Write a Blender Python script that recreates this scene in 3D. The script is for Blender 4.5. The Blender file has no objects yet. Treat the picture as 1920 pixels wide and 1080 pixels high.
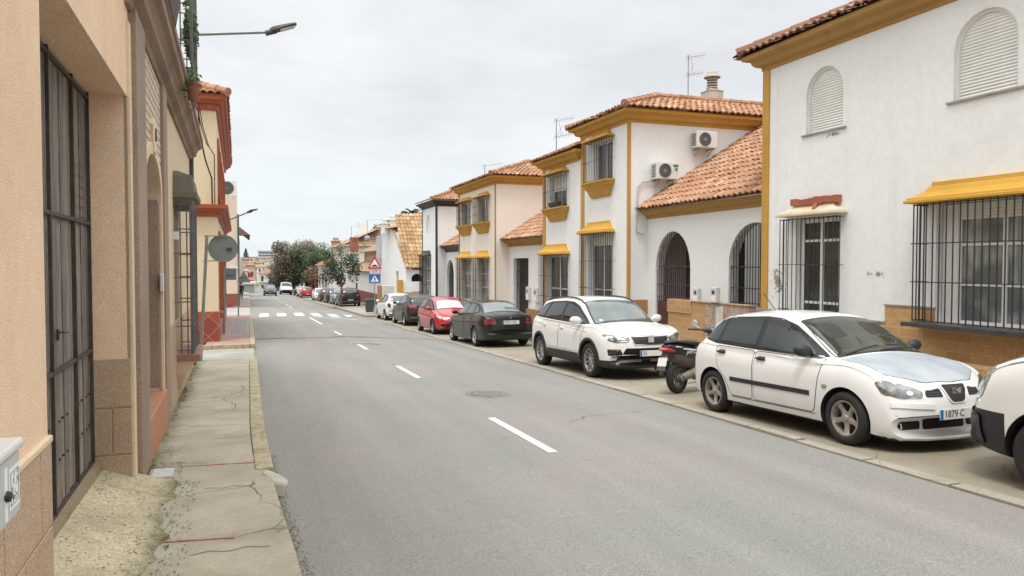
import bpy, bmesh, math, random
from mathutils import Vector, Matrix
from mathutils.bvhtree import BVHTree
random.seed(7)
sc=bpy.context.scene; COL=sc.collection; rad=math.radians
# ---------------------------------------------------------------- camera geometry of the place (metres)
FPX=1400.; TH=math.atan(496/1400.); PH=math.atan(45/1400.); CH=1.82; SL=.0241
_c,_s,_cp,_sp=math.cos(TH),math.sin(TH),math.cos(PH),math.sin(PH)
VR=(_c,-_s,0.); VF=(_s*_cp,_c*_cp,-_sp); VU=(_s*_sp,_c*_sp,_cp)
CAMB=[(-50,0),(3,0),(6,.02),(13,.11),(22,.19),(30,.24),(40,.25),(9000,.25)]
def lerp(t,x):
    if x<=t[0][0]: return t[0][1]
    for (a,b),(c,d) in zip(t,t[1:]):
        if x<=c: return b+(d-b)*(x-a)/(c-a)
    return t[-1][1]
LONG=[(-300,7.23),(0,0),(90,-2.17),(150,-3.3),(230,-5.2),(260,-5.4),(330,-2.5),(420,1.5),(600,7),(900,9),(3000,9)]
def gz(X,Y): return lerp(LONG,Y)-lerp(CAMB,Y)*min(1,max(0,(X-3)/3.3))
def ray(px,py):
    u=(px-960)/FPX; v=(540-py)/FPX
    return [VF[i]+u*VR[i]+v*VU[i] for i in range(3)]
def G(px,py,dz=0):
    d=ray(px,py); t=10
    for k in range(80): t=t*.5+.5*(CH-dz-gz(d[0]*t,d[1]*t))/(-d[2])
    return (d[0]*t,d[1]*t)
def onX(px,py,X):
    d=ray(px,py); t=X/d[0]; return (d[1]*t,CH+d[2]*t)
def onY(px,py,Y):
    d=ray(px,py); t=Y/d[1]; return (d[0]*t,CH+d[2]*t)
LX0=-.78; LK=-.0175
def onL(px,py,off=0.):
    d=ray(px,py); t=(LX0+off)/(d[0]-LK*d[1]); return (d[1]*t,CH+d[2]*t)
# ---------------------------------------------------------------- tags
def tag(o,label=None,cat=None,group=None,kind=None):
    if label: o['label']=label
    if cat: o['category']=cat
    if group: o['group']=group
    if kind: o['kind']=kind
    return o
def thing(name,label,cat,loc=(0,0,0),rz=0.,group=None):
    o=bpy.data.objects.new(name,None); COL.objects.link(o); o.empty_display_size=.2
    o.location=loc; o.rotation_euler=(0,0,rz); return tag(o,label,cat,group)
def adopt(o,p,world):
    o.parent=p
    if world:
        m=Matrix.LocRotScale(p.location,p.rotation_euler,p.scale)
        if p.parent is not None: m=Matrix.Identity(4)
        o.matrix_parent_inverse=m.inverted()
# ---------------------------------------------------------------- mesh builder
class MB:
    def __init__(s): s.v=[];s.f=[];s.m=[];s.t=[]
    def add(s,vs,fs,m=0,t=None):
        b=len(s.v); s.v+= [tuple(v) for v in vs]
        for f in fs: s.f.append([b+i for i in f]); s.m.append(m); s.t.append(random.random() if t is None else t)
        return s
    def quad(s,a,b,c,d,m=0,t=None): return s.add([a,b,c,d],[(0,1,2,3)],m,t)
    def box(s,x0,x1,y0,y1,z0,z1,m=0,t=None):
        if t is None: t=random.random()
        v=[(x,y,z) for z in (z0,z1) for y in (y0,y1) for x in (x0,x1)]
        return s.add(v,[(0,2,3,1),(4,5,7,6),(0,1,5,4),(2,6,7,3),(0,4,6,2),(1,3,7,5)],m,t)
    def obox(s,c,hx,hy,hz,R=None,m=0):
        R=R or Matrix.Identity(3); c=Vector(c)
        v=[c+R@Vector((x*hx,y*hy,z*hz)) for z in (-1,1) for y in (-1,1) for x in (-1,1)]
        return s.add(v,[(0,2,3,1),(4,5,7,6),(0,1,5,4),(2,6,7,3),(0,4,6,2),(1,3,7,5)],m)
    def tube(s,pts,r,n=6,m=0,r1=None,cap=True):
        pts=[Vector(p) for p in pts]; k=len(pts); rings=[]
        for i,p in enumerate(pts):
            d=(pts[min(i+1,k-1)]-pts[max(i-1,0)]).normalized()
            a=d.orthogonal().normalized() if i==0 else (pa-d*pa.dot(d)).normalized()
            pa=a; b=d.cross(a); rr=r if r1 is None else r+(r1-r)*i/(k-1)
            rings.append([p+(a*math.cos(2*math.pi*j/n)+b*math.sin(2*math.pi*j/n))*rr for j in range(n)])
        fs=[(i*n+j,i*n+(j+1)%n,(i+1)*n+(j+1)%n,(i+1)*n+j) for i in range(k-1) for j in range(n)]
        if cap: fs+=[tuple(range(n))[::-1],tuple((k-1)*n+j for j in range(n))]
        return s.add([v for r_ in rings for v in r_],fs,m)
    def prism(s,poly,axis,a,b,m=0):
        # poly in the two other axes (x: (y,z); y: (x,z); z: (x,y))
        def P(u,v,w): return {'x':(w,u,v),'y':(u,w,v),'z':(u,v,w)}[axis]
        n=len(poly); vs=[P(u,v,a) for u,v in poly]+[P(u,v,b) for u,v in poly]
        return s.add(vs,[tuple(range(n))[::-1],tuple(range(n,2*n))]+[(i,(i+1)%n,n+(i+1)%n,n+i) for i in range(n)],m)
    def lathe(s,prof,c,axis='z',n=24,m=0,close=False):
        c=Vector(c); vs=[]
        for r,h in prof:
            for j in range(n):
                a=2*math.pi*j/n; u,v=r*math.cos(a),r*math.sin(a)
                vs.append(c+Vector({'z':(u,v,h),'y':(u,h,v),'x':(h,u,v)}[axis]))
        k=len(prof); rr=range(k) if close else range(k-1)
        return s.add(vs,[(i*n+j,i*n+(j+1)%n,((i+1)%k)*n+(j+1)%n,((i+1)%k)*n+j) for i in rr for j in range(n)],m)
    def rings(s,rs,m=0,cap=True):
        # rs: list of closed loops with equal counts
        n=len(rs[0]); vs=[v for r in rs for v in r]
        fs=[(i*n+j,i*n+(j+1)%n,(i+1)*n+(j+1)%n,(i+1)*n+j) for i in range(len(rs)-1) for j in range(n)]
        if cap: fs+=[tuple(range(n))[::-1],tuple((len(rs)-1)*n+j for j in range(n))]
        return s.add(vs,fs,m)
    def rectloft(s,prof,x0,x1,y0,y1,m=0):
        # prof: (z, outset) rectangles
        return s.rings([[(x0-o,y0-o,z),(x1+o,y0-o,z),(x1+o,y1+o,z),(x0-o,y1+o,z)] for z,o in prof],m)
    def mesh(s,name):
        me=bpy.data.meshes.new(name); me.from_pydata(s.v,[],s.f)
        me.polygons.foreach_set('material_index',s.m)
        a=me.attributes.new('tone','FLOAT','FACE'); a.data.foreach_set('value',s.t); me.update(); return me
    def build(s,name,mats,parent=None,world=True,smooth=None,bevel=0.,fix=True):
        me=s.mesh(name)
        if fix:
            bm=bmesh.new(); bm.from_mesh(me); bmesh.ops.recalc_face_normals(bm,faces=bm.faces); bm.to_mesh(me); bm.free()
        o=bpy.data.objects.new(name,me); COL.objects.link(o)
        for mt in (mats if isinstance(mats,(list,tuple)) else [mats]): me.materials.append(mt)
        if smooth is not None:
            me.shade_smooth(); me.set_sharp_from_angle(angle=rad(smooth))
        if bevel:
            b=o.modifiers.new('b','BEVEL'); b.width=bevel; b.segments=2; b.limit_method='ANGLE'; b.angle_limit=rad(40)
        if parent is not None: adopt(o,parent,world)
        return o
def cut(o,cutters):
    """boolean-subtract the closed meshes in `cutters` (MB) from object o, baked"""
    c=cutters.build('c',list(o.data.materials) or [None])
    md=o.modifiers.new('x','BOOLEAN'); md.operation='DIFFERENCE'; md.solver='EXACT'; md.object=c; md.use_self=True
    bpy.context.view_layer.update(); c.matrix_world=o.matrix_world.copy(); bpy.context.view_layer.update()
    dg=bpy.context.evaluated_depsgraph_get()
    me=bpy.data.meshes.new_from_object(o.evaluated_get(dg)); o.modifiers.remove(md)
    o.data=me; bpy.data.objects.remove(c); return o
def arch(a,b,z0,z1,n=14,rz=None):
    """arch outline in (u,z): rect with elliptical/round head; rz = rise of the head"""
    r=(b-a)/2; rz=r if rz is None else rz; c=(a+b)/2
    return [(a,z0),(b,z0)]+[(c+r*math.cos(math.pi*i/n),z1-rz+rz*math.sin(math.pi*i/n)) for i in range(n+1)]
def text(s,size,loc,rot,mat,parent,name='lettering',ext=.001,align='CENTER',world=True,shear=0.,sx=1.):
    cu=bpy.data.curves.new(name,'FONT'); cu.body=s; cu.size=size; cu.extrude=ext; cu.align_x=align; cu.align_y='CENTER'; cu.shear=shear
    t=bpy.data.objects.new('t',cu); COL.objects.link(t); bpy.context.view_layer.update()
    me=bpy.data.meshes.new_from_object(t.evaluated_get(bpy.context.evaluated_depsgraph_get())); bpy.data.objects.remove(t)
    me.transform(Matrix.LocRotScale(Vector(loc),rot if not isinstance(rot,tuple) else __import__('mathutils').Euler(rot),Vector((sx,1,1))))
    me.materials.clear(); me.materials.append(mat)
    o=bpy.data.objects.new(name,me); COL.objects.link(o)
    if parent is not None: adopt(o,parent,world)
    return o
# ---------------------------------------------------------------- materials
def new(name):
    m=bpy.data.materials.new(name); m.use_nodes=True; nt=m.node_tree; b=nt.nodes['Principled BSDF']; return m,nt,b
def nd(nt,t,ins=None,**kw):
    n=nt.nodes.new('ShaderNode'+t)
    for k,v in kw.items(): setattr(n,k,v)
    for k,v in (ins or {}).items():
        if hasattr(v,'is_linked') or isinstance(v,bpy.types.NodeSocket): nt.links.new(v,n.inputs[k])
        else: n.inputs[k].default_value=v
    return n
def c4(c): return (c[0],c[1],c[2],1)
def s2l(r,g,b):
    f=lambda v:(v/255/12.92) if v/255<=.04045 else ((v/255+.055)/1.055)**2.4
    return (f(r),f(g),f(b))
def coords(nt,scale=(1,1,1)):
    g=nd(nt,'TexCoord'); mp=nd(nt,'Mapping',{'Vector':g.outputs['Object'],'Scale':scale}); return mp.outputs[0]
def noise(nt,vec,scale,detail=4,rough=.55,dist=0.):
    return nd(nt,'TexNoise',{'Vector':vec,'Scale':scale,'Detail':detail,'Roughness':rough,'Distortion':dist}).outputs['Fac']
def ramp(nt,fac,a,b,c0=(0,0,0),c1=(1,1,1)):
    r=nd(nt,'ValToRGB',{'Fac':fac}); e=r.color_ramp.elements; e[0].position=a; e[1].position=b; e[0].color=c4(c0); e[1].color=c4(c1); return r.outputs[0]
def mix(nt,fac,a,b,mode='MIX'):
    n=nd(nt,'Mix',data_type='RGBA',blend_type=mode)
    for k,v in ((0,fac),(6,a),(7,b)):
        if isinstance(v,bpy.types.NodeSocket): nt.links.new(v,n.inputs[k])
        else: n.inputs[k].default_value=v if k==0 else c4(v)
    return n.outputs[2]
def bump(nt,b,h,strength=.3,dist=.01):
    n=nd(nt,'Bump',{'Height':h,'Strength':strength,'Distance':dist}); nt.links.new(n.outputs[0],b.inputs['Normal'])
def math_(nt,op,a,b=0.):
    n=nd(nt,'Math',operation=op)
    for k,v in ((0,a),(1,b)):
        if isinstance(v,bpy.types.NodeSocket): nt.links.new(v,n.inputs[k])
        else: n.inputs[k].default_value=v
    return n.outputs[0]
def plain(name,col,rough=.6,metal=0.,var=.12,scale=6,coat=0.,bmp=0.,bs=80,spec=.5):
    m,nt,b=new(name); v=coords(nt); n=noise(nt,v,scale,5)
    lo=tuple(x*(1-var) for x in col); hi=tuple(min(1,x*(1+var)) for x in col)
    nt.links.new(ramp(nt,n,.3,.7,lo,hi),b.inputs['Base Color'])
    b.inputs['Roughness'].default_value=rough; b.inputs['Metallic'].default_value=metal
    b.inputs['Coat Weight'].default_value=coat; b.inputs['Coat Roughness'].default_value=.04; b.inputs['Specular IOR Level'].default_value=spec
    if bmp: bump(nt,b,noise(nt,v,bs,3),bmp,.01)
    return m
def plaster(name,col,stain=(.55,.5,.42),amt=.35,bmp=.25,bs=70,streak=True,speck=0.):
    m,nt,b=new(name); v=coords(nt)
    big=ramp(nt,noise(nt,v,.7,6,.6),.48,.78)
    c=mix(nt,math_(nt,'MULTIPLY',big,amt),col,tuple(a*s for a,s in zip(col,stain)))
    if streak:
        vs=coords(nt,(2.6,2.6,.16)); st=ramp(nt,noise(nt,vs,1.6,6,.65),.55,.8)
        c=mix(nt,math_(nt,'MULTIPLY',st,amt*.8),c,tuple(a*s*.9 for a,s in zip(col,stain)))
    sp=ramp(nt,noise(nt,v,9,5,.7),.3,.75,(.93,.93,.93),(1.04,1.04,1.04)); c=mix(nt,1.,c,sp,'MULTIPLY')
    if speck:
        k=ramp(nt,noise(nt,v,140,2,.8),.35,.65,(1-speck,)*3,(1+speck,)*3); c=mix(nt,1.,c,k,'MULTIPLY')
    nt.links.new(c,b.inputs['Base Color']); b.inputs['Roughness'].default_value=.88; b.inputs['Specular IOR Level'].default_value=.25
    bump(nt,b,noise(nt,v,bs,4,.7),bmp,.008); return m
def tilemat(name,c0,c1,c2,moss=.2):
    m,nt,b=new(name); at=nd(nt,'Attribute',attribute_name='tone'); v=coords(nt)
    c=ramp(nt,at.outputs['Fac'],0,.6,c0,c1); c=mix(nt,ramp(nt,at.outputs['Fac'],.86,.99),c,c2)
    c=mix(nt,ramp(nt,noise(nt,coords(nt,(1,1,1)),.8,4,.6),.42,.62),c,mix(nt,1.,c,(.80,.72,.66),'MULTIPLY'))
    mo=ramp(nt,noise(nt,v,1.3,6,.7),.55,.75); c=mix(nt,math_(nt,'MULTIPLY',mo,moss),c,(.12,.10,.07))
    c=mix(nt,1.,c,ramp(nt,noise(nt,v,22,4,.7),.3,.75,(.8,.8,.8),(1.12,1.12,1.12)),'MULTIPLY')
    nt.links.new(c,b.inputs['Base Color']); b.inputs['Roughness'].default_value=.85; bump(nt,b,noise(nt,v,60,3),.2,.01); return m
def bricks(name,c1,c2,mortar,w,h,axis='x',ms=.012,bmp=.5,noisy=.35):
    """brick/tile pattern on a vertical wall; axis = wall normal axis"""
    m,nt,b=new(name); g=nd(nt,'TexCoord'); sx=nd(nt,'SeparateXYZ',{'Vector':g.outputs['Object']})
    cx=nd(nt,'CombineXYZ',{'X':sx.outputs['Y' if axis=='x' else 'X'],'Y':sx.outputs['Z'],'Z':0.})
    br=nd(nt,'TexBrick',{'Vector':cx.outputs[0],'Color1':c4(c1),'Color2':c4(c2),'Mortar':c4(mortar),'Scale':1.,'Mortar Size':ms,'Brick Width':w,'Row Height':h,'Bias':0.,'Mortar Smooth':.1})
    n=noise(nt,g.outputs['Object'],26,6,.7)
    c=mix(nt,1.,br.outputs['Color'],ramp(nt,n,.3,.72,(1-noisy,)*3,(1+noisy*.6,)*3),'MULTIPLY')
    nt.links.new(c,b.inputs['Base Color']); b.inputs['Roughness'].default_value=.7
    h_=math_(nt,'ADD',math_(nt,'MULTIPLY',br.outputs['Fac'],-1.),math_(nt,'MULTIPLY',n,.4)); bump(nt,b,h_,bmp,.01); return m
def glassm(name,col=(.02,.025,.025),rough=.06):
    m,nt,b=new(name); v=coords(nt); n=noise(nt,v,1.2,3)
    nt.links.new(ramp(nt,n,.3,.7,tuple(x*.6 for x in col),tuple(x*1.5 for x in col)),b.inputs['Base Color'])
    b.inputs['Roughness'].default_value=rough; b.inputs['Specular IOR Level'].default_value=.8; return m
WHITE=plaster('white_render',(.81,.825,.82),(.72,.69,.62),.24)
CREAMW=plaster('cream_render',(.80,.745,.66),(.75,.68,.58),.30)
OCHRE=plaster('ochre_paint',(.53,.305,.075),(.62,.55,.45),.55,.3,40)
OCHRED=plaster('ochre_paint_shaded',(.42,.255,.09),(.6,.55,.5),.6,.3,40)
BRIGHTO=plaster('yellow_hood_paint',(.58,.335,.06),(.66,.55,.4),.55,.3,40)
TILE=tilemat('clay_tile',(.36,.19,.105),(.50,.285,.165),(.58,.40,.28),.55)
TILEG=tilemat('golden_tile',(.38,.235,.115),(.52,.35,.18),(.60,.47,.31),.35)
TILEP=tilemat('pale_clay_tile',(.30,.20,.135),(.44,.31,.215),(.52,.41,.30),.4)
TILED=tilemat('old_tile',(.20,.10,.06),(.34,.18,.11),(.36,.26,.18),.5)
TILEBAND=bricks('brown_tile_band',(.46,.262,.108),(.54,.325,.145),(.56,.41,.25),.45,.15,'x',.006,.35,.3)
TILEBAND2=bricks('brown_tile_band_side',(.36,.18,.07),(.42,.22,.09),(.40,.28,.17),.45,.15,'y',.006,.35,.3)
STONE=bricks('ledge_stone',(.45,.28,.18),(.62,.50,.40),(.30,.25,.2),.28,.055,'x',.006,.8,.5)
REDBASE=plain('red_brown_base',(.22,.075,.045),.6,var=.2,bmp=.2)
IRON=plain('dark_iron',(.022,.022,.022),.5,var=.3,scale=12)
IRONG=plain('grey_iron',(.10,.10,.10),.5,var=.2)
PVC=plain('white_pvc',(.72,.72,.71),.35,var=.04)
SHUT=plain('shutter_slats',(.76,.76,.72),.5,var=.06,scale=3)
def curtain(name,a,b_,c_):
    m,nt,b=new(name); v=coords(nt,(7,7,.35)); n=noise(nt,v,2.2,4,.6,.4); v2=coords(nt); k=ramp(nt,noise(nt,v2,1.1,2),.44,.56)
    c=mix(nt,k,ramp(nt,n,.35,.65,a,b_),c_); nt.links.new(c,b.inputs['Base Color']); b.inputs['Roughness'].default_value=.25; b.inputs['Coat Weight'].default_value=.6; b.inputs['Coat Roughness'].default_value=.03; return m
PANE=curtain('window_glass',(.018,.024,.022),(.075,.088,.078),(.022,.027,.026)); PANEC=curtain('curtained_glass',(.15,.17,.165),(.42,.44,.42),(.10,.12,.12))
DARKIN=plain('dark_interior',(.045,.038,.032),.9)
CONC=plain('worn_concrete',(.33,.30,.26),.9,var=.25,scale=3,bmp=.4)
MAROON=plain('maroon_gate',(.085,.03,.03),.5,var=.2)
GREYM=plain('grey_metal',(.30,.31,.32),.45,.6,var=.1); DGREY=plain('dark_grey',(.06,.065,.07),.6)
PLAST=plain('light_plastic',(.62,.62,.60),.5,var=.05); BLACKP=plain('black_plastic',(.018,.018,.02),.45,var=.2)
LET=plain('black_lettering',(.015,.015,.015),.5); WHT=plain('sign_white',(.82,.82,.82),.5,var=.02); REDS=plain('sign_red',(.55,.02,.03),.45,var=.05); BLUES=plain('sign_blue',(.02,.13,.42),.45,var=.05)
# ================================================================ GROUND
def sheet(name,xs,ys,off,mat,xf=None,smooth=False,thick=0.,kind='structure'):
    """sheet over the sloping street; xs may be functions of Y"""
    mb=MB(); X=lambda x,y:(x(y) if callable(x) else x); n=len(xs)
    vs=[(X(x,y),y,gz(X(x,y),y)+off) for y in ys for x in xs]
    fs=[(j*n+i,j*n+i+1,(j+1)*n+i+1,(j+1)*n+i) for j in range(len(ys)-1) for i in range(n-1)]
    mb.add(vs,fs)
    if thick:
        k=len(vs); nn=len(ys)
        vs2=[(a,b,c-thick) for a,b,c in vs]; mb.v+=vs2
        per=[(i,i+1) for i in range(n-1)]+[(j*n+n-1,(j+1)*n+n-1) for j in range(nn-1)]+[((nn-1)*n+i+1,(nn-1)*n+i) for i in range(n-1)]+[((j+1)*n,j*n) for j in range(nn-1)]
        for a,b in per: mb.f.append([a,b,b+k,a+k]); mb.m.append(0); mb.t.append(.5)
    o=mb.build(name,mat,smooth=50 if smooth else None)
    if kind: tag(o,kind=kind)
    return o
def fr(a,b,st):
    n=max(1,round((b-a)/st)); return [a+(b-a)*i/n for i in range(n+1)]
# materials
def asphalt():
    m,nt,b=new('asphalt'); v=coords(nt)
    big=ramp(nt,noise(nt,v,.35,5,.6),.40,.64); c=mix(nt,big,(.210,.214,.198),(.242,.218,.208))
    vs=coords(nt,(1.2,.10,1)); tr=ramp(nt,noise(nt,vs,1.4,4,.55),.35,.7,(.90,.90,.90),(1.08,1.08,1.08)); c=mix(nt,1.,c,tr,'MULTIPLY')
    f1=ramp(nt,noise(nt,v,75,3,.85),.30,.70,(.55,.55,.55),(1.5,1.5,1.48)); c=mix(nt,1.,c,f1,'MULTIPLY')
    vo=nd(nt,'TexVoronoi',{'Vector':v,'Scale':55.}); sp=ramp(nt,vo.outputs['Distance'],.05,.14,(1,1,1),(0,0,0)); sel=ramp(nt,noise(nt,v,31,2),.62,.66)
    c=mix(nt,math_(nt,'MULTIPLY',math_(nt,'MULTIPLY',sp,sel),.5),c,(.42,.40,.36))
    st=ramp(nt,noise(nt,v,.9,6,.75,1.),.60,.74); c=mix(nt,math_(nt,'MULTIPLY',st,.32),c,(.10,.095,.08))
    sp2=ramp(nt,noise(nt,v,4.5,4,.6),.69,.76); c=mix(nt,math_(nt,'MULTIPLY',sp2,.35),c,(.07,.065,.06))
    dv=nd(nt,'TexNoise',{'Vector':v,'Scale':1.1,'Detail':6.}); w=nd(nt,'MixRGB',{'Fac':.35,'Color1':v,'Color2':dv.outputs['Color']})
    vo2=nd(nt,'TexVoronoi',{'Vector':w.outputs[0],'Scale':.42},feature='DISTANCE_TO_EDGE'); cr=ramp(nt,vo2.outputs['Distance'],.0008,.0035,(1,1,1),(0,0,0)); cr=math_(nt,'MULTIPLY',cr,ramp(nt,noise(nt,v,.33,2),.50,.60)); c=mix(nt,math_(nt,'MULTIPLY',cr,.75),c,(.06,.056,.05))
    nt.links.new(c,b.inputs['Base Color']); b.inputs['Roughness'].default_value=.85; bump(nt,b,noise(nt,v,90,3,.8),.5,.006); return m
def concrete(name,base,moss=0.,crack=.8,pink=0.,fine=.18,dirt=.5,wallside=None):
    m,nt,b=new(name); v=coords(nt)
    c=mix(nt,ramp(nt,noise(nt,v,.9,6,.65),.38,.68),base,tuple(x*(1-dirt*.55) for x in base))
    if pink: c=mix(nt,math_(nt,'MULTIPLY',ramp(nt,noise(nt,v,.5,4),.4,.7),pink),c,(.36,.22,.18))
    c=mix(nt,1.,c,ramp(nt,noise(nt,v,48,4,.8),.3,.72,(1-fine,)*3,(1+fine,)*3),'MULTIPLY')
    dv=nd(nt,'TexNoise',{'Vector':v,'Scale':1.8,'Detail':5.}); w=nd(nt,'MixRGB',{'Fac':.28,'Color1':v,'Color2':dv.outputs['Color']})
    vo=nd(nt,'TexVoronoi',{'Vector':w.outputs[0],'Scale':1.25},feature='DISTANCE_TO_EDGE'); cr=ramp(nt,vo.outputs['Distance'],.002,.011,(1,1,1),(0,0,0))
    cr=math_(nt,'MULTIPLY',cr,math_(nt,'MULTIPLY',ramp(nt,noise(nt,v,.6,2),.46,.56),crack)); c=mix(nt,cr,c,(.05,.045,.035))
    if moss:
        mo=ramp(nt,noise(nt,v,1.5,7,.75),.50-.1*moss,.66); c=mix(nt,math_(nt,'MULTIPLY',mo,min(1,moss*1.2)),c,(.20,.185,.075))
        dk=ramp(nt,noise(nt,v,5,6,.8),.55,.7); c=mix(nt,math_(nt,'MULTIPLY',dk,moss*.5),c,(.06,.06,.03))
    pt=ramp(nt,noise(nt,v,.55,3,.5),.47,.50); c=mix(nt,math_(nt,'MULTIPLY',pt,.22),c,tuple(x*.62 for x in base))
    if wallside:
        s_=nd(nt,'SeparateXYZ',{'Vector':v}); d=math_(nt,'ADD',math_(nt,'ADD',s_.outputs['X'],math_(nt,'MULTIPLY',s_.outputs['Y'],.0175)),.78+wallside[0])
        d=math_(nt,'ABSOLUTE',d); e=math_(nt,'ADD',math_(nt,'MULTIPLY',d,wallside[1]),math_(nt,'MULTIPLY',noise(nt,v,5,7,.8),1.1)); k=ramp(nt,e,.60,.92,(1,1,1),(0,0,0)); c=mix(nt,math_(nt,'MULTIPLY',k,.8),c,mix(nt,noise(nt,v,13,5),(.05,.055,.022),(.15,.15,.06)))
    nt.links.new(c,b.inputs['Base Color']); b.inputs['Roughness'].default_value=.9
    bump(nt,b,math_(nt,'SUBTRACT',noise(nt,v,40,5,.75),cr),.5,.01); return m
ASPH=asphalt()
PAVE=concrete('pavement_concrete',(.46,.415,.33),.30,.95,0,.22,.5,(0.,1.7))
DIRT=concrete('mossy_concrete',(.58,.50,.34),.38,.5,0,.5,.6,(-.34,2.4))
PARK=concrete('parking_concrete',(.33,.30,.232),.32,.7,.25,.20)
PAVER=concrete('far_pavement',(.36,.335,.30),0,.3,.3)
SIDE=concrete('side_street_concrete',(.40,.385,.35),0,.6)
KERB=concrete('kerb_stone',(.36,.32,.26),.15,.5)
def yellowkerb():
    m,nt,b=new('worn_yellow_paint'); v=coords(nt)
    k=ramp(nt,noise(nt,v,17,7,.85),.49,.64); g=mix(nt,ramp(nt,noise(nt,v,5,5),.4,.7),(.36,.32,.24),(.2,.18,.13))
    c=mix(nt,k,g,(.60,.49,.22)); nt.links.new(c,b.inputs['Base Color']); b.inputs['Roughness'].default_value=.85; bump(nt,b,noise(nt,v,30,5,.8),.6,.01); return m
YEL=yellowkerb()
def markpaint():
    m,nt,b=new('road_marking'); v=coords(nt); k=ramp(nt,noise(nt,v,24,6,.85),.33,.5)
    nt.links.new(ramp(nt,noise(nt,v,30,6,.9),.34,.40),b.inputs['Alpha'])
    nt.links.new(mix(nt,k,(.30,.29,.27),(.68,.67,.63)),b.inputs['Base Color']); b.inputs['Roughness'].default_value=.75; return m
MARK=markpaint()
GRASSG=plain('far_ground',(.19,.17,.11),.95,var=.35,scale=.05)
# base terrain
xs=[-900,-300,-120,-60,-30,-15,-6,0,3,6.3,12,25,50,100,200,400,900,2500]; ys=[-60,-20]+fr(0,90,6)[0:]+[110,130,150,190,230,260,295,330,375,420,510,600,750,900,1400,3000]
sheet('ground',xs,ys,-.07,GRASSG)
gut=lambda y: lerp([(-20,5.66),(4.2,5.73),(5.8,5.77),(9.3,5.91),(14.6,6.08),(29,6.42),(45,6.5),(400,6.5)],y)
kl=lambda y: lerp([(-20,.33),(4.4,.30),(5.3,.26),(6.9,.19),(9,.15),(22,.17),(100,.15),(400,.15)],y)
YR=fr(-14,60,1.)+fr(66,232,8)
sheet('road',[lambda y:kl(y)-.02,1.5,3,lambda y:4.6,lambda y:gut(y)],YR,0,ASPH)
sheet('side_street',[-16,-8,-3,-1,lambda y:kl(y)-.025],[17.62,18.6,20,21.4],.05,SIDE)
# kerb return / lip of the side street
sheet('parking_strip',[lambda y:gut(y)+.15,7.2,8.2,8.85],fr(-14,44,1.),.004,PARK)
sheet('parking_strip',[lambda y:gut(y)+.1,7.2,8.2,9.95],fr(61.5,150,3.),.004,PARK)
# gutter stones: one run of stones each ~1 m
mb=MB(); y=-4.
while y<44:
    L=.95+random.uniform(-.05,.1); e=.016
    x0=gut(y+.01); x1=gut(y+L); w=.16; h=.022+random.uniform(0,.012); j=random.uniform(-.012,.012)
    p=[(x0+j,y+e,gz(x0,y)),(x0+w+j,y+e,gz(x0,y)),(x1+w+j,y+L-e,gz(x1,y+L)),(x1+j,y+L-e,gz(x1,y+L))]
    mb.add([(a,b,c-.05) for a,b,c in p]+[(a,b,c+h) for a,b,c in p],[(4,5,6,7),(0,1,5,4),(1,2,6,5),(2,3,7,6),(3,0,4,7)]); y+=L
tag(mb.build('gutter',concrete('gutter_stone',(.39,.355,.29),.12,.4,0,.25),bevel=.006),kind='structure')
# right kerb + pavement
def pavement(name,xs,ys,h,mat,th=.2): return sheet(name,xs,ys,h,mat,thick=th)
def kerbrun(name,fx,y0,y1,w,h,mat,step=1.):
    mb=MB(); y=y0
    while y<y1-.05:
        L=min(step,y1-y); e=.005; xa,xb=fx(y),fx(y+L); j=random.uniform(-.004,.004)
        p=[(xa,y+e,gz(xa,y)),(xa+w,y+e,gz(xa,y)),(xb+w,y+L-e,gz(xb,y+L)),(xb,y+L-e,gz(xb,y+L))]
        mb.add([(a,b,c-.1) for a,b,c in p]+[(a,b,c+h+j) for a,b,c in p],[(4,5,6,7),(0,1,5,4),(1,2,6,5),(2,3,7,6),(3,0,4,7)]); y+=L
    return tag(mb.build(name,mat,bevel=.012),kind='structure')
pavement('pavement',[8.98,10.2,12.5],fr(-14,44,2.),.13,PAVER)
kerbrun('kerb',lambda y:8.84,-14,44,.14,.14,KERB)
pavement('pavement',[6.62,8.5,10.2,14],fr(44.13,61.3,3.),.12,PAVER)
kerbrun('kerb',lambda y:6.5,44.0,61.4,.12,.13,KERB,1.5)
mb=MB(); 
tag(MB().box(6.5,9,43.88,44.0,gz(7.5,44)-.1,gz(7.5,44)+.13).build('kerb',KERB),kind='structure')
pavement('pavement',[10.05,10.6,16],fr(61.5,230,6.),.12,PAVER)
kerbrun('kerb',lambda y:9.93,61.5,150,.12,.13,KERB,3)
# left pavement
WX=lambda y:LX0+LK*y
ko=lambda y:kl(y)-.14
pavement('pavement',[lambda y:WX(y)+.08 if 3.7<y<6.9 else WX(y)-.02,lambda y:-.3,lambda y:kl(y)-.145 if y>7.0 else kl(y)-.02],fr(-6,3.7,1.)+fr(3.71,6.89,.5)+fr(6.9,17.6,.8),.145,PAVE,.3)
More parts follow.
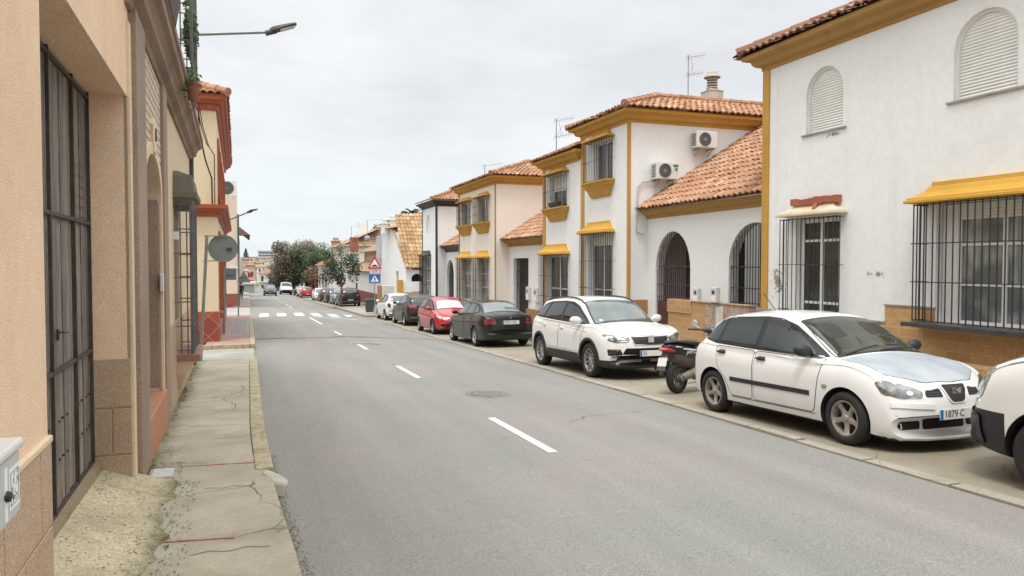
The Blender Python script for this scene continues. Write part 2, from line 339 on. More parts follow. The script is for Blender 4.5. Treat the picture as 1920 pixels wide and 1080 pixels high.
# rough slope in front of the garage door
mb=MB(); ysl=fr(3.8,6.88,.07); xsl=[-.34,-.2,0,.1,.2,.26,.32]
def dz(u,y): return .155+ (.13 if u<-.01 else .13*(1-(u+.01)/.33)**1.3 if u>0 else .13)*1. 
vs=[]
for yy in ysl:
    for u in xsl:
        X=WX(yy)+u+(.05*math.sin(yy*5)+.03*math.sin(yy*13+1)+random.uniform(-.02,.02) if u>.3 else 0); vs.append((X,yy,gz(X,yy)+(.153 if u<.3 else .14)+.17*max(0,1-max(0,u+.2)/.52)**1.2+random.uniform(-.006,.006)*(u<.3)))
n=len(xsl); mb.add(vs,[(j*n+i,j*n+i+1,(j+1)*n+i+1,(j+1)*n+i) for j in range(len(ysl)-1) for i in range(n-1)])
tag(mb.build('ramp',DIRT,smooth=60),kind='structure')
kerbrun('kerb',ko,7.02,17.6,.155,.162,YEL,.8)
RED=plain('red_paving_joint',(.42,.13,.09),.85,var=.35,scale=9)
for (a,b,w) in (((262,1020),(440,1008),.022),((312,876),(492,866),.02),((352,800),(485,794),.012)):
    A=G(*a,.15); B=G(*b,.15); mb=MB(); k=14
    for i in range(k):
        t0,t1=i/k,(i+1)/k; x0,x1=A[0]+(B[0]-A[0])*t0,A[0]+(B[0]-A[0])*t1; y0,y1=A[1]+(B[1]-A[1])*t0,A[1]+(B[1]-A[1])*t1
        wa,wb=w*random.uniform(.6,1.2),w*random.uniform(.6,1.2); z=gz(0,y0)+.15
        mb.quad((x0,y0,z),(x1,y1,z),(x1,y1+wb,z),(x0,y0+wa,z))
    tag(mb.build('paving_joint',RED),kind='structure')
# dark joints between slabs
for yy in (4.95,6.5,8.6,9.8,10.9,12.3,13.8,15.4):
    mb=MB(); k=10; x0,x1=-.35,kl(yy)-.16
    for i in range(k):
        a,b=x0+(x1-x0)*i/k,x0+(x1-x0)*(i+1)/k; j0=.02*math.sin(i*1.3+yy); j1=.02*math.sin((i+1)*1.3+yy); z=gz(0,yy)+.149
        mb.quad((a,yy+j0,z),(b,yy+j1,z),(b,yy+j1+.008,z),(a,yy+j0+.008,z))
    tag(mb.build('paving_joint',plain('dark_joint',(.10,.085,.06),.9)),kind='structure')
# service cover and broken kerb lump
def cover(px,py,hw,hl,label,rot=0.):
    X,Y=G(px,py,.15); t=thing('access_cover',label,'cover',(X,Y,gz(X,Y)+.146),rot)
    MB().box(-hw,hw,-hl,hl,0,.012).build('cover_frame',CONC,t,False,bevel=.004)
    m2=MB()
    for i in range(7): m2.box(-hw+.03,hw-.03,-hl+.03+i*(2*hl-.06)/7,-hl+.03+(i+.6)*(2*hl-.06)/7,.012,.017)
    m2.build('cover_lid',PLAST,t,False)
cover(306,888,.115,.17,'small rectangular grooved cover in the cracked pavement by the garage')
bx,by=G(513,910,.06); t=MB()
ol=[(-.07,-.16),(.05,-.20),(.10,-.08),(.06,.08),(-.02,.20),(-.09,.12)]
t.rings([[(x*1.0,y*1.1,-.05) for x,y in ol],[(x,y,.045+.02*x) for x,y in ol],[(x*.85,y*.9,.06+.05*x) for x,y in ol]])
o=t.build('broken_kerb_stone',plain('pale_stone',(.42,.39,.33),.9,var=.2,bmp=.5),bevel=.008); o.location=(bx,by,gz(bx,by)+.08); o.rotation_euler=(rad(4),rad(14),rad(12))
tag(o,'pale broken kerb stone lying where the yellow kerb ends','kerb stone')
# crumbled edge gravel along the kerb
mb=MB()
for i in range(1700):
    yy=random.uniform(3.6,8.2); X=kl(yy)+abs(random.gauss(0,.04)) ; r=random.uniform(.0018,.0065); z=gz(X,yy)+r*.4
    mb.obox((X,yy,z),r,r*random.uniform(.6,1.2),r*.7,Matrix.Rotation(random.random()*6,3,'Z')@Matrix.Rotation(random.random(),3,'X'))
o=mb.build('gravel',plain('gravel_bits',(.24,.22,.185),.95,var=.5,scale=30)); tag(o,'crumbled asphalt grit along the broken pavement edge','gravel',kind='stuff')
# left pavement beyond the side street
pavement('pavement',[-1.1,-.6,lambda y:kl(y)-.12],fr(21.55,41.2,2.),.15,concrete('pink_paving',(.40,.27,.23),0,.3,.3))
kerbrun('kerb',lambda y:kl(y)-.12,21.5,41.3,.13,.165,YEL)
mb=MB().box(-16,.03,21.40,21.54,gz(0,21.5)-.1,gz(0,21.5)+.165); tag(mb.build('kerb',YEL,bevel=.01),kind='structure')
tac=MB()
for i in range(9): tac.box(-.52+i*.062,-.49+i*.062,26.5,36,0,0.012)
tag(MB().quad((-.6,26.3,gz(0,26.3)+.157),(.02,26.3,gz(0,26.3)+.157),(.02,36.2,gz(0,36.2)+.157),(-.6,36.2,gz(0,36.2)+.157)).build('paving_slabs',plain('grey_slabs',(.33,.33,.33),.9)),kind='structure')
m2=MB()
for i in range(9):
    x=-.56+i*.062
    m2.quad((x,26.5,gz(0,26.5)+.162),(x+.03,26.5,gz(0,26.5)+.162),(x+.03,36,gz(0,36)+.162),(x,36,gz(0,36)+.162))
tag(m2.build('tactile_paving',plain('dark_slab',(.19,.185,.18),.9)),kind='structure')
sheet('side_street',[-16,-8,-3,-1,lambda y:kl(y)-.025],[41.4,45,50,58.2],.04,SIDE)
pavement('pavement',[-1.0,-.4,lambda y:kl(y)-.1],fr(58.3,200,8.),.15,PAVER)
kerbrun('kerb',lambda y:kl(y)-.1,58.3,150,.12,.16,YEL,3)
# road markings
def strip(x0,x1,y0,y1,sk=0.,name='lane_marking'):
    z=.004; mb=MB(); 
    for a,b in zip(fr(y0,y1,1.),fr(y0,y1,1.)[1:]):
        ka=sk*(a-y0)/(y1-y0); kb=sk*(b-y0)/(y1-y0)
        mb.quad((x0+ka,a,gz(x0,a)+z),(x1+ka,a,gz(x1,a)+z),(x1+kb,b,gz(x1,b)+z),(x0+kb,b,gz(x0,b)+z))
    return tag(mb.build(name,MARK),kind='structure')
for a,b in ((7.25,9.4),(13.85,16.0),(20.3,21.95),(26.3,28.4),(33.4,40.3),(57,60),(63.8,66),(70.5,72.6),(77,79),(83,85),(90,92),(97,99)): strip(2.98,3.09,a,b)
for i,x in enumerate((.55,1.5,2.46,3.42,4.4,5.4)): strip(x,x+.50,42.4,46.7,.12,'zebra_stripe')
strip(3.3,6.35,40.5,40.75)
# long crack / patch across the road
for (y0,w,x0,x1) in ((25.3,.16,.25,6.1),):
    m2=MB(); k=40
    for i in range(k):
        a,b=x0+(x1-x0)*i/k,x0+(x1-x0)*(i+1)/k; j=lambda q:.10*math.sin(q*2.1)+.05*math.sin(q*7)
        m2.quad((a,y0+j(a),gz(a,y0)+.003),(b,y0+j(b),gz(b,y0)+.003),(b,y0+j(b)+w,gz(b,y0)+.003),(a,y0+j(a)+w,gz(a,y0)+.003))
    tag(m2.build('road_patch',plain('dark_patch',(.075,.072,.065),.9,var=.3)),kind='structure')
# manholes
def manhole(px,py,r,label,sq=False):
    X,Y=G(px,py); t=thing('manhole_cover',label,'manhole',(X,Y,gz(X,Y)+.002)); t.rotation_euler=(-.024,0.02,0)
    if sq:
        MB().box(-r,r,-r*.5,r*.5,0,.008).build('frame',CONC,t,False); MB().box(-r*.85,r*.55,-r*.36,-r*.2,.008,.012).build('lid',DGREY,t,False); return
    m=MB(); m.lathe([(r*1.22,0),(r*1.2,.006),(r,.006),(r*.99,0.003)],(0,0,0),n=40); m.build('frame',plain('pale_ring',(.20,.195,.17),.9,var=.25),t,False,smooth=40)
    m=MB(); m.lathe([(r*.97,.0),(r*.97,.008),(r*.80,.008),(r*.79,.002),(r*.72,.002),(r*.71,.008),(r*.5,.008),(r*.49,.002),(r*.42,.002),(r*.41,.008),(r*.2,.008),(r*.19,.002),(0.001,.002)],(0,0,0),n=40)
    for k in range(12):
        a=k*math.pi/6; m.obox((r*.75*math.cos(a),r*.75*math.sin(a),.006),r*.05,r*.02,.003,Matrix.Rotation(a,3,'Z'))
    m.build('lid',plain('iron_lid',(.19,.185,.165),.6,.3,var=.25),t,False)
manhole(912,739,.33,'round iron manhole cover in the road beside the centre line')
manhole(684,644,.42,'thin rectangular cover across the centre line of the road',True)

# ================================================================ ROOFS
def tiles(mb,P,U,V,poly,pu=.205,pv=.34,amp=.052,nu=6,m=0,und=True,st=.03):
    """barrel-tile surface: eave point P, unit U along the eave, V up the slope; poly in (u,v) convex, ccw"""
    P,U,V=Vector(P),Vector(U).normalized(),Vector(V).normalized(); N=U.cross(V)
    if N.z<0: N=-N
    u0=min(p[0] for p in poly);u1=max(p[0] for p in poly);v0=min(p[1] for p in poly);v1=max(p[1] for p in poly)
    bm=bmesh.new(); lay=bm.faces.layers.float.new('tone')
    cols=int(math.ceil((u1-u0)/pu)); rows=int(math.ceil((v1-v0)/pv))
    for c in range(cols):
        ju=random.uniform(-.012,.012)
        for r in range(rows):
            tn=random.random(); jj=random.uniform(-.006,.008); jv=random.uniform(-.02,.02)
            L=[]
            for k,(vv,ex) in enumerate(((r*pv+jv,st),(r*pv+pv+jv,0.))):
                row=[]
                for i in range(nu+1):
                    f=i/nu; w=abs(math.sin(math.pi*f)) if False else (.5-.5*math.cos(2*math.pi*f))
                    w=w**.8
                    row.append(bm.verts.new(P+U*(u0+(c+f)*pu+ju)+V*(v0+vv)+N*(amp*w+ex+jj)))
                L.append(row)
            for i in range(nu):
                fc=bm.faces.new((L[0][i],L[0][i+1],L[1][i+1],L[1][i])); fc[lay]=tn; fc.smooth=True
            # tile end
            for i in range(nu):
                a=L[0][i];b=L[0][i+1]; c1=bm.verts.new(b.co-N*(st+.012)); d1=bm.verts.new(a.co-N*(st+.012))
                fc=bm.faces.new((d1,c1,b,a)); fc[lay]=tn*.4
    n=len(poly)
    for i in range(n):
        a,b=poly[i],poly[(i+1)%n]; pa=P+U*a[0]+V*a[1]; pb=P+U*b[0]+V*b[1]; no=(pb-pa).cross(N).normalized()
        cen=P+U*(sum(p[0] for p in poly)/n)+V*(sum(p[1] for p in poly)/n)
        if (cen-pa).dot(no)>0: no=-no
        if i==0: pa=pa-V*.06
        bmesh.ops.bisect_plane(bm,geom=bm.verts[:]+bm.edges[:]+bm.faces[:],plane_co=pa+no*.001,plane_no=no,clear_outer=True)
    b=len(mb.v); bm.verts.index_update()
    mb.v+=[tuple(v.co) for v in bm.verts]
    for f in bm.faces: mb.f.append([b+v.index for v in f.verts]); mb.m.append(m); mb.t.append(f[lay])
    bm.free()
    if und:
        q=[P+U*a+V*c-N*.03 for a,c in poly]; mb.add(q,[tuple(range(n))],m,.0)
def plane_roof(mb,corners,**k):
    """corners: eave start, eave end, then the others; tile plane through them"""
    c=[Vector(p) for p in corners]; P=c[0]; U=(c[1]-c[0]).normalized(); W=c[2]-c[0]; V=(W-U*W.dot(U)).normalized()
    tiles(mb,P,U,V,[((p-P).dot(U),(p-P).dot(V)) for p in c],**k)
def capline(mb,a,b,r=.10,seg=.38,m=0):
    a,b=Vector(a),Vector(b); n=max(1,int((b-a).length/seg)); d=(b-a)/n
    for i in range(n): mb.tube([a+d*i,a+d*(i+1.06)],r*1.06,8,m,r1=r*.9)
# ================================================================ HOUSE PARTS (street facade normal = -X)
def hood(root,Ya,Yb,z0,h,X,proj=.30,mat=None,wide=.1,name='window_hood',label=None):
    mb=MB(); prof=[(0,0,0),(.05,0,0),(.05,.035,.0),(.055,.035,0)]
    a,b=Ya-wide,Yb+wide
    rs=[]
    for z,inset in ((0,0),(.045,0),(.05,.03),(h*.28,.035),(h*.40,.13),(h*.60,.22),(h*.84,.27),(h*.86,.30),(h*1.1,.31)):
        p=max(.04,proj-inset*.85)
        rs.append([(X+.01,a+inset,z0+z),(X-p,a+inset,z0+z),(X-p,b-inset,z0+z),(X+.01,b-inset,z0+z)])
    mb.rings(rs); o=mb.build(name,mat or BRIGHTO,root,bevel=.006)
    if label: o['label']=label
    return o
def sillbr(root,Ya,Yb,z1,h,X,proj=.28,mat=None):
    rs=[]
    for z,inset,p in ((0,0,proj),(-.05,0,proj),(-.055,.03,proj-.03),(-.10,.04,proj-.05),(-h*.55,.17,proj*.5),(-h,.26,.06)):
        rs.append([(X+.01,Ya-.08+inset,z1+z),(X-p,Ya-.08+inset,z1+z),(X-p,Yb+.08-inset,z1+z),(X+.01,Yb+.08-inset,z1+z)])
    MB().rings(rs[::-1]).build('window_sill',mat or OCHRE,root,bevel=.006)
def grille(root,Ya,Yb,z0,z1,X,proj=.22,st=.12,cross=2,mat=None,r=.009,name='window_grille',label=None,ends=True):
    mb=MB(); n=max(2,round((Yb-Ya)/st)); Xf=X-proj
    for i in range(n+1):
        y=Ya+(Yb-Ya)*i/n; mb.tube([(Xf,y,z0),(Xf,y,z1)],r,5)
    if ends:
        for y in (Ya,Yb):
            k=max(1,round(proj/st)); 
            for j in range(1,k+1): x=Xf+proj*j/(k+1); mb.tube([(x,y,z0),(x,y,z1)],r,5)
    for k in range(cross+2):
        z=z0+.02+(z1-z0-.04)*k/(cross+1)
        if 0<k<cross+1 or True: mb.tube([(X+.01,Ya,z),(Xf,Ya-.05 if 0<k<cross+1 else Ya,z),(Xf,Yb+.05 if 0<k<cross+1 else Yb,z),(X+.01,Yb,z)],r*.8,5)
    o=mb.build(name,mat or IRON,root)
    if label: o['label']=label
    return o
def window(root,Ya,Yb,z0,z1,X,cols=2,rows=(.5,),depth=.16,glass=None,shutter=0.,fw=.055,name='window'):
    """frame > pane set back in the opening"""
    Xr=X+depth; mb=MB()
    mb.box(Xr,Xr+.05,Ya,Ya+fw,z0,z1); mb.box(Xr,Xr+.05,Yb-fw,Yb,z0,z1); mb.box(Xr,Xr+.05,Ya+fw,Yb-fw,z0,z0+fw); mb.box(Xr,Xr+.05,Ya+fw,Yb-fw,z1-fw,z1)
    for i in range(1,cols): y=Ya+(Yb-Ya)*i/cols; mb.box(Xr+.002,Xr+.048,y-fw*.6,y+fw*.6,z0+fw,z1-fw)
    for f in rows: z=z0+(z1-z0)*f; mb.box(Xr+.004,Xr+.046,Ya+fw,Yb-fw,z-fw*.35,z+fw*.35)
    w=mb.build(name,PVC,root)
    g=MB()
    for i in range(cols):
        a=Ya+(Yb-Ya)*i/cols; b=Ya+(Yb-Ya)*(i+1)/cols; x=Xr+.026+random.uniform(-.002,.002); g.box(x,x+.006,a+.01,b-.01,z0+.02,z1-.02)
    g.build('pane',glass or PANE,w,world=True)
    if shutter:
        s=MB(); n=int(shutter/.05)
        for k in range(n): z=z1-.05-(k+1)*.05; s.box(Xr-.012,Xr+.0,Ya+.02,Yb-.02,z,z+.046)
        s.build('roller_shutter',SHUT,w,world=True)
    return w
def wallbox(root,x0,x1,y0,y1,z0,z1,mat,cuts=None,name='wall'):
    o=MB().box(x0,x1,y0,y1,z0,z1).build(name,mat,root)
    if cuts is not None and cuts.v: cut(o,cuts)
    return o
def corner_strip(root,Y,X,z0,z1,w=.20,t=.03,mat=None,side=None,name='pilaster'):
    m=MB().box(X-t,X+.005,Y-w/2,Y+w/2,z0,z1)
    m.build(name,mat or OCHRE,root,bevel=.004)
CPROF=[(-.02,.0),(0,.045),(.10,.05),(.12,.09),(.13,.16),(.20,.22),(.30,.25),(.33,.36),(.34,.40),(.46,.42),(.47,.10)]
def cornice(root,x0,x1,y0,y1,z,mat,prof=CPROF,sc_=.72,so=.82):
    MB().rectloft([(z+a*sc_,b*so) for a,b in prof],x0,x1,y0,y1).build('cornice',mat,root,bevel=.004)
def antenna(px,py0,py1,Y,label,s=1.,kind=0):
    X,z0=onY(px,py1,Y); X1,z1=onY(px,py0,Y)
    t=thing('tv_antenna',label,'antenna',(X,Y,z0),group='television antennas on the roofs'); mb=MB(); h=z1-z0
    mb.tube([(0,0,-.35),(0,0,h)],.018,5); mb.build('mast',GREYM,t,False)
    m=MB(); 
    for zz,L,dz_ in ((h-.06,1.0,.16),(h-.62,.9,.14))[:2-kind]:
        a=Vector((-.12*s,-.1,zz-.06)); b=Vector((.62*L*s+.1,.15,zz+dz_)); m.tube([a,b],.011,4)
        for k in range(7):
            p=a.lerp(b,k/6); m.tube([p+Vector((.04,.0,.11)),p-Vector((.04,0,.11))] if not kind else [p+Vector((0,.12,.0)),p-Vector((0,.12,0))],.005,4)
    if not kind: m.tube([(0,0,h-.7),(.22,0,h-.25)],.006,4); m.tube([(0.1,0,h-.1),(.22,.02,h-.62)],.006,4)
    m.build('dipole_array',GREYM,t,False); return t
def aircon(X,Y,Z,label,nrm='-y',w=.80,h=.55,d=.30,name='air_conditioner'):
    """outdoor unit hung on the side wall facing the camera (normal -Y)"""
    t=thing(name,label,'air conditioner',(X,Y,Z),group='air conditioner units on the house walls')
    m=MB().box(-w/2,w/2,-d-.06,-.06,0,h); m.build('casing',plain('ac_white',(.66,.655,.62),.4,var=.05),t,False,bevel=.015)
    g=MB(); cx=-w*.10; 
    g.lathe([(h*.42,-d-.062),(h*.42,-d-.075),(h*.40,-d-.075),(h*.40,-d-.064)],(cx,0,h*.5),'y',28)
    for k in range(1,7): g.lathe([(h*.40*k/7+.006,-d-.066),(h*.40*k/7+.006,-d-.072),(h*.40*k/7,-d-.072)],(cx,0,h*.5),'y',24)
    g.lathe([(.001,-d-.07),(.05,-d-.072),(.05,-d-.064)],(cx,0,h*.5),'y',16)
    g.build('fan_grille',GREYM,t,False)
    MB().lathe([(.001,-d-.0615),(h*.40,-d-.0615)],(cx,0,h*.5),'y',28).build('fan_opening',DGREY,t,False)
    s=MB()
    for k in range(7): s.box(-w/2-.004,-w/2,-d-.02,-.10,h*.12+k*h*.11,h*.12+k*h*.11+.03)
    s.build('side_vent',DGREY,t,False)
    for x in (-w*.3,w*.3): b=MB(); b.box(x-.015,x+.015,-d-.14,0,-.05,-.02); b.tube([(x,-d-.05,-.04),(x,0,-.22)],.012,4); b.build('bracket',GREYM,t,False)
    return t
def potplant(X,Y,Z,label,w=.5,h=.25,leafn=60,pot=None,group=None,spread=.18,hang=0.):
    t=thing('planter',label,'plant pot',(X,Y,Z),group=group)
    MB().rings([[(-.07,-w/2*.85,0),(.07,-w/2*.85,0),(.07,w/2*.85,0),(-.07,w/2*.85,0)],[(-.09,-w/2,.17),(.09,-w/2,.17),(.09,w/2,.17),(-.09,w/2,.17)]]).build('pot',pot or DGREY,t,False,bevel=.01)
    leaves([(0,0,.17+h*.4)],(spread,w*.6,h),leafn,.035,LEAFP,t,'foliage',hang)
    return t
def leafmat(name,c0,c1):
    m,nt,b=new(name); at=nd(nt,'Attribute',attribute_name='tone')
    nt.links.new(ramp(nt,at.outputs['Fac'],0,1,c0,c1),b.inputs['Base Color']); b.inputs['Roughness'].default_value=.6; b.inputs['Specular IOR Level'].default_value=.3; return m
LEAFP=leafmat('pot_leaf',(.03,.075,.02),(.10,.20,.05)); LEAFD=leafmat('dark_leaf',(.016,.030,.012),(.075,.11,.045)); LEAFB=leafmat('brown_twig_leaf',(.085,.068,.045),(.20,.165,.115)); LEAFM=leafmat('mid_leaf',(.03,.045,.018),(.11,.13,.06))
BARK=plain('bark',(.12,.10,.08),.9,var=.3,scale=8,bmp=.4)
def leaves(cents,rad_,n,size,mat,parent=None,name='crown',hang=0.,world=False,seed=None,shell=.5,mb=None,light=True):
    rnd=random.Random(seed if seed is not None else random.random()); mb_=mb or MB()
    for k in range(n):
        c=Vector(rnd.choice(cents)); 
        while True:
            d=Vector((rnd.uniform(-1,1),rnd.uniform(-1,1),rnd.uniform(-1,1)))
            if d.length<1 and d.length>shell*rnd.random(): break
        p=c+Vector((d.x*rad_[0],d.y*rad_[1],d.z*rad_[2])); p.z-=hang*abs(rnd.gauss(0,1))
        a=Vector((rnd.gauss(0,1),rnd.gauss(0,1),rnd.gauss(0,1))).normalized(); b=a.orthogonal().normalized(); s=size*rnd.uniform(.6,1.4)
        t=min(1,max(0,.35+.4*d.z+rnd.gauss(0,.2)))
        mb_.quad(p-a*s,p+b*s*.45,p+a*s,p-b*s*.45,0,t)
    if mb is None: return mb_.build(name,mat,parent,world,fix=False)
# ================================================================ HOUSE A : big white house at the right edge
XF=10.4
def O(px,py,X=XF): return onX(px,py,X)
hA=thing('house','large white house with two shuttered arched upper windows, nearest on the right','house',(XF,8,gz(XF,8)))
YA1=13.3; ZC=5.93; zb=-.6
cu=MB()
ar1=(11.05,12.02,4.36,5.58); ar2=(7.72,8.76,4.35,5.62)
for a in (ar1,ar2): cu.prism(arch(*a,rz=(a[1]-a[0])*.5),'x',XF-.1,XF+.12)
wl=(11.1,12.25,.0,2.74); wr_=(6.4,9.02,.86,2.78)
cu.box(XF-.1,XF+.20,wl[0],wl[1],.05,wl[3]); cu.box(XF-.1,XF+.20,wr_[0],wr_[1],wr_[2],wr_[3])
wallbox(hA,XF,XF+9,1,YA1,zb,ZC,WHITE,cu)
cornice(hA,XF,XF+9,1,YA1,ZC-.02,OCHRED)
corner_strip(hA,YA1-.10,XF,.88,ZC-.02,.20,.035)
MB().box(XF-.05,XF+.01,12.95,13.45,.80,.88).build('pilaster_base',CONC,hA,bevel=.01)
for a,lb in ((ar1,None),(ar2,None)):
    s=MB(); w=MB(); rr=(a[1]-a[0])/2; cy=(a[0]+a[1])/2
    z=a[2]+.02
    while z<a[3]-.01:
        zz=z+.025; dzz=zz-(a[3]-rr); hw=rr if dzz<0 else math.sqrt(max(0,rr*rr-dzz*dzz))
        if hw>.05: s.rings([[(XF+.085,cy-hw,z),(XF+.085,cy+hw,z),(XF+.075,cy+hw,z+.022),(XF+.088,cy+hw,z+.045),(XF+.11,cy+hw,z+.045),(XF+.11,cy+hw,z)][:0] or [(XF+.088,cy-hw,z),(XF+.072,cy-hw,z+.02),(XF+.088,cy-hw,z+.047),(XF+.11,cy-hw,z+.047),(XF+.11,cy-hw,z)],[(XF+.088,cy+hw,z),(XF+.072,cy+hw,z+.02),(XF+.088,cy+hw,z+.047),(XF+.11,cy+hw,z+.047),(XF+.11,cy+hw,z)]])
        z+=.05
    # frame ring
    P=arch(a[0],a[1],a[2],a[3],14,rr); Q=arch(a[0]+.05,a[1]-.05,a[2]+.03,a[3]-.05,14,rr-.05)
    n=len(P); vs=[(XF+.05,y,z) for y,z in P]+[(XF+.05,y,z) for y,z in Q]+[(XF+.12,y,z) for y,z in P]+[(XF+.12,y,z) for y,z in Q]
    w.add(vs,[(i,(i+1)%n,n+(i+1)%n,n+i) for i in range(n)]+[(n+i,n+(i+1)%n,3*n+(i+1)%n,3*n+i) for i in range(n)])
    ww=w.build('window',PVC,hA); s.build('roller_shutter',SHUT,ww)
    MB().box(XF-.04,XF+.1,a[0]-.10,a[1]+.10,a[2]-.035,a[2]).build('window_ledge',CONC,hA,bevel=.004)
window(hA,wl[0]+.02,wl[1]-.02,.06,2.70,XF,2,(.38,.84),.12,fw=.07)
grille(hA,wl[0]-.10,wl[1]+.20,.0,2.72,XF,.24,.125,2,r=.0085)
hood(hA,wl[0]-.1,wl[1]+.18,2.76,.26,XF,.30,plaster('peeling_hood_paint',(.66,.60,.48),(.8,.5,.25),.7),label='peeling cream hood over the tall window')
m=MB(); 
for (a,b,c,d) in ((11.05,12.3,2.97,3.06),):
    for i in range(10):
        y0=a+(b-a)*i/10; y1=a+(b-a)*(i+1)/10; m.box(XF-.12,XF+.0,y0,y1,2.985+random.uniform(-.02,.0),3.10+random.uniform(-.02,.02))
BBR=plain('bare_brick',(.34,.11,.065),.9,var=.25,scale=12,bmp=.5); m.build('bare_brick',BBR,hA)
MB().rings([[(XF-.02,11.55,3.0),(XF-.11,11.55,3.0),(XF-.11,11.66,3.0),(XF-.02,11.66,3.0)],[(XF-.02,11.53,2.86),(XF-.20,11.53,2.86),(XF-.20,11.6,2.86),(XF-.02,11.6,2.86)]]).build('brick_streak',BBR,hA)
window(hA,wr_[0]+.02,8.74,wr_[2]+.02,wr_[3]-.02,XF,3,(.33,.66),.14,glass=PANEC,shutter=.22,fw=.06)
MB().box(XF+.13,XF+.2,8.74,9.0,.88,2.76).build('window_reveal',PVC,hA)
grille(hA,5.6,9.18,.90,2.78,XF,.30,.118,2,r=.011)
hood(hA,5.6,9.22,2.79,.30,XF,.38)
m=MB().box(XF-.42,XF+.02,5.5,9.30,.82,.885); m.build('window_ledge',plain('dark_ledge',(.05,.05,.055),.4,var=.3),hA,bevel=.006)
# tile cladding below
MB().box(XF-.035,XF+.005,8.72+.3,9.98,zb,1.10).build('tile_band',TILEBAND,hA)
MB().box(XF-.037,XF+.003,3.,9.02,zb,.80).build('tile_band',TILEBAND,hA)
MB().box(XF-.05,XF+.0,9.0,10.0,1.10,1.13).build('band_coping',CONC,hA,bevel=.004)
MB().box(XF-.34,XF-.037,4.,8.9,zb,.33).build('tiled_bench_ledge',TILEBAND,hA,bevel=.006)
MB().box(XF-.03,XF+.003,9.99,11.05,zb,.80).build('stone_band',STONE,hA)
MB().box(XF-.045,XF+.0,9.99,11.0,.80,.83).build('band_coping',CONC,hA,bevel=.004)
# peeled plaster: thin flakes whose ragged outline comes from noise
def flake():
    m,nt,b=new('peeled_plaster'); v=coords(nt); g=nd(nt,'TexCoord'); gs=nd(nt,'SeparateXYZ',{'Vector':g.outputs['Generated']})
    dy=math_(nt,'ABSOLUTE',math_(nt,'SUBTRACT',gs.outputs['Y'],.5)); dz=math_(nt,'ABSOLUTE',math_(nt,'SUBTRACT',gs.outputs['Z'],.5)); e=math_(nt,'MAXIMUM',dy,dz)
    k=math_(nt,'SUBTRACT',noise(nt,v,11,7,.75),math_(nt,'MULTIPLY',e,.42)); nt.links.new(ramp(nt,k,.44,.455),b.inputs['Alpha'])
    nt.links.new(ramp(nt,noise(nt,v,30,4),.35,.65,(.16,.15,.12),(.42,.40,.34)),b.inputs['Base Color']); b.inputs['Roughness'].default_value=.95; return m
FL=flake()
for (a,b,c,d) in ((12.45,13.12,1.05,1.85),(10.0,10.5,1.56,1.72),(11.0,11.6,4.2,4.32)):
    MB().quad((XF-.003,a,c),(XF-.003,b,c),(XF-.003,b,d),(XF-.003,a,d)).build('peeled_patch',FL,hA,fix=False)
r=MB(); ze=ZC+.35; x0=XF-.40
plane_roof(r,[(x0,YA1+.42,ze),(x0,-1,ze),(x0+4.5,2,ze+1.9),(x0+4.5,YA1-3.5,ze+1.9)])
capline(r,(x0+.0,YA1+.40,ze+.06),(x0+4.5,YA1-3.5,ze+1.98),.12)
plane_roof(r,[(x0,YA1+.55,ze),(XF+9,YA1+.55,ze),(XF+9,YA1-3.5,ze+1.9),(x0+4.5,YA1-3.5,ze+1.9)],nu=4)
r.build('roof',TILED,hA,fix=False)
# ================================================================ HOUSE B + shared porch
hB=thing('house','white house with an ochre corner strip, two air conditioners and a round capped chimney','house',(XF,21,gz(XF,21)))
YB0,YB1=19.22,22.5; ZB=5.93; XP=11.0
cu=MB()
ub=(20.2,21.95,4.36,5.62); ub=(20.28,21.6,4.36,5.62); lb=(20.3,21.9,.86,2.78)
cu.box(XF-.1,XF+.2,ub[0],ub[1],ub[2],ub[3]); cu.box(XF-.1,XF+.2,lb[0],lb[1],.1,lb[3])
# camera-facing side wall is warmer
wB=wallbox(hB,XF,XF+8,YB0,YB1,-1.2,ZB,WHITE,cu)
cornice(hB,XF,XF+8,YB0,YB1,ZB-.02,OCHRE)
corner_strip(hB,YB0+.06,XF,.6,ZB-.02,.14,.02); corner_strip(hB,YB1-.12,XF,-.4,ZB-.02,.24,.035)
MB().box(XF-.02,XF+.035,YB0-.02,YB0+.004,-.4,ZB-.02).build('pilaster',OCHRE,hB)
window(hB,ub[0]+.02,ub[1]-.02,ub[2]+.02,ub[3]-.02,XF,2,(),.13); grille(hB,20.2,21.85,4.38,5.66,XF,.24,.12,1,r=.009)
hood(hB,20.25,21.85,5.66,.22,XF,.30,OCHRE); sillbr(hB,20.2,21.85,4.38,.48,XF,.30)
window(hB,lb[0]+.02,lb[1]-.02,.12,2.70,XF,2,(.35,),.13,shutter=.3); grille(hB,20.1,22.1,.2,2.78,XF,.26,.12,2,r=.0095)
hood(hB,20.2,22.1,2.78,.33,XF,.34)
MB().box(XF,XP,YB0-.03,YB0+.002,-.9,.78).build('tile_band',TILEBAND2,hB)
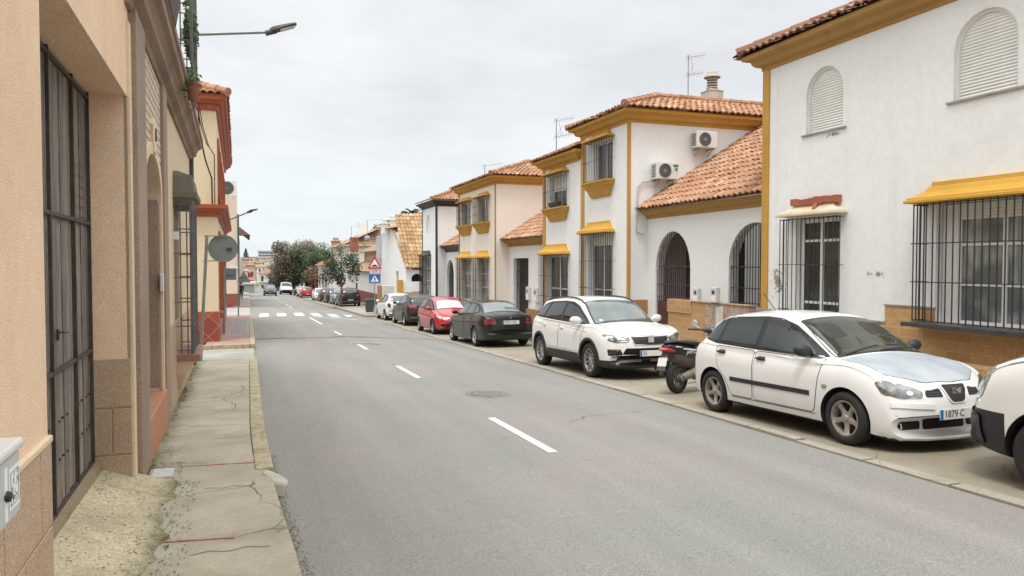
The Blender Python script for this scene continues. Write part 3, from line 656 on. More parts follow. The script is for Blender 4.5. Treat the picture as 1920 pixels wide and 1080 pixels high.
# porch wall with two arches
g1=(16.98,18.75,-.5,2.72); g2=(13.85,15.32,-.3,2.78)
cu=MB()
cu.prism(arch(g1[0],g1[1],-1.5,g1[3],16,1.05),'x',XP-.1,XP+.8); cu.prism(arch(g2[0]-.5,g2[1],-1.5,g2[3],16,1.0),'x',XP-.1,XP+.8)
pw=MB().box(XP,XP+.28,YA1-.02,YB0,-1.2,3.22).build('porch_wall',WHITE,hB); cut(pw,cu)
for (a,b,zt,rz) in ((g1[0],g1[1],g1[3],1.05),(g2[0]-.5,g2[1],g2[3],1.0)):
    m=MB(); n=round((b-a)/.105); cy=(a+b)/2
    for i in range(n+1):
        y=a+(b-a)*i/n; q=min(1,abs((y-cy)/((b-a)/2))); zt_=zt-rz+rz*math.sqrt(1-q*q); m.tube([(XP+.07,y,-.4),(XP+.07,y,zt_)],.011,5)
    for z in (.9,1.25,1.75): m.tube([(XP+.07,a,z),(XP+.07,b,z)],.013,5)
    if a>16: m.box(XP+.06,XP+.085,a,cy,-.6,.78); m.box(XP+.06,XP+.085,cy+.01,b,-.6,.78)
    o=m.build('porch_gate',MAROON if a>16 else IRON,hB)
    if a>16: o['label']='maroon barred gate in the left porch arch'
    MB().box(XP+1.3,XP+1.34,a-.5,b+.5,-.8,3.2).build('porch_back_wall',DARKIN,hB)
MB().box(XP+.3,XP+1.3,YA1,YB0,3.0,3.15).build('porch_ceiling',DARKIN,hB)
m=MB(); m.box(XP+1.28,XP+1.30,17.2,18.3,-.3,2.0); m.build('front_door',plain('brown_door',(.11,.06,.045),.5),hB)
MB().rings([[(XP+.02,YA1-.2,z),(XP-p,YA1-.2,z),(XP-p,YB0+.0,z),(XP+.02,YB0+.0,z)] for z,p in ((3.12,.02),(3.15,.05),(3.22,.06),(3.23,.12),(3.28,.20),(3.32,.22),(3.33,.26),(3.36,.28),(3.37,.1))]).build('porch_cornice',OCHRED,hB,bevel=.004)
r=MB()
# porch roof slopes up away from the street
plane_roof(r,[(XP-.40,YA1-.1,3.39),(XP-.40,YB0+.18,3.39),(XP+5.5,YB0+.0,7.0),(XP+5.5,YA1,7.0)])
r.build('porch_roof',TILE,hB,fix=False)
r=MB(); ze=ZB+.34; xa,ya,yb=XF-.40,YB0-.40,YB1+.4; xr=xa+2.3; ym=(ya+yb)/2; hz=.80
plane_roof(r,[(xa,yb,ze),(xa,ya,ze),(xr,ym,ze+hz)])
plane_roof(r,[(xa,ya,ze),(XF+8,ya,ze),(XF+8,ym,ze+hz),(xr,ym,ze+hz)])
plane_roof(r,[(XF+8,yb,ze),(xa,yb,ze),(xr,ym,ze+hz),(XF+8,ym,ze+hz)],nu=4)
capline(r,(xa+.02,ya+.02,ze+.07),(xr,ym,ze+hz+.08),.11); capline(r,(xr,ym,ze+hz+.06),(XF+8,ym,ze+hz+.06),.10); capline(r,(xa,yb,ze+.05),(xr,ym,ze+hz+.06),.1)
rf=r.build('roof',TILE,hB,fix=False)
cm=plaster('chimney_render',(.50,.47,.41),(.45,.42,.38),.8)
cx,cz=onY(1335,192,21.2)
m=MB().box(cx-.26,cx+.26,20.95,21.45,cz-.7,cz+.32); m.rectloft([(cz+.32,0),(cz+.34,.02),(cz+.36,.02),(cz+.37,-.1),(cz+.44,-.1)],cx-.26,cx+.26,20.95,21.45)
for k in range(4): m.lathe([(.01,cz+.46+k*.085),(.18,cz+.46+k*.085),(.18,cz+.50+k*.085),(.01,cz+.50+k*.085)],(cx,21.2,0),n=20)
m.lathe([(.27,cz+.80),(.27,cz+.83),(.20,cz+.90),(.16,cz+.98),(.08,cz+1.03),(.001,cz+1.04)],(cx,21.2,0),n=20)
m.build('chimney',cm,rf,bevel=.01)
antenna(1290,103,182,21.2,'tall television antenna beside the round capped chimney')
# air conditioners on the side wall
for (px,py,lab,Y) in ((1239,338,'lower of the two air conditioner units, with green stickers, on the white side wall',YB0),(1313,280,'upper of the two air conditioner units, near the tiled porch roof',YB0)):
    X,Z=onY(px,py,Y); o=aircon(X,Y,Z,lab,w=.72,h=.48)
    if px==1239:
        MB().box(.20,.36,-.375,-.3605,.36,.42).build('sticker',plain('green_sticker',(.02,.22,.12),.5),o,False); MB().box(.26,.33,-.375,-.3605,.25,.32).build('sticker',plain('green_sticker',(.02,.22,.12),.5),o,False)
p=[onY(a,b,YB0-.05) for a,b in ((1232,338),(1205,341),(1197,350),(1195,380),(1193,430),(1196,437),(1208,440))]
tag(MB().tube([(x,YB0-.05,z) for x,z in p],.022,6).build('drain_pipe',plain('grey_pipe',(.45,.43,.40),.6),smooth=50),'bent grey conduit pipe hanging from the lower air conditioner unit','pipe')
# ================================================================ HOUSE C
hC=thing('house','narrow white house with a planter in its upper barred window','house',(XF,24,gz(XF,24)))
YC0,YC1=22.5,25.85; ZCc=5.27; dC=-.0
cu=MB(); uc=(23.7,25.2,3.8,4.98); lc=(23.6,25.5,-.05,2.16)
cu.box(XF-.1,XF+.2,*uc); cu.box(XF-.1,XF+.2,*lc)
wallbox(hC,XF,XF+8,YC0+.002,YC1,-1.4,ZCc,WHITE,cu)
cornice(hC,XF,XF+8,YC0+.2,YC1,ZCc-.02,OCHRE)
corner_strip(hC,YC1-.11,XF,-.6,ZCc-.02,.24,.035)
window(hC,uc[0]+.02,uc[1]-.02,uc[2]+.02,uc[3]-.02,XF,2,(),.13,shutter=.5); grille(hC,23.58,25.3,3.82,5.0,XF,.24,.12,1,r=.009)
hood(hC,23.6,25.3,5.0,.20,XF,.30,OCHRE); sillbr(hC,23.55,25.3,3.80,.45,XF,.30)
window(hC,lc[0]+.02,lc[1]-.02,-.04,2.14,XF,2,(.45,),.13,fw=.08); grille(hC,23.45,25.65,-.1,2.16,XF,.26,.12,2,r=.0095)
hood(hC,23.5,25.65,2.16,.33,XF,.34)
potplant(XF-.15,24.4,3.83,'dark trough planter with sprigs behind the upper window bars of the narrow house',.9,.25,70)
MB().box(XF-.02,XF+.003,YC0+.1,YC1,-1.2,.0).build('tile_band',TILEBAND,hC)
r=MB(); ze=ZCc+.34; ya,yb=YC0-.1,YC1+.4; xr=xa+2.3; ym=(ya+yb)/2
plane_roof(r,[(xa,yb,ze),(xa,ya,ze),(xr,ya,ze+1.0),(xr,ym,ze+1.0)],nu=5)
plane_roof(r,[(XF+8,yb,ze),(xa,yb,ze),(xr,ym,ze+1),(XF+8,ym,ze+1.)],nu=4)
r.build('roof',TILE,hC,fix=False)
antenna(1043,222,282,24.2,'television antenna behind the eave of the narrow house')
# ================================================================ HOUSE D
hD=thing('house','cream sided house with two pairs of barred windows under yellow hoods','house',(XF,34,gz(XF,34)))
YD0,YD1=31.45,37.6; ZD=5.40
cu=MB(); ws=[]
for a,b in ((32.4,34.3),(35.3,37.2)):
    cu.box(XF-.1,XF+.2,a+.15,b-.15,3.72,4.9); cu.box(XF-.1,XF+.2,a+.15,b-.15,-.0,2.1)
wallbox(hD,XF,XF+8,YD0,YD1,-1.8,ZD,CREAMW,cu)
cornice(hD,XF,XF+8,YD0,YD1,ZD-.02,OCHRE)
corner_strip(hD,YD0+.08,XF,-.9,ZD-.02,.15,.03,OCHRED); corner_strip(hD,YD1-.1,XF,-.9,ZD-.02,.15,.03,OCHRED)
for a,b in ((32.4,34.3),(35.3,37.2)):
    window(hD,a+.17,b-.17,3.74,4.88,XF,2,(),.13,glass=PANEC); grille(hD,a,b,3.74,4.92,XF,.24,.13,2,r=.009)
    hood(hD,a,b,4.93,.2,XF,.3,OCHRE); sillbr(hD,a,b,3.74,.48,XF,.3)
    window(hD,a+.17,b-.17,0,2.08,XF,2,(.35,.65),.13,glass=PANEC); grille(hD,a-.05,b+.1,-.0,2.1,XF,.26,.13,3,r=.009)
    hood(hD,a-.05,b+.05,2.1,.31,XF,.34,wide=.0)
MB().box(XF-.02,XF+.003,YD0,YD1,-1.6,-.0).build('stone_band',STONE,hD)
cu=MB().box(XP-.1,XP+.5,29.0,30.85,-1.9,2.07)
pw=MB().box(XP,XP+.28,YC1,YD0,-1.8,2.62).build('porch_wall',WHITE,hD); cut(pw,cu)
m=MB()
for i in range(15): y=29.02+i*.13; m.tube([(XP+.15,y,-1.3),(XP+.15,y,2.05)],.012,5)
for z in (-.2,.9,1.5,2.0): m.tube([(XP+.15,29,z),(XP+.15,30.85,z)],.014,5)
m.box(XP+.14,XP+.17,29,30.85,-1.3,-.3); m.build('porch_gate',IRON,hD)
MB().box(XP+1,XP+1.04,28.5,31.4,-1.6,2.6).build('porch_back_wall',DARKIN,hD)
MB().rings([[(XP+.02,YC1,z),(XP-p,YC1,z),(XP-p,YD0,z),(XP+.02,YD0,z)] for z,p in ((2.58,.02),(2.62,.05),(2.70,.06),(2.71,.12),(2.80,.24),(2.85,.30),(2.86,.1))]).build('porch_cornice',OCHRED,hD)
r=MB(); plane_roof(r,[(XP-.42,YC1,2.88),(XP-.42,YD0+.25,2.88),(XP+5.,YD0,6.3),(XP+5.,YC1,6.3)],nu=5); r.build('porch_roof',TILE,hD,fix=False)
r=MB(); ze=ZD+.34; ya,yb=YD0-.4,YD1+.4; xr=xa+2.9; ym=(ya+yb)/2; hz=1.0
plane_roof(r,[(xa,yb,ze),(xa,ya,ze),(xr,ya+2.9,ze+hz),(xr,yb-2.9,ze+hz)],nu=5)
plane_roof(r,[(xa,ya,ze),(XF+8,ya,ze),(XF+8,ya+2.9,ze+hz),(xr,ya+2.9,ze+hz)],nu=5)
plane_roof(r,[(XF+8,yb,ze),(xa,yb,ze),(xr,yb-2.9,ze+hz),(XF+8,yb-2.9,ze+hz)],nu=4)
capline(r,(xa,ya,ze+.06),(xr,ya+2.9,ze+hz+.08)); r.build('roof',TILE,hD,fix=False)
antenna(909,308,338,34.5,'small television antenna on the cream sided house',1.3,1)
# ================================================================ HOUSE E (black trim)
hE=thing('house','white house with black trim, a red brown base and a dark arched doorway','house',(XF,44,gz(XF,44)))
YE0,YE1=42.6,46.2; ZE=5.2; BLK=plain('black_trim',(.035,.03,.028),.6,var=.3)
cu=MB(); cu.prism(arch(44.0,45.15,3.65,4.8,12),'x',XF-.1,XF+.12); cu.box(XF-.1,XF+.2,43.95,46.0,-.2,2.3)
wallbox(hE,XF,XF+8,YE0,YE1,-2.2,ZE,WHITE,cu)
MB().prism(arch(44.0,45.15,3.65,4.8,12),'x',XF+.10,XF+.115).build('window',SHUT,hE)
cornice(hE,XF,XF+8,YE0,YE1,ZE,BLK)
for y in (YE0+.04,YE1-.05): MB().box(XF-.03,XF+.005,y-.05,y+.05,-.5,ZE).build('pilaster',BLK,hE)
MB().box(XF-.01,XF+.08,YE0-.03,YE0+.0,-.5,ZE).build('pilaster',BLK,hE)
window(hE,44.0,45.9,-.2,2.28,XF,2,(.4,.7),.13,glass=PANEC); grille(hE,43.9,46.05,-.3,2.3,XF,.26,.14,2,r=.011)
hood(hE,43.95,46.05,2.3,.3,XF,.36,BLK)
MB().box(XF-.02,XF+.003,YE0,YE1,-2.1,-.35).build('wall_base',REDBASE,hE)
MB().box(XF+.0,XP,YE0-.025,YE0,-2.1,-.35).build('wall_base',REDBASE,hE)
cu=MB().prism(arch(40.9,42.5,-2.3,2.07,12,.9),'x',XP-.1,XP+.5)
pw=MB().box(XP,XP+.28,YD1,YE0,-2.1,2.55).build('porch_wall',WHITE,hE); cut(pw,cu)
MB().box(XP-.02,XP+.003,YD1,40.85,-2.1,-.35).build('wall_base',REDBASE,hE)
m=MB()
for i in range(12): y=40.95+i*.14; m.tube([(XP+.15,y,-1.6),(XP+.15,y,1.9)],.012,5)
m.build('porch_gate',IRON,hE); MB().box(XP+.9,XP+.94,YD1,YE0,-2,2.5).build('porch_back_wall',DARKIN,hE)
MB().rings([[(XP+.02,YD1,z),(XP-p,YD1,z),(XP-p,YE0,z),(XP+.02,YE0,z)] for z,p in ((2.5,.02),(2.55,.05),(2.65,.1),(2.75,.28),(2.8,.3),(2.81,.1))]).build('porch_cornice',BLK,hE)
r=MB(); plane_roof(r,[(XP-.42,YD1,2.83),(XP-.42,YE0+.25,2.83),(XP+5.,YE0,6.1),(XP+5.,YD1,6.1)],nu=4); r.build('porch_roof',TILE,hE,fix=False)
r=MB(); ze=ZE+.36; ya,yb=YE0-.4,YE1+.4; xr=xa+2.3; ym=(ya+yb)/2; hz=.85
plane_roof(r,[(xa,yb,ze),(xa,ya,ze),(xr,ym,ze+hz)],nu=5); plane_roof(r,[(xa,ya,ze),(XF+8,ya,ze),(XF+8,ym,ze+hz),(xr,ym,ze+hz)],nu=5)
capline(r,(xa,ya,ze+.06),(xr,ym,ze+hz+.08)); r.build('roof',TILE,hE,fix=False)
# ================================================================ front boundary walls, meter boxes
def O2(px,py): return onX(px,py,XF)
bw=thing('boundary_wall','low front wall, brown tile turning to split stone, below the porch arches','wall',(XF,16,gz(XF,16)))
ya=onX(1253,560,XF)[0]; yb_=onX(1322,570,XF)[0]; yc=13.75
zt=.88
MB().box(XF,XF+.16,yb_,ya,-.9,zt).build('tiled_section',TILEBAND,bw); MB().box(XF+.002,XF+.158,yc,yb_-.002,-.9,zt-.01).build('stone_section',STONE,bw)
MB().box(XF-.02,XF+.18,yc-.02,ya+.02,zt,zt+.03).build('coping',plain('terracotta_coping',(.42,.26,.16),.8,var=.2),bw,bevel=.005)
MB().box(XF-.035,XF-.001,onX(1297,570,XF)[0],ya+.01,zt-.30,zt+.005).build('tile_panel',TILEBAND,bw,bevel=.005)
y=onX(1349,600,XF)[0]; MB().box(XF-.03,XF-.001,y-.16,y+.12,zt-.55,zt-.06).build('meter_door',plain('cream_door',(.60,.58,.52),.6),bw,bevel=.008)
def meter(px,py,w,h,X,label,d=.12):
    y,z=onX(px,py,X); t=thing('meter_box',label,'meter box',(X,y,z),group=None)
    MB().box(-d,0,-w/2,w/2,-h/2,h/2).build('casing',PLAST,t,False,bevel=.012)
    MB().box(-d-.004,-d,-w*.25,w*.2,h*.05,h*.3).build('meter_window',DGREY,t,False)
    MB().box(-d-.003,-d,-w*.38,w*.38,-h*.38,-h*.05).build('meter_lid',WHT,t,False)
meter(1311,553,.22,.34,XF+.12,'pale meter box on the porch wall left of the other one'); meter(1345,553,.24,.36,XF+.02,'pale meter box over the split stone wall, beside the dark arch')
meter(993,550,.3,.55,XP,'left pale meter box on the wall beside the dark porch gate'); meter(1008,553,.3,.6,XP,'right pale meter box between the dark gate and the ochre strip')
m=MB().box(XF-.1,XF-.02,26.3,28.6,-1.4,-.0); 
bw2=MB().box(XF+.45,XF+.58,25.9,28.9,-1.6,-.02).build('boundary_wall',plaster('brown_low_wall',(.33,.20,.11),(.6,.55,.5),.4)); tag(bw2,'low brown rendered wall under the pale meter boxes','wall')
# ================================================================ HOUSE F (golden roof)
hF=thing('house','white house with a wide golden tiled roof and two white chimneys behind','house',(XF,56,gz(XF,56)))
yn=51.5; xe=18.
Yf,zt_=O(704,441); zeave=onY(741,503,yn)[1]
cu=MB(); wl_=onX(716,470,XF)[0]; cu.box(XF-.1,XF+.2,wl_,wl_+3.4,onX(712,510,XF)[1]*0+1.6,4.2); cu.box(XF-.1,XF+.2,54.2,55.2,-.4,1.3)
w=MB(); ridgeY=56.2; zr=onX(727,432,XF)[1]
poly=[(yn,-2.6),(62,-2.6),(62,4.9),(ridgeY,zr),(yn,zeave)]
w.prism(poly,'x',XF,XF+.4); ww=w.build('wall',WHITE,hF); cut(ww,cu)
cu=MB().prism(arch(*[onY(p,500,yn)[0] for p in (764,800)],-3,onY(790,513,yn)[1],14,1.2),'y',yn-.1,yn+.6)
w=MB().box(XF+.402,xe,yn,yn+.4,-2.6,zeave); ww=w.build('front_wall',WHITE,hF); cut(ww,cu)
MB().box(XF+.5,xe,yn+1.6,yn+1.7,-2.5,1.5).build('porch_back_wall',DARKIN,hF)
MB().box(XF+.5,xe,yn-.05,yn-.001,zeave-.12,zeave+.02).build('eave_trim',REDBASE,hF)
window(hF,wl_,wl_+3.4,1.6,4.2,XF,3,(),.1,glass=PANEC); window(hF,54.2,55.2,-.4,1.3,XF,1,(),.1)
x2,z2=onY(800,402,ridgeY)
r=MB(); plane_roof(r,[(XF-.05,yn-.3,zeave),(xe+2,yn-.3,zeave),(xe+2,ridgeY,zr+1.9),(XF-.05,ridgeY,zr)],nu=6,pu=.27,pv=.42,amp=.11,st=.04)
capline(r,(XF-.05,ridgeY,zr+.06),(xe+2,ridgeY,zr+2.),.13); capline(r,(XF,yn-.3,zeave+.05),(XF,ridgeY,zr+.06),.09)
plane_roof(r,[(XF-.35,62.3,4.85),(XF-.35,ridgeY-.5,zr-.02),(XF+4,ridgeY-.5,zr+1.),(XF+4,62.3,5.8)],nu=4)
rf=r.build('roof',TILEG,hF,fix=False)
for a,b,c,lab in ((716,744,420,0),(729,743,413,1)):
    x0_,zz=onY(716 if lab==0 else 728,435,58); x1_,_=onY(727 if lab==0 else 742,435,58); ztop=onY(720,c,58)[1]
    m=MB().box(x0_,x1_,57.6,58.4,zr-.3,ztop); m.box(x0_-.08,x1_+.08,57.5,58.5,ztop,ztop+.08); m.rectloft([(ztop+.08,-.1),(ztop+.3,-.1),(ztop+.31,.0),(ztop+.42,-.3)],x0_,x1_,57.6,58.4); m.build('chimney',WHITE,rf)
# yard fence
fe=thing('fence','white slatted yard fence with a yellow pillar in front of the arch','fence',(11.5,49,gz(11,49)))
Yq=49.; xA,zq=onY(745,525,Yq); xB,_=onY(755,525,Yq)
MB().box(xA,xB,Yq-.15,Yq+.15,-2.,zq).build('pillar',BRIGHTO,fe)
m=MB(); xx=xB
while xx<xB+3.4: m.box(xx,xx+.10,Yq-.02,Yq+.02,onY(760,547,Yq)[1],onY(760,528,Yq)[1]); xx+=.115
m.build('slats',WHT,fe); MB().box(xB,xB+3.6,Yq-.1,Yq+.1,-2,onY(760,548,Yq)[1]).build('low_wall',plaster('rough_wall',(.4,.33,.28),(.6,.6,.6),.5),fe)
ub_=thing('utility_cabinet','pale grey utility cabinet behind the parked white hatchback','cabinet',(0,0,0)); ub_.location=(onY(728,545,47)[0],47,gz(9,47)+.12)
MB().box(-.35,.35,-.2,.2,0,onY(728,535,47)[1]-gz(9,47)-.12).build('casing',PLAST,ub_,False,bevel=.02)
m=MB().box(-.02,.0,-.205,-.2,.1,1.2); m.build('door_seam',DGREY,ub_,False)
tag(MB().box(*[onY(p,540,49)[0] for p in (708,718)],48.8,49.2,-1.6,onY(710,536,49)[1]).build('gate_pillar',plain('tan_pillar',(.36,.20,.11),.8,var=.2)),'tan square gate pillar just right of the crossing sign pole','pillar')
# ================================================================ HOUSE G (tan, stepped roofs) with white wall
hG=thing('house','tan house with two tiers of clay roof above a long white wall','house',(XF,66,gz(XF,66)))
ZG=1.12
MB().box(XF,XF+3,62.35,84,-3.2,ZG).build('wall',WHITE,hG)
MB().box(XF-.03,XF-.002,62.35,84,-3.2,-.73).build('wall_base',REDBASE,hG)
yy_=onX(670,540,XF)[0]; MB().box(XF-.14,XF-.03,yy_-.12,yy_+.12,onX(670,563,XF)[1],onX(670,530,XF)[1]).build('down_pipe',REDBASE,hG)
TAN=plaster('tan_render',(.50,.39,.27),(.8,.75,.7),.3)
MB().box(XF+1.6,XF+8,62.35,82,ZG,3.05).build('upper_wall',TAN,hG)
r=MB()
plane_roof(r,[(XF-.4,84.3,ZG),(XF-.4,62.0,ZG),(XF+1.7,62.0,ZG+.95),(XF+1.7,84.3,ZG+.95)],nu=4,pu=.3)
plane_roof(r,[(XF+1.1,82.6,3.05),(XF+1.1,61.8,3.05),(XF+4.5,65,4.9),(XF+4.5,79,4.9)],nu=4,pu=.3)
plane_roof(r,[(XF+1.1,61.8,3.05),(XF+8,61.8,3.05),(XF+4.5,65,4.9)],nu=4,pu=.3)
rg=r.build('roof',TILEP,hG,fix=False)
x_,z_=onY(664,456,81); m=MB().box(x_-.4,x_+.4,80.5,81.5,3.1,z_+.1)
for k in (-.3,0,.3): m.lathe([(.14,z_+.1),(.14,z_+.5),(.2,z_+.55),(.05,z_+.7),(.01,z_+.7)],(x_+k,81,0),n=8)
m.build('chimney',plain('brick_red',(.30,.12,.08),.9,var=.3),rg)
antenna(689,412,448,64,'television antenna above the tan house',2.,1); antenna(659,424,452,66,'thin far television antenna above the red chimney',1.,1)
o=MB().lathe([(.01,-.12),(.14,-.09),(.26,0),(.26,.01),(.14,-.08),(.01,-.11)],(0,0,0),'y',20).build('satellite_dish',plain('grey_dish',(.35,.35,.36),.5)); o.location=(onY(686,0,64)[0],64,onY(686,447,64)[1]); tag(o,'grey satellite dish by the tan house roof edge','dish')
# ================================================================ HOUSE H : row past the tree
hH=thing('house','white house with a mixed clay roof and white chimney behind the street tree','house',(XF,84,gz(XF,84)))
def hx(px,py): return onX(px,py,XF)
Y1,Y0=98,86
MB().box(XF,XF+7,Y0,Y1,-3.8,hx(600,470)[1]).build('wall',CREAMW,hH)
for i in range(3): window(hH,Y0+1+i*3.8,Y0+2.6+i*3.8,-2.0,-.2,XF,2,(),.1)
for o_ in hH.children:
    pass
r=MB(); zz=hx(600,470)[1]; plane_roof(r,[(XF-.5,Y1+.4,zz),(XF-.5,Y0-.4,zz),(XF+4,Y0-.4,zz+2.1),(XF+4,Y1+.4,zz+2.1)],nu=4,pu=.32); plane_roof(r,[(XF-.5,Y0-.4,zz),(XF+7,Y0-.4,zz),(XF+6,Y0+1,zz+2.1),(XF+4,Y0+1,zz+2.1)],nu=4,pu=.32)
rr_=r.build('roof',TILEP,hH,fix=False); MB().box(XF+2,XF+3.2,89,90.2,zz,zz+2.9).build('chimney',WHITE,rr_)
hI=thing('house','low cottage with a dark clay roof and brick chimney beside the far wood','house',(XF,103,gz(XF,103)))
MB().box(XF-.5,XF+7,100,114,-4.2,1.6).build('wall',WHITE,hI)
for i in range(3): MB().box(XF-.54,XF-.5,101.5+i*4.5,103+i*4.5,-1.8,.2).build('window',PANE,hI)
r=MB(); plane_roof(r,[(XF-1,114.4,1.6),(XF-1,99.6,1.6),(XF+3.5,99.6,3.9),(XF+3.5,114.4,3.9)],nu=4,pu=.36,pv=.5); plane_roof(r,[(XF-1,99.6,1.6),(XF+8,99.6,1.6),(XF+3.5,99.7,3.9)],nu=4,pu=.36,pv=.5)
rr_=r.build('roof',TILED,hI,fix=False); MB().box(XF+.5,XF+1.6,104,105.2,1.6,4.9).rectloft([(4.9,.1),(5.0,.1),(5.1,-.2),(5.4,-.2)],XF+.5,XF+1.6,104,105.2).build('chimney',plain('brick_pink',(.42,.27,.2),.9,var=.2),rr_)
# bare climbing hedge in front of it
# ================================================================ LEFT SIDE (local frame of the long left wall: x=off, y=along)
def lthing(name,label,cat,y=0.):
    t=thing(name,label,cat,(LX0,0,0),-LK*1.0); return t
STUC=plaster('tan_stucco',(.84,.61,.425),(.62,.52,.42),.35,.5,110,True,.28)
STUCL=plaster('pale_stucco',(.72,.57,.40),(.7,.62,.5),.25,.3,110,True,.12)
GRAN=plain('brown_granite',(.22,.155,.115),.75,var=.3,scale=40)
def speck(name,a,b_,c_):
    m,nt,b=new(name); v=coords(nt); n1=ramp(nt,noise(nt,v,95,3,.85),.36,.62,a,b_); n2=ramp(nt,noise(nt,v,180,2,.8),.56,.64)
    c=mix(nt,n2,n1,c_); st=ramp(nt,noise(nt,v,.9,5),.4,.8,(1.08,)*3,(.72,)*3); c=mix(nt,1.,c,st,'MULTIPLY')
    nt.links.new(c,b.inputs['Base Color']); b.inputs['Roughness'].default_value=.7; bump(nt,b,noise(nt,v,110,3,.8),.35,.006); return m
GRAN=speck('brown_granite',(.15,.10,.07),(.38,.275,.20),(.44,.36,.28))
GRANL=speck('tan_pebble_render',(.34,.23,.145),(.60,.44,.30),(.18,.115,.08))
MOULD=plaster('weathered_moulding',(.30,.22,.165),(.45,.42,.4),.8,.5,40)
CREAML=plaster('cream_wall',(.66,.53,.37),(.75,.68,.58),.3,.2)
YG0,_=onL(83,500); YG1,_=onL(243,500); zlin=onL(242,187)[1]; GOFF=-.28
YGR1=onL(247,500)[0]
# ---- garage building
gb=lthing('garage_building','tan stucco building with a deep garage door recess, nearest on the left','building')
def LZ(y): return gz(-.8,y)
cu=MB().box(-3.,.2,YG0,YG1,-.6,zlin)   # recess
w=MB().box(-6,0,-4,YGR1,-1.2,8.5).build('wall',STUC,gb,False)
cu2=MB().box(GOFF,.2,YG0,YG1,-.8,zlin); cut(w,MB().box(GOFF-.12,.2,YG0,YG1,-.8,zlin))
# stone plinth blocks (proud, with dark joints)
PL=[]
m=MB(); tp=1.03
def blocks(m,y0,y1,zs,off,w_,x=0.,dx=.018):
    for k,(za,zb_) in enumerate(zs):
        y=y0-(w_*.5 if k%2 else 0); 
        while y<y1:
            a=max(y0,y)+.006; b=min(y1,y+w_)-.006
            if b-a>.02: m.box(x-.05,x+dx,a,b,za+.006,zb_-.006)
            y+=w_
blocks(m,-3,YG0-.0,[(-.4,.27),(.27,.66),(.66,tp)],0,.55,0.,.016)
m.build('stone_plinth',GRANL,gb,False,bevel=.004)
MB().box(-.04,.022,-3,YG0-.002,tp,tp+.03).build('plinth_coping',STUCL,gb,False,bevel=.006)
m=MB()   # far reveal blocks (face -Y)
for k,(za,zb_) in enumerate([(-.3,.28),(.28,.66),(.66,1.06),(1.06,1.22)][:3]):
    cs=[GOFF,-.14,.0] if k%2 else [GOFF,.0]
    for a,b in zip(cs,cs[1:]): m.box(a+.005,b-.004,YG1-.02,YG1+.03,za+.006,zb_-.006)
m.build('reveal_blocks',GRANL,gb,False,bevel=.004)
MB().box(-.03,.022,YG1+.0,YGR1-.003,-.3,zlin+.6).build('door_jamb_strip',STUCL,gb,False,bevel=.004)
# ---- doors
def wood():
    m,nt,b=new('weathered_wood'); v=coords(nt,(16,16,.7)); at=nd(nt,'Attribute',attribute_name='tone')
    g=noise(nt,v,3.6,9,.82,1.2); c=ramp(nt,g,.40,.62,(.085,.072,.060),(.38,.345,.295)); c=mix(nt,math_(nt,'MULTIPLY',ramp(nt,noise(nt,coords(nt,(2.5,2.5,.6)),1.6,5,.7),.45,.65),.6),c,(.13,.105,.085))
    c=mix(nt,1.,c,ramp(nt,at.outputs['Fac'],0,1,(.72,.71,.71),(1.15,1.12,1.08)),'MULTIPLY')
    v2=coords(nt,(1,1,1)); gr=nd(nt,'SeparateXYZ',{'Vector':v2}); c=mix(nt,ramp(nt,math_(nt,'ADD',gr.outputs['Z'],math_(nt,'MULTIPLY',noise(nt,v2,3,4),.8)),.35,1.9),mix(nt,1.,c,(1.55,1.42,1.25),'MULTIPLY'),c)
    nt.links.new(c,b.inputs['Base Color']); b.inputs['Roughness'].default_value=.85; bump(nt,b,g,.7,.006); return m
WOOD=wood(); STEEL=plain('dark_door_steel',(.05,.038,.032),.6,var=.4,scale=10)
gd=lthing('garage_door','tall weathered grey plank garage doors in a dark steel frame','garage door')
def gp(px,py): return onL(px,py,GOFF)
y0,y1=YG0-.1,YG1; zb0,zb1=.30,zlin
vs_=[y0]; 
bars=[gp(94,500)[0],gp(139,500)[0]]
zbars=[gp(94,399)[1],gp(120,688)[1]]
y=y0; m=MB()
while y<y1-.02:
    b=min(y1,y+.14+random.uniform(-.015,.015)); d=random.uniform(-.006,.008)
    m.box(GOFF-.05,GOFF-.012+d,y+.004,b-.004,.24+.02*random.random(),zlin-.03); y=b
m.build('planks',WOOD,gd,False,bevel=.002)
m=MB()
for y in (y0+.03,bars[0],bars[1],y1-.03): m.box(GOFF-.02,GOFF+.014,y-.009,y+.009,.22,zlin)
for z in (.24,zbars[0],zbars[1],zlin-.04): m.box(GOFF-.02,GOFF+.010,y0,y1,z-.014,z+.014)
m.build('steel_frame',STEEL,gd,False,bevel=.003)
m=MB(); 
for y in [bars[0]-.1,bars[0]+.06,bars[0]+.2,bars[0]+.33,bars[0]+.45,bars[1]+.1,bars[1]+.25,bars[1]+.4,bars[1]+.55]:
    for z in (.55,.8,): m.lathe([(.001,GOFF+.004),(.009,GOFF),(.009,GOFF-.02)],(0,y,z),'x',8)
m.build('bolts',STEEL,gd,False)
m=MB(); yv0=bars[1]+.12
for i in range(9):
    for k in range(6): m.lathe([(.001,GOFF-.002),(.009,GOFF-.003)],(0,yv0+i*.055,zlin-.62-k*.075),'x',8)
m.build('vent_holes',LET,gd,False)
yh,zh=gp(100,629); m=MB().tube([(GOFF,yh+.1,zh+.01),(GOFF+.04,yh+.1,zh+.01),(GOFF+.042,yh+.1+.12,zh)],.006,8); m.box(GOFF-.0,GOFF+.014,yh+.085,yh+.11,zh-.04,zh+.03); m.build('handle',IRON,gd,False)
MB().box(GOFF-.05,GOFF+.06,y0,y1,.16,.235).build('threshold',plaster('threshold_stone',(.30,.24,.16),(.5,.5,.4),.6),gd,False)
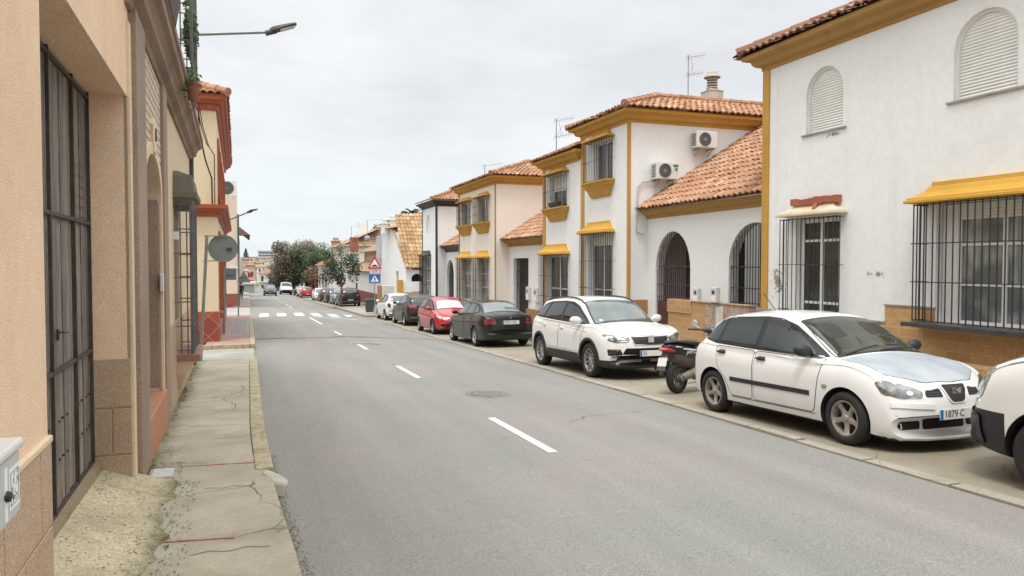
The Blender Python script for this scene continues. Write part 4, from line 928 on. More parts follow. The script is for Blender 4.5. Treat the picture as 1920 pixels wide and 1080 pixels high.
# ---- electricity box
_,zt0=onL(48,815,.12); _,zb0_=onL(48,955,.12)
eb=thing('electric_meter_box','pale grey electric meter box with a paper notice on the stucco wall','meter box',(LX0,0,0),-LK)
ya_,yb_=2.35,onL(48,860,.12)[0]
MB().box(0,.10,ya_,yb_,.985,1.21).build('casing',PLAST,eb,False,bevel=.012)
MB().box(-.0,.115,ya_-.01,yb_+.012,1.205,1.24).build('box_lid',PLAST,eb,False,bevel=.012)
MB().box(.10,.106,ya_+.03,yb_-.02,1.0,1.20).build('box_door',plain('grey_box_door',(.50,.51,.50),.5,var=.04),eb,False,bevel=.004)
MB().box(.1065,.108,yb_-.15,yb_-.03,1.03,1.165).build('paper_notice',WHT,eb,False)
m=MB(); 
rnd=random.Random(4)
for i in range(26):
    y=yb_-.125+rnd.random()*.07; z=1.055+rnd.random()*.085; m.tube([(.1085,y,z),(.1085,y+rnd.uniform(-.014,.014),z+rnd.uniform(-.02,.02))],.0009,4)
m.tube([(.1085,yb_-.135,1.045),(.1085,yb_-.045,1.045),(.1085,yb_-.045,1.15),(.1085,yb_-.135,1.15),(.1085,yb_-.135,1.045)],.001,4)
m.build('notice_drawing',LET,eb,False)
m=MB().lathe([(.001,.122),(.016,.12),(.018,.106)],(0,yb_-.185,1.09),'x',16); m.build('lock_knob',LET,eb,False)
MB().box(.1062,.108,yb_-.20,yb_-.17,1.01,1.18).build('lock_plate',WHT,eb,False)
# ---- townhouse
th_=lthing('townhouse','ornate townhouse with granite pilasters, pale brick and a heavy brown cornice on the left','building')
YT1=onL(355,400)[0]+.35
Ya,Yb=YGR1,onL(267,500)[0]; YP0,YP1=onL(302,500)[0],onL(309,500)[0]
zc0=3.92
ad0,ad1=onL(268,600)[0]+.02,onL(299,600)[0]+.0; adz=2.95
w=MB().box(-6,0,YGR1+.001,YT1,-1.2,zc0).build('wall',CREAML,th_,False)
by0,by1=onL(326,500)[0],onL(326,500)[0]+1.25
cut(w,(lambda c:(c.prism(arch(Yb+.10,YP0-.12,-.6,adz,12,.42),'x',-.32,.2),c)[1])(MB()))
# pale brick panel
PALEB=bricks('pale_brick',(.60,.50,.37),(.66,.56,.42),(.16,.12,.09),.30,.085,'x',.010,.8,.2)
cu=MB().prism(arch(Yb+.03,YP0-.05,-.6,adz+.09,12,.45),'x',-.2,.2)
w=MB().box(-.02,.012,Yb-.005,YP0,0.3,zc0).build('brick_panel',PALEB,th_,False); cut(w,cu)
# arch surround
m=MB(); P=arch(Yb+.10,YP0-.12,.35,adz,14,.42)[1:]; Q=arch(Yb+.02,YP0-.04,.35,adz+.12,14,.46)[1:]
P=P+[(Yb+.10,.35)]; Q=Q+[(Yb+.02,.35)]
n=len(P); vs=[(.03,a,b) for a,b in P]+[(.03,a,b) for a,b in Q]+[(-.05,a,b) for a,b in P]+[(-.05,a,b) for a,b in Q]
m.add(vs,[(i,i+1,n+i+1,n+i) for i in range(n-1)]+[(n+i,n+i+1,3*n+i+1,3*n+i) for i in range(n-1)]+[(i,i+1,2*n+i+1,2*n+i) for i in range(n-1)])
cy=(Yb+YP0)/2; m.prism([(cy-.13,adz+.02),(cy+.13,adz+.02),(cy+.20,adz+.30),(cy+.07,adz+.38),(cy-.07,adz+.38),(cy-.20,adz+.30)],'x',-.02,.045)
m.build('door_surround',STUCL,th_,False,bevel=.006)
MB().box(-.31,-.26,Yb+.1,YP0-.12,.2,adz).build('door',plain('granite_dark_door',(.14,.10,.085),.6,var=.3,scale=20),th_,False)
MB().box(-.3,-.02,YP0-.13,YP0-.115,.4,adz-.4).build('door_reveal',GRAN,th_,False)
m=MB(); m.tube([(.047,cy-.04,adz+.14),(.047,cy-.04,adz+.27),(.047,cy+.01,adz+.27),(.047,cy+.01,adz+.2)],.008,5); m.tube([(.047,cy+.05,adz+.15),(.047,cy+.05,adz+.27)],.008,5); m.build('house_number',IRON,th_,False)
for i,(a,b,dx) in enumerate(((Ya+.0,Yb-.09,.06),(YP0,YP1,.05),(Yb-.09,Yb,.03))):
    MB().box(-.02,dx,a+.002,b-.002,-.5,zc0+(-.0)).build('pilaster',GRAN if i<2 else STUCL,th_,False,bevel=.006)
MB().box(-.3,.05,Yb+.02,YP0,-.5,.36).build('door_step',plain('terracotta_step',(.42,.19,.10),.6,var=.12),th_,False,bevel=.01)
MB().box(-.02,.025,YP1,YT1+.001,-.6,1.0).build('plinth',GRANL,th_,False)
# cornice
rs=[]
prof=[(.0,zc0-.0),(.03,zc0+.0),(.04,zc0+.06),(.10,zc0+.10),(.12,zc0+.20),(.17,zc0+.24),(.21,zc0+.27),(.215,zc0+.36),(.235,zc0+.37),(.24,zc0+.44),(.0,zc0+.46)]
prof=[(-.05,zc0-.03),(.035,zc0-.03),(.05,zc0+.03),(.12,zc0+.07),(.13,zc0+.13),(.17,zc0+.20),(.22,zc0+.22),(.225,zc0+.31),(.25,zc0+.32),(.25,zc0+.40),(-.05,zc0+.42)]
yy=YGR1-.22; m=MB()
while yy<YT1+.15:
    e=min(yy+2.3,YT1+.18); m.rings([[(x,yy+.005,z) for x,z in prof],[(x,e-.005,z) for x,z in prof]]); yy=e
m.build('cornice',MOULD,th_,False)
MB().box(-6,-.30,YGR1+.002,YT1,zc0,8.).build('upper_wall',STUCL,th_,False)
MB().box(-.3,.0,YT1-.25,YT1-.0,zc0,zc0+.4).build('cornice_return',MOULD,th_,False)
# balconies with iron bars
def balcony(y0,y1,x1,zt=8.0):
    m=MB(); z0=zc0+.34; m.rings([[(-.1,y0,z0),(x1-.04,y0,z0),(x1-.04,y1,z0),(-.1,y1,z0)],[(-.1,y0-.03,z0+.24),(x1,y0-.03,z0+.24),(x1,y1+.03,z0+.24),(-.1,y1+.03,z0+.24)]])
    o=m.build('balcony',plain('balcony_slab',(.08,.065,.06),.8,var=.3,scale=5),th_,False)
    g=MB()
    for y in (y0,y1): g.box(x1-.035,x1-.0,y-.02,y+.02,z0+.3,zt); g.tube([(x1-.15,y,z0+.3),(x1-.15,y,zt)],.01,5)
    n=int((y1-y0)/.13)
    for i in range(1,n): y=y0+(y1-y0)*i/n; g.tube([(x1-.02,y,z0+.3),(x1-.02,y,zt)],.009,5)
    for z in (z0+.36,z0+.62,z0+.98,z0+1.6,z0+2.3): 
        g.tube([(-.1,y0,z),(x1-.02,y0,z),(x1-.02,y1,z),(-.1,y1,z)],.010,5)
    g.build('railing',IRONG,o,False)
balcony(6.95,8.5,.30); balcony(11.2,12.75,.30,7.4)
def lpt(x,y,z): return Matrix.Rotation(-LK,4,'Z')@Vector((x,y,z))+Vector((LX0,0,0))
def plantL(px,py,off,label,n,size,rr,hang,pot,w=.3):
    y,z=onL(px,py,off); p=lpt(off,y,z); t=thing('potted_plant',label,'potted plant',p,group=None)
    MB().rings([[(math.cos(a)*r,math.sin(a)*r*w/.3,zz) for a in [k*math.pi/6 for k in range(12)]] for r,zz in ((.06,-.2),(.09,.0),(.10,.0),(.10,.03))]).build('pot',pot,t,False)
    leaves([(0,0,.10),(0,.1,.2)],rr,n,size,LEAFP,t,'foliage',hang); return t
plantL(358,75,.25,'bushy green plant in a dark hanging pot high on the balcony',330,.045,(.10,.25,.34),.05,DGREY)
plantL(362,160,.32,'terracotta pot with small green leaves on the lower balcony corner',150,.03,(.12,.22,.10),.12,plain('terracotta_pot',(.26,.09,.05),.8))
y,z=onL(356,20,.20); p=lpt(.20,y,z); t=thing('potted_plant','tall light green climbing plant at the top of the balcony bars','potted plant',p); leaves([(0,0,0),(0,0,.35),(0,0,.7),(0,.1,-.25)],(.09,.22,.3),420,.045,leafmat('light_leaf',(.05,.11,.02),(.20,.32,.07)),t,'foliage',.05)
MB().lathe([(.07,-.5),(.1,-.2),(.1,-.18),(.01,-.18)],(0,0,0),n=10).build('pot',DGREY,t,False)
# ---- grilled bay window with stone hood
bw_=lthing('bay_window','grilled bay window under a mossy grey stone hood on the left wall','window')
bx1=.26; zbt,zhd=.98,2.70
zb_sill=onL(326,668)[1]
z_h0=onL(326,372)[1]; z_h1=onL(326,338)[1]; 
hm=plaster('mossy_stone_hood',(.17,.16,.135),(.3,.3,.25),.9,.6,30)
m=MB().rings([[(-.02,by0-a,z),(bx1+a,by0-a,z),(bx1+a,by1+a,z),(-.02,by1+a,z)] for z,a in ((z_h0-.12,-.02),(z_h0-.02,.0),(z_h0,.05),(z_h0+.08,.06))]+[[(-.02,by0-a,z),(x,by0-a,z),(x,by1+a,z),(-.02,by1+a,z)] for z,a,x in ((z_h0+.085,.03,bx1+.03),(z_h1+.05,-.0,bx1-.01),(z_h1+.12,-.05,.06))])
m.build('stone_hood',hm,bw_,False,bevel=.008)
m=MB()
for y in (by0,by1): m.box(bx1-.05,bx1-.005,y-.022,y+.022,zb_sill,z_h0-.1)
n=11
for i in range(n+1): y=by0+(by1-by0)*i/n; m.tube([(bx1-.02,y,zb_sill),(bx1-.02,y,z_h0-.05)],.009,5)
for i in range(1,3):
    x=bx1*i/3; m.tube([(x,by0,zb_sill),(x,by0,z_h0-.05)],.009,6)
    for k in range(6): z=zb_sill+.2+k*.3; m.lathe([(.001,-.02),(.018,0),(.001,.02)],(x,by0,z),n=8)
for k in range(7): z=zb_sill+.05+k*(z_h0-zb_sill-.15)/6; m.tube([(0,by0,z),(bx1-.02,by0,z),(bx1-.02,by1,z),(0,by1,z)],.009,5)
m.build('window_grille',IRONG,bw_,False)
MB().box(-.02,.0,by0+.1,by1-.1,zb_sill,z_h0-.1).build('pane',plain('bay_window_dark',(.10,.08,.06),.3),bw_,False)
MB().rings([[(-.02,by0-a,z),(x,by0-a,z),(x,by1+a,z),(-.02,by1+a,z)] for z,a,x in ((zb_sill-.55,-.25,.05),(zb_sill-.3,-.05,bx1-.12),(zb_sill-.12,.02,bx1),(zb_sill-.10,.06,bx1+.06))]).build('bay_base',STUCL,bw_,False,bevel=.008)
MB().box(-.02,bx1+.07,by0-.08,by1+.08,zb_sill-.10,zb_sill).build('sill',plain('tile_sill',(.26,.13,.10),.4),bw_,False,bevel=.01)
MB().box(.0,.09,by0-.24,by0-.22,2.16,2.27).build('house_plate',PLAST,bw_,False)
# wall-mounted letter/meter box near the pilaster
y,z=onL(300,530); t=lthing('door_intercom','small white wall box beside the granite pilaster','wall box'); MB().box(0,.04,y-.05,y+.05,z-.10,z+.10).build('casing',PLAST,t,False,bevel=.01)
# down pipe at corner
t=lthing('drain_pipe','dark vertical pipe at the far corner of the townhouse','pipe'); MB().tube([(.04,YT1-.08,-.2),(.04,YT1-.08,zc0)],.04,10).build('pipe',DGREY,t,False,smooth=40)
# ---- lamp arm
def lamp(A,B,C,label,w=.9):
    t=thing('street_lamp',label,'street lamp',A); a=Vector(A)
    MB().tube([(0,0,0),Vector(B)-a],.028,10).build('arm',GREYM,t,False,smooth=40)
    MB().obox((0,-.0,0),.03,.05,.10).build('wall_plate',GREYM,t,False)
    d=(Vector(C)-Vector(B)); L=d.length; d.normalize(); b=Vector(B)-a; R=Matrix(((d.x,0,-d.z),(0,1,0),(d.z,0,d.x)))
    m=MB(); m.tube([b-d*.10,b+d*.10],.05,10)
    prof=[(0.,.05,.035),(.12,.10,.05),(.3,.15,.045),(.7,.16,.03),(.95,.12,.02),(1.,.05,.012)]
    m.rings([[b+R@Vector((f*L,y*hw*w,z*hh+.03)) for y,z in ((-1,-.6),(-.7,-1),(.7,-1),(1,-.6),(.8,.6),(.3,1),(-.3,1),(-.8,.6))] for f,hw,hh in prof])
    m.build('lamp_head',DGREY,t,False,smooth=50)
    m=MB(); m.rings([[b+R@Vector((f*L,y*hw,z)) for y,z in ((-1,-.018),(1,-.018),(1,-.005),(-1,-.005))] for f,hw in ((.35,.10),(.9,.08))]); m.build('lamp_glass',PLAST,t,False); return t
YL=14.4
def PY(px,py,Y): x,z=onY(px,py,Y); return (x,Y,z)
A=PY(372,66,YL); lamp((LX0+LK*YL,YL,A[2]-.02),PY(508,60,YL),PY(557,48,YL),'long armed street lamp reaching over the street from the left balcony')
YL2=33.; lamp((-.9,YL2,onY(430,410,YL2)[1]-.15),PY(468,397,YL2),PY(484,393,YL2),'smaller far street lamp on an arm from the cream building')
# ================================================================ H2 cream building with red trim
X2=lambda y:-.80-.012*(y-23); h2=thing('house','cream corner building with brick red cornices and red tiled plinth','building',(-.8,23,gz(-.8,23)),math.radians(.7))
CREAM2=plaster('cream_corner_wall',(.72,.60,.42),(.8,.74,.65),.22,.15); REDT=plain('brick_red_trim',(.36,.095,.045),.7,var=.15,bmp=.15)
REDTILE=bricks('red_tile_plinth',(.25,.055,.035),(.30,.07,.045),(.42,.26,.2),.33,.33,'x',.006,.3,.25)
def rt():
    m,nt,b=new('red_diamond_tiles'); g=nd(nt,'TexCoord'); sx=nd(nt,'SeparateXYZ',{'Vector':g.outputs['Object']})
    h=math_(nt,'ADD',sx.outputs['X'],sx.outputs['Y']); cx=nd(nt,'CombineXYZ',{'X':h,'Y':sx.outputs['Z'],'Z':0.}); mp=nd(nt,'Mapping',{'Vector':cx.outputs[0],'Rotation':(0,0,rad(45))})
    br=nd(nt,'TexBrick',{'Vector':mp.outputs[0],'Color1':c4((.25,.055,.035)),'Color2':c4((.31,.075,.045)),'Mortar':c4((.42,.26,.2)),'Scale':1.,'Mortar Size':.008,'Brick Width':.42,'Row Height':.42},offset=0.)
    nt.links.new(br.outputs['Color'],b.inputs['Base Color']); b.inputs['Roughness'].default_value=.35; return m
REDDIA=rt()
zr0=onY(405,208,23)[1]; zm0=onY(405,400,23)[1]; zpl=onY(408,585,23)[1]; g0=gz(-.8,23)
L2=15.5
zr0-=0; 
cu=MB(); 
wn=[(1.2+i*2.75,2.3+i*2.75) for i in range(5)]
for a,b in wn:
    cu.box(-.2,.1,a,b,zm0-g0+.55,zr0-g0-.75); cu.box(-.2,.1,a+.1,b+.2,.9,zm0-g0-.6)
ww=MB().box(-8,0,0,L2,-.6,zr0-g0).build('wall',CREAM2,h2,False); cut(ww,cu)
CP2=[(0,.0),(.02,.07),(.16,.08),(.18,.16),(.26,.2),(.28,.28),(.42,.30),(.44,.1)]
MB().rectloft([(zr0-g0+a,b) for a,b in CP2],-8,0,0,L2).build('cornice',REDT,h2,False,bevel=.004)
MB().rectloft([(zm0-g0+a*.8-.1,b*1.0) for a,b in CP2],-8,0,0,L2).build('cornice',REDT,h2,False,bevel=.004)
MB().rectloft([(-.6,.03),(zpl-g0,.03),(zpl-g0+.02,.0)],-8,0,0,L2).build('tile_plinth',REDDIA,h2,False)
for a,b in wn:
    for z0_,z1_,da in ((zm0-g0+.55,zr0-g0-.75,0),(.9,zm0-g0-.6,.1)):
        m=MB(); t_=.14; a_,b_=a+da,b+da*2
        m.box(-.02,.05,a_-t_,a_,z0_-t_,z1_+t_); m.box(-.02,.05,b_,b_+t_,z0_-t_,z1_+t_); m.box(-.02,.05,a_,b_,z1_,z1_+t_); m.box(-.02,.10,a_-t_,b_+t_,z0_-t_-.02,z0_)
        o=m.build('window',REDT,h2,False); MB().box(-.12,-.10,a_,b_,z0_,z1_).build('pane',PANE,o,False)
r=MB(); ze=zr0-g0+.44
plane_roof(r,[(.34,L2+.3,ze),(.34,-.35,ze),(-3.2,3.2,ze+1.4),(-3.2,L2-3,ze+1.4)],nu=4); plane_roof(r,[(-8,-.35,ze),(.34,-.35,ze),(-3.2,3.2,ze+1.4),(-8,3.2,ze+1.4)],nu=5)
capline(r,(.34,-.35,ze+.05),(-3.2,3.2,ze+1.46),.12); r.build('roof',TILED if False else TILE,h2,False,fix=False)
# cables
t=MB(); 
def cable(pts,r=.012): t.tube(pts,r,5)
c1=[PY(*p) for p in ((372,205,21.5),(374,250,21.8),(385,300,22.3),(397,335,22.8),(398,385,22.9),(404,390,22.9))]
cable(c1,.022); cable([PY(*p) for p in ((370,200,21),(378,240,21.6),(388,270,22.3),(402,290,22.9),(403,385,22.92))],.014); cable([PY(*p) for p in ((372,190,21),(381,240,21.6),(392,275,22.3),(402,291,22.9))],.012)
tag(t.build('cable',LET),'bundle of black cables drooping to the cream corner building','cable')
# ================================================================ H3 etc
h3=thing('house','plain pinkish cream house beyond the second left side street','building',(-.66,58.5,gz(-.6,58.5)),rad(.8))
zt3=onY(430,350,58.5)[1]-gz(-.6,58.5)
MB().box(-8,0,0,14,-1,zt3).build('wall',plaster('pinkish_wall',(.68,.56,.45),(.8,.75,.7),.25),h3,False)
MB().rectloft([(-1,.03),(1.05,.03)],-8,0,0,14).build('wall_base',REDBASE,h3,False)
MB().box(-.6,.05,-.08,.2,onY(440,502,58.5)[1]-gz(-.6,58.5)-.1,onY(440,502,58.5)[1]-gz(-.6,58.5)+.1).build('string_course',PLAST,h3,False)
MB().tube([(.06,-.06,0),(.06,-.06,zt3-2)],.06,8).build('down_pipe',DGREY,h3,False)
X,Z=onY(429,368,57); o=aircon(X,57.,Z,'air conditioner at the roof edge of the pinkish cream house',w=1.0,h=1.1)
for (px0,px1,pyt,pyb,Y,lab,col) in ((448,458,430,600,75,'narrow tall house with dark tiled eave and glazed balcony on the left',(.62,.58,.52)),(452,464,478,600,98,'low rounded grey house just beyond the glazed balcony house',(.45,.42,.36))):
    xx=onY(px1,500,Y)[0]; zz=onY(450,pyt+12,Y)[1]; g=gz(xx,Y); h=thing('house',lab,'building',(xx,Y,g))
    MB().box(-7,-.5,0,14,-1,zz-g).build('wall',plaster('wall_'+str(Y),col,(.8,.8,.8),.3),h,False)
    if Y==75:
        m=MB()
        for i in range(4): m.box(-.5,-.42,.0+i*.5,.05+i*.5,(zz-g)*.48,(zz-g)*.96)
        for i in range(5): m.box(-1.6,-.5,-.06,0,(zz-g)*(.48+.12*i),(zz-g)*(.48+.12*i)+.06)
        m.build('window',WHT,h,False); MB().box(-1.6,-.52,-.04,-.01,(zz-g)*.5,(zz-g)*.96).build('pane',PANEC,h,False)
        r=MB(); plane_roof(r,[(-8,-.8,zz-g),(.5,-.8,zz-g),(-.8,.8,zz-g+1.1),(-8,.8,zz-g+1.1)],nu=4); plane_roof(r,[(.5,14,zz-g),(.5,-.8,zz-g),(-.8,.8,zz-g+1.1),(-.8,14,zz-g+1.1)],nu=4); r.build('roof',plain('dark_old_tile',(.10,.06,.045),.9,var=.3),h,False,fix=False)
        o=None
# signs on left
def backsign(kind,px,py,w,Y,base,label,polepx,lean=0.):
    """a sign seen from behind: plate, clamps, pole"""
    bx,bz=base; t=thing('road_sign',label,'road sign',(bx,Y,bz)); 
    tx,tz=onY(*polepx,Y); MB().tube([(0,0,-.05),(tx-bx,0,tz-bz)],.033,10).build('pole',plain('galvanised_pole',(.25,.26,.26),.5,.3,var=.15),t,False,smooth=40)
    cx,cz=onY(px,py,Y); cx-=bx; cz-=bz; m=MB(); BK=plain('sign_back',(.19,.215,.21),.6,var=.08)
    if kind=='round': m.lathe([(.001,.0),(w/2-.01,.0),(w/2,-.012),(w/2,.02),(w/2-.01,.02),(.001,.02)],(cx,.05,cz),'y',40)
    elif kind=='square': m.box(cx-w/2,cx+w/2,.04,.06,cz-w/2*1.05,cz+w/2*1.05)
    else: m.prism([(cx-w/2,cz-w*.42),(cx+w/2,cz-w*.42),(cx,cz+w*.45)],'y',.04,.06)
    m.build('sign_plate',BK,t,False)
    m=MB()
    for dzz in ((.27,-.27) if kind=='round' else (0.,)): 
        pxx=(tx-bx)*(cz+dzz)/(tz-bz); m.box(min(pxx-.06,cx-.1),max(cx+.1,pxx),.0,.035,cz+dzz-.012,cz+dzz+.012)
    m.build('clamp',GREYM,t,False)
    if kind=='round': MB().box(cx+w*.12,cx+w*.30,.034,.038,cz-w*.09,cz+w*.03).build('sticker',DGREY,t,False)
    return t
b=G(376,676,.15); backsign('round',418,466,.61*1.0,b[1],(b[0],gz(*b)+.145),'round road sign seen from behind on a leaning grey pole','x' and (388,441))
Y=26.; x,_=onY(420,600,Y); backsign('square',432,514,.36,Y,(x,gz(x,Y)+.15),'small square sign seen from behind beside the cream building',(421,500))
Y=40.; x,_=onY(446,600,Y); backsign('tri',457,519,.66,Y,(onY(447,600,Y)[0],gz(x,Y)+.15),'triangular warning sign seen from behind further down the left pavement',(448,478))
# vents & small items on H2
for (py,Yw) in ((520,30),(560,28)): pass
# ================================================================ CARS
def pchip(pts):
    xs=[p[0] for p in pts]; ys=[p[1] for p in pts]; n=len(xs)
    d=[(ys[i+1]-ys[i])/(xs[i+1]-xs[i]) for i in range(n-1)]; m=[d[0]]+[0 if d[i-1]*d[i]<=0 else 2*d[i-1]*d[i]/(d[i-1]+d[i]) for i in range(1,n-1)]+[d[-1]]
    def f(x):
        if x<=xs[0]: return ys[0]
        if x>=xs[-1]: return ys[-1]
        i=max(k for k in range(n) if xs[k]<=x); i=min(i,n-2); h=xs[i+1]-xs[i]; t=(x-xs[i])/h
        return (2*t**3-3*t**2+1)*ys[i]+(t**3-2*t**2+t)*h*m[i]+(-2*t**3+3*t**2)*ys[i+1]+(t**3-t**2)*h*m[i+1]
    return f
def paint(name,col,metal=0.,rough=.35,dirt=.25):
    m,nt,b=new(name); g=nd(nt,'TexCoord'); v=g.outputs['Object']; sx=nd(nt,'SeparateXYZ',{'Vector':v})
    low=ramp(nt,math_(nt,'ADD',sx.outputs['Z'],math_(nt,'MULTIPLY',noise(nt,v,3,5),-.35)),.0,.42,(1,1,1),(0,0,0))
    c=mix(nt,math_(nt,'MULTIPLY',low,dirt),col,(.16,.14,.11)); c=mix(nt,math_(nt,'MULTIPLY',ramp(nt,noise(nt,v,1.5,5),.45,.75),.12),c,tuple(x*.75 for x in col))
    nt.links.new(c,b.inputs['Base Color']); b.inputs['Metallic'].default_value=metal; b.inputs['Roughness'].default_value=rough; dk=sum(col)<.4; b.inputs['Coat Weight'].default_value=.35 if dk else .8; b.inputs['Specular IOR Level'].default_value=.25 if dk else .5; b.inputs['Coat Roughness'].default_value=.05; return m
TYRE=plain('tyre_rubber',(.022,.021,.020),.85,var=.3,scale=14); RIM=plain('alloy_rim',(.42,.42,.42),.35,.7,var=.12); RIMD=plain('dirty_rim',(.36,.33,.30),.5,.4,var=.25,scale=12)
CARGL=glassm('car_glass',(.012,.018,.017),.03); CARGLL=glassm('windscreen_glass',(.12,.15,.15),.04); CARGLG=glassm('windscreen_dark_glass',(.048,.052,.042),.04)
TRIM=plain('black_trim_plastic',(.022,.023,.025),.55,var=.15); SEAM=plain('shut_line',(.008,.008,.008),.8); CHROME=plain('chrome',(.65,.66,.67),.12,1.,var=.02)
REDL=plain('tail_lamp_red',(.38,.012,.02),.12,var=.25,scale=9,coat=1.); DREDL=plain('smoked_red_lamp',(.10,.01,.012),.15,var=.3,scale=9,coat=1.)
def lampm(name,c):
    m,nt,b=new(name); v=coords(nt); n=ramp(nt,noise(nt,v,7,3,.6,1.),.35,.65,tuple(x*.35 for x in c),c); nt.links.new(n,b.inputs['Base Color']); b.inputs['Roughness'].default_value=.12; b.inputs['Metallic'].default_value=.35; b.inputs['Coat Weight'].default_value=1.; return m
HEADL=lampm('headlamp',(.55,.56,.56)); HEADD=lampm('dark_headlamp',(.30,.30,.29)); HEADB=lampm('yellowed_headlamp',(.62,.60,.50))
class Car:
    def __init__(s,name,label,S,col,loc,head,group='cars parked along the right kerb',lod=0,cat='car',yaw=0.,dirt=.25,metal=0.):
        s.S=S; s.lod=lod; s.P=col if not isinstance(col,tuple) else paint(name+'_paint',col,metal,dirt=dirt)
        X,Y=loc; wb=S['wb']; s.W=S['W']/2
        s.root=thing(name,label,cat,group=group)
        a=math.atan2(head,0)+yaw; f=Vector((math.cos(a),math.sin(a),0)); l=Vector((-f.y,f.x,0)); o=Vector((X,Y,0))
        h=lambda p:gz(p.x,p.y)+S.get('lift',.004)
        pf,pb,pl,pr=[o+f*wb/2,o-f*wb/2,o+l*.7,o-l*.7]; fz=(h(pf)-h(pb))/wb; lz=(h(pl)-h(pr))/1.4
        F=Vector((f.x,f.y,fz)).normalized(); L=(Vector((l.x,l.y,lz))); L=(L-F*L.dot(F)).normalized(); U=F.cross(L)
        s.root.matrix_world=Matrix(((F.x,L.x,U.x,X),(F.y,L.y,U.y,Y),(F.z,L.z,U.z,(h(pf)+h(pb))/2),(0,0,0,1)))
        s.root.location=(X,Y,(h(pf)+h(pb))/2); s.root.rotation_euler=Matrix((( F.x,L.x,U.x),(F.y,L.y,U.y),(F.z,L.z,U.z))).to_euler()
        s.shell()
        for k,(x) in enumerate((wb/2,-wb/2)):
            for sd in (1,-1): s.wheel(x,sd)
    def shell(s):
        S=s.S; top,belt,bot=pchip(S['top']),pchip(S['belt']),pchip(S['bot']); wp,wr=pchip(S['wp']),pchip(S['wr']); x0,x1=S['top'][0][0],S['top'][-1][0]
        N=34 if s.lod else 84; xs=[]
        for i in range(N+1): t=i/N; u=.5-.5*math.cos(math.pi*t); xs.append(x0+(x1-x0)*(.45*u+.55*t))
        if not s.lod: xs=sorted(set(xs+[x0+.012,x0+.03,x0+.055,x1-.012,x1-.03,x1-.055]))
        cf,cr=S.get('nose',.16),S.get('tail',.10); secs=[]
        for x in xs:
            w=s.W*wp(x); zt=top(x); zb_=min(bot(x)-.03,zt-.12); zs=min(belt(x),zt-.035); zs=max(zs,zb_+.08); r=wr(x); P=[(0,zb_),(.55*w,zb_),(.86*w,zb_+.005),(.945*w,zb_+.035)]
            hz=zs-zb_-.05
            for f,k in ((.0,.968),(.12,.985),(.30,.998),(.48,1.),(.62,.998),(.74,.994),(.84,.978),(.93,.955),(1,.925)): P.append((w*k,zb_+.05+hz*f))
            wtop=w*r; H=zt-zs; cr_=min(.10,H*.55); crown=min(S.get('crown',.05),H*.5)
            zc=zt-crown-cr_*.6
            for f in (.02,.25,.5,.75,1): 
                q=f**1.15; P.append((w*.935+(wtop-w*.935)*q-.006*math.sin(math.pi*f),zs+(zc-zs)*f+.004))
            for a in (30,60,90): P.append((wtop-.10*wtop*(1-math.cos(rad(a)))*1.,zc+(zt-crown-zc)*math.sin(rad(a))))
            y9=P[-1][0]; z9=P[-1][1]
            for f in (.8,.6,.4,.2,0): P.append((y9*f,z9+(zt-z9)*(1-f*f)))
            secs.append(P)
        n=len(secs[0]); vs=[]; L=x1-x0
        for x,P in zip(xs,secs):
            ef=max(0,(x-(x1-.9))/.9)**2*cf; er=max(0,((x0+.7)-x)/.7)**2*cr
            loop=P+[(-y,z) for y,z in P[-2:0:-1]]
            for y,z in loop:
                k=(abs(y)/s.W)**2.4; 
                xb=0
                vs.append((x-ef*k+er*k,y,z))
        m_=2*n-2; fs=[(i*m_+j,i*m_+(j+1)%m_,(i+1)*m_+(j+1)%m_,(i+1)*m_+j) for i in range(len(xs)-1) for j in range(m_)]
        # end caps as fans to the centreline
        for e,rev in ((0,0),(len(xs)-1,1)):
            b=e*m_
            for j in range(n-1):
                a1,a2=b+j,b+j+1; c1,c2=b+(m_-j)%m_,b+(m_-j-1)%m_
                f=[v for k,v in enumerate((a1,a2,c2,c1)) if (a1,a2,c2,c1).index(v)==k]
                if len(f)>=3: fs.append(tuple(f))
        mb=MB(); mb.add(vs,fs); bm=bmesh.new(); me=mb.mesh('t'); bm.from_mesh(me); bmesh.ops.recalc_face_normals(bm,faces=bm.faces)
        bm.to_mesh(me); s.bv=BVHTree.FromBMesh(bm); bm.normal_update(); s.vn=[v.normal.copy() for v in bm.verts]; bm.verts.ensure_lookup_table(); s.vc=[v.co.copy() for v in bm.verts]; bm.faces.ensure_lookup_table(); s.fv=[[v.index for v in f.verts] for f in bm.faces]; bm.free(); bpy.data.meshes.remove(me)
        body=mb.build('body',[s.P,TRIM],s.root,False)
        if S.get('bis'):
            b2=bmesh.new(); b2.from_mesh(body.data)
            for co,no in S['bis']: bmesh.ops.bisect_plane(b2,geom=b2.verts[:]+b2.edges[:]+b2.faces[:],plane_co=co,plane_no=no)
            b2.to_mesh(body.data); b2.free()
        cu=MB(); R=S['R']+S.get('gap',.045); 
        for x in (S['wb']/2,-S['wb']/2):
            for sd in (1,-1):
                cu.lathe([(.001,s.W*.52*sd),(R,s.W*.52*sd),(R,s.W*1.3*sd),(.001,s.W*1.3*sd)],(x,0,S['R']),'y',28 if s.lod else 48)
        cut(body,cu); me=body.data
        for p in me.polygons:
            c=p.center; 
            for x in (S['wb']/2,-S['wb']/2):
                dd=math.hypot(c.x-x,c.z-S['R'])
                if dd<R+.004 and abs(c.y)<s.W*.94 and (dd<R*.93 or abs(p.normal.y)<.5 ) and abs(c.y)>s.W*.5: p.material_index=1
        if S.get('sillz'):
            for p in me.polygons:
                if p.center.z<S['sillz'](p.center.x): p.material_index=1
        for p in me.polygons:
            if p.normal.z<-.6 and p.center.z<.5: p.material_index=1
        me.shade_smooth(); me.set_sharp_from_angle(angle=rad(33)); s.body=body
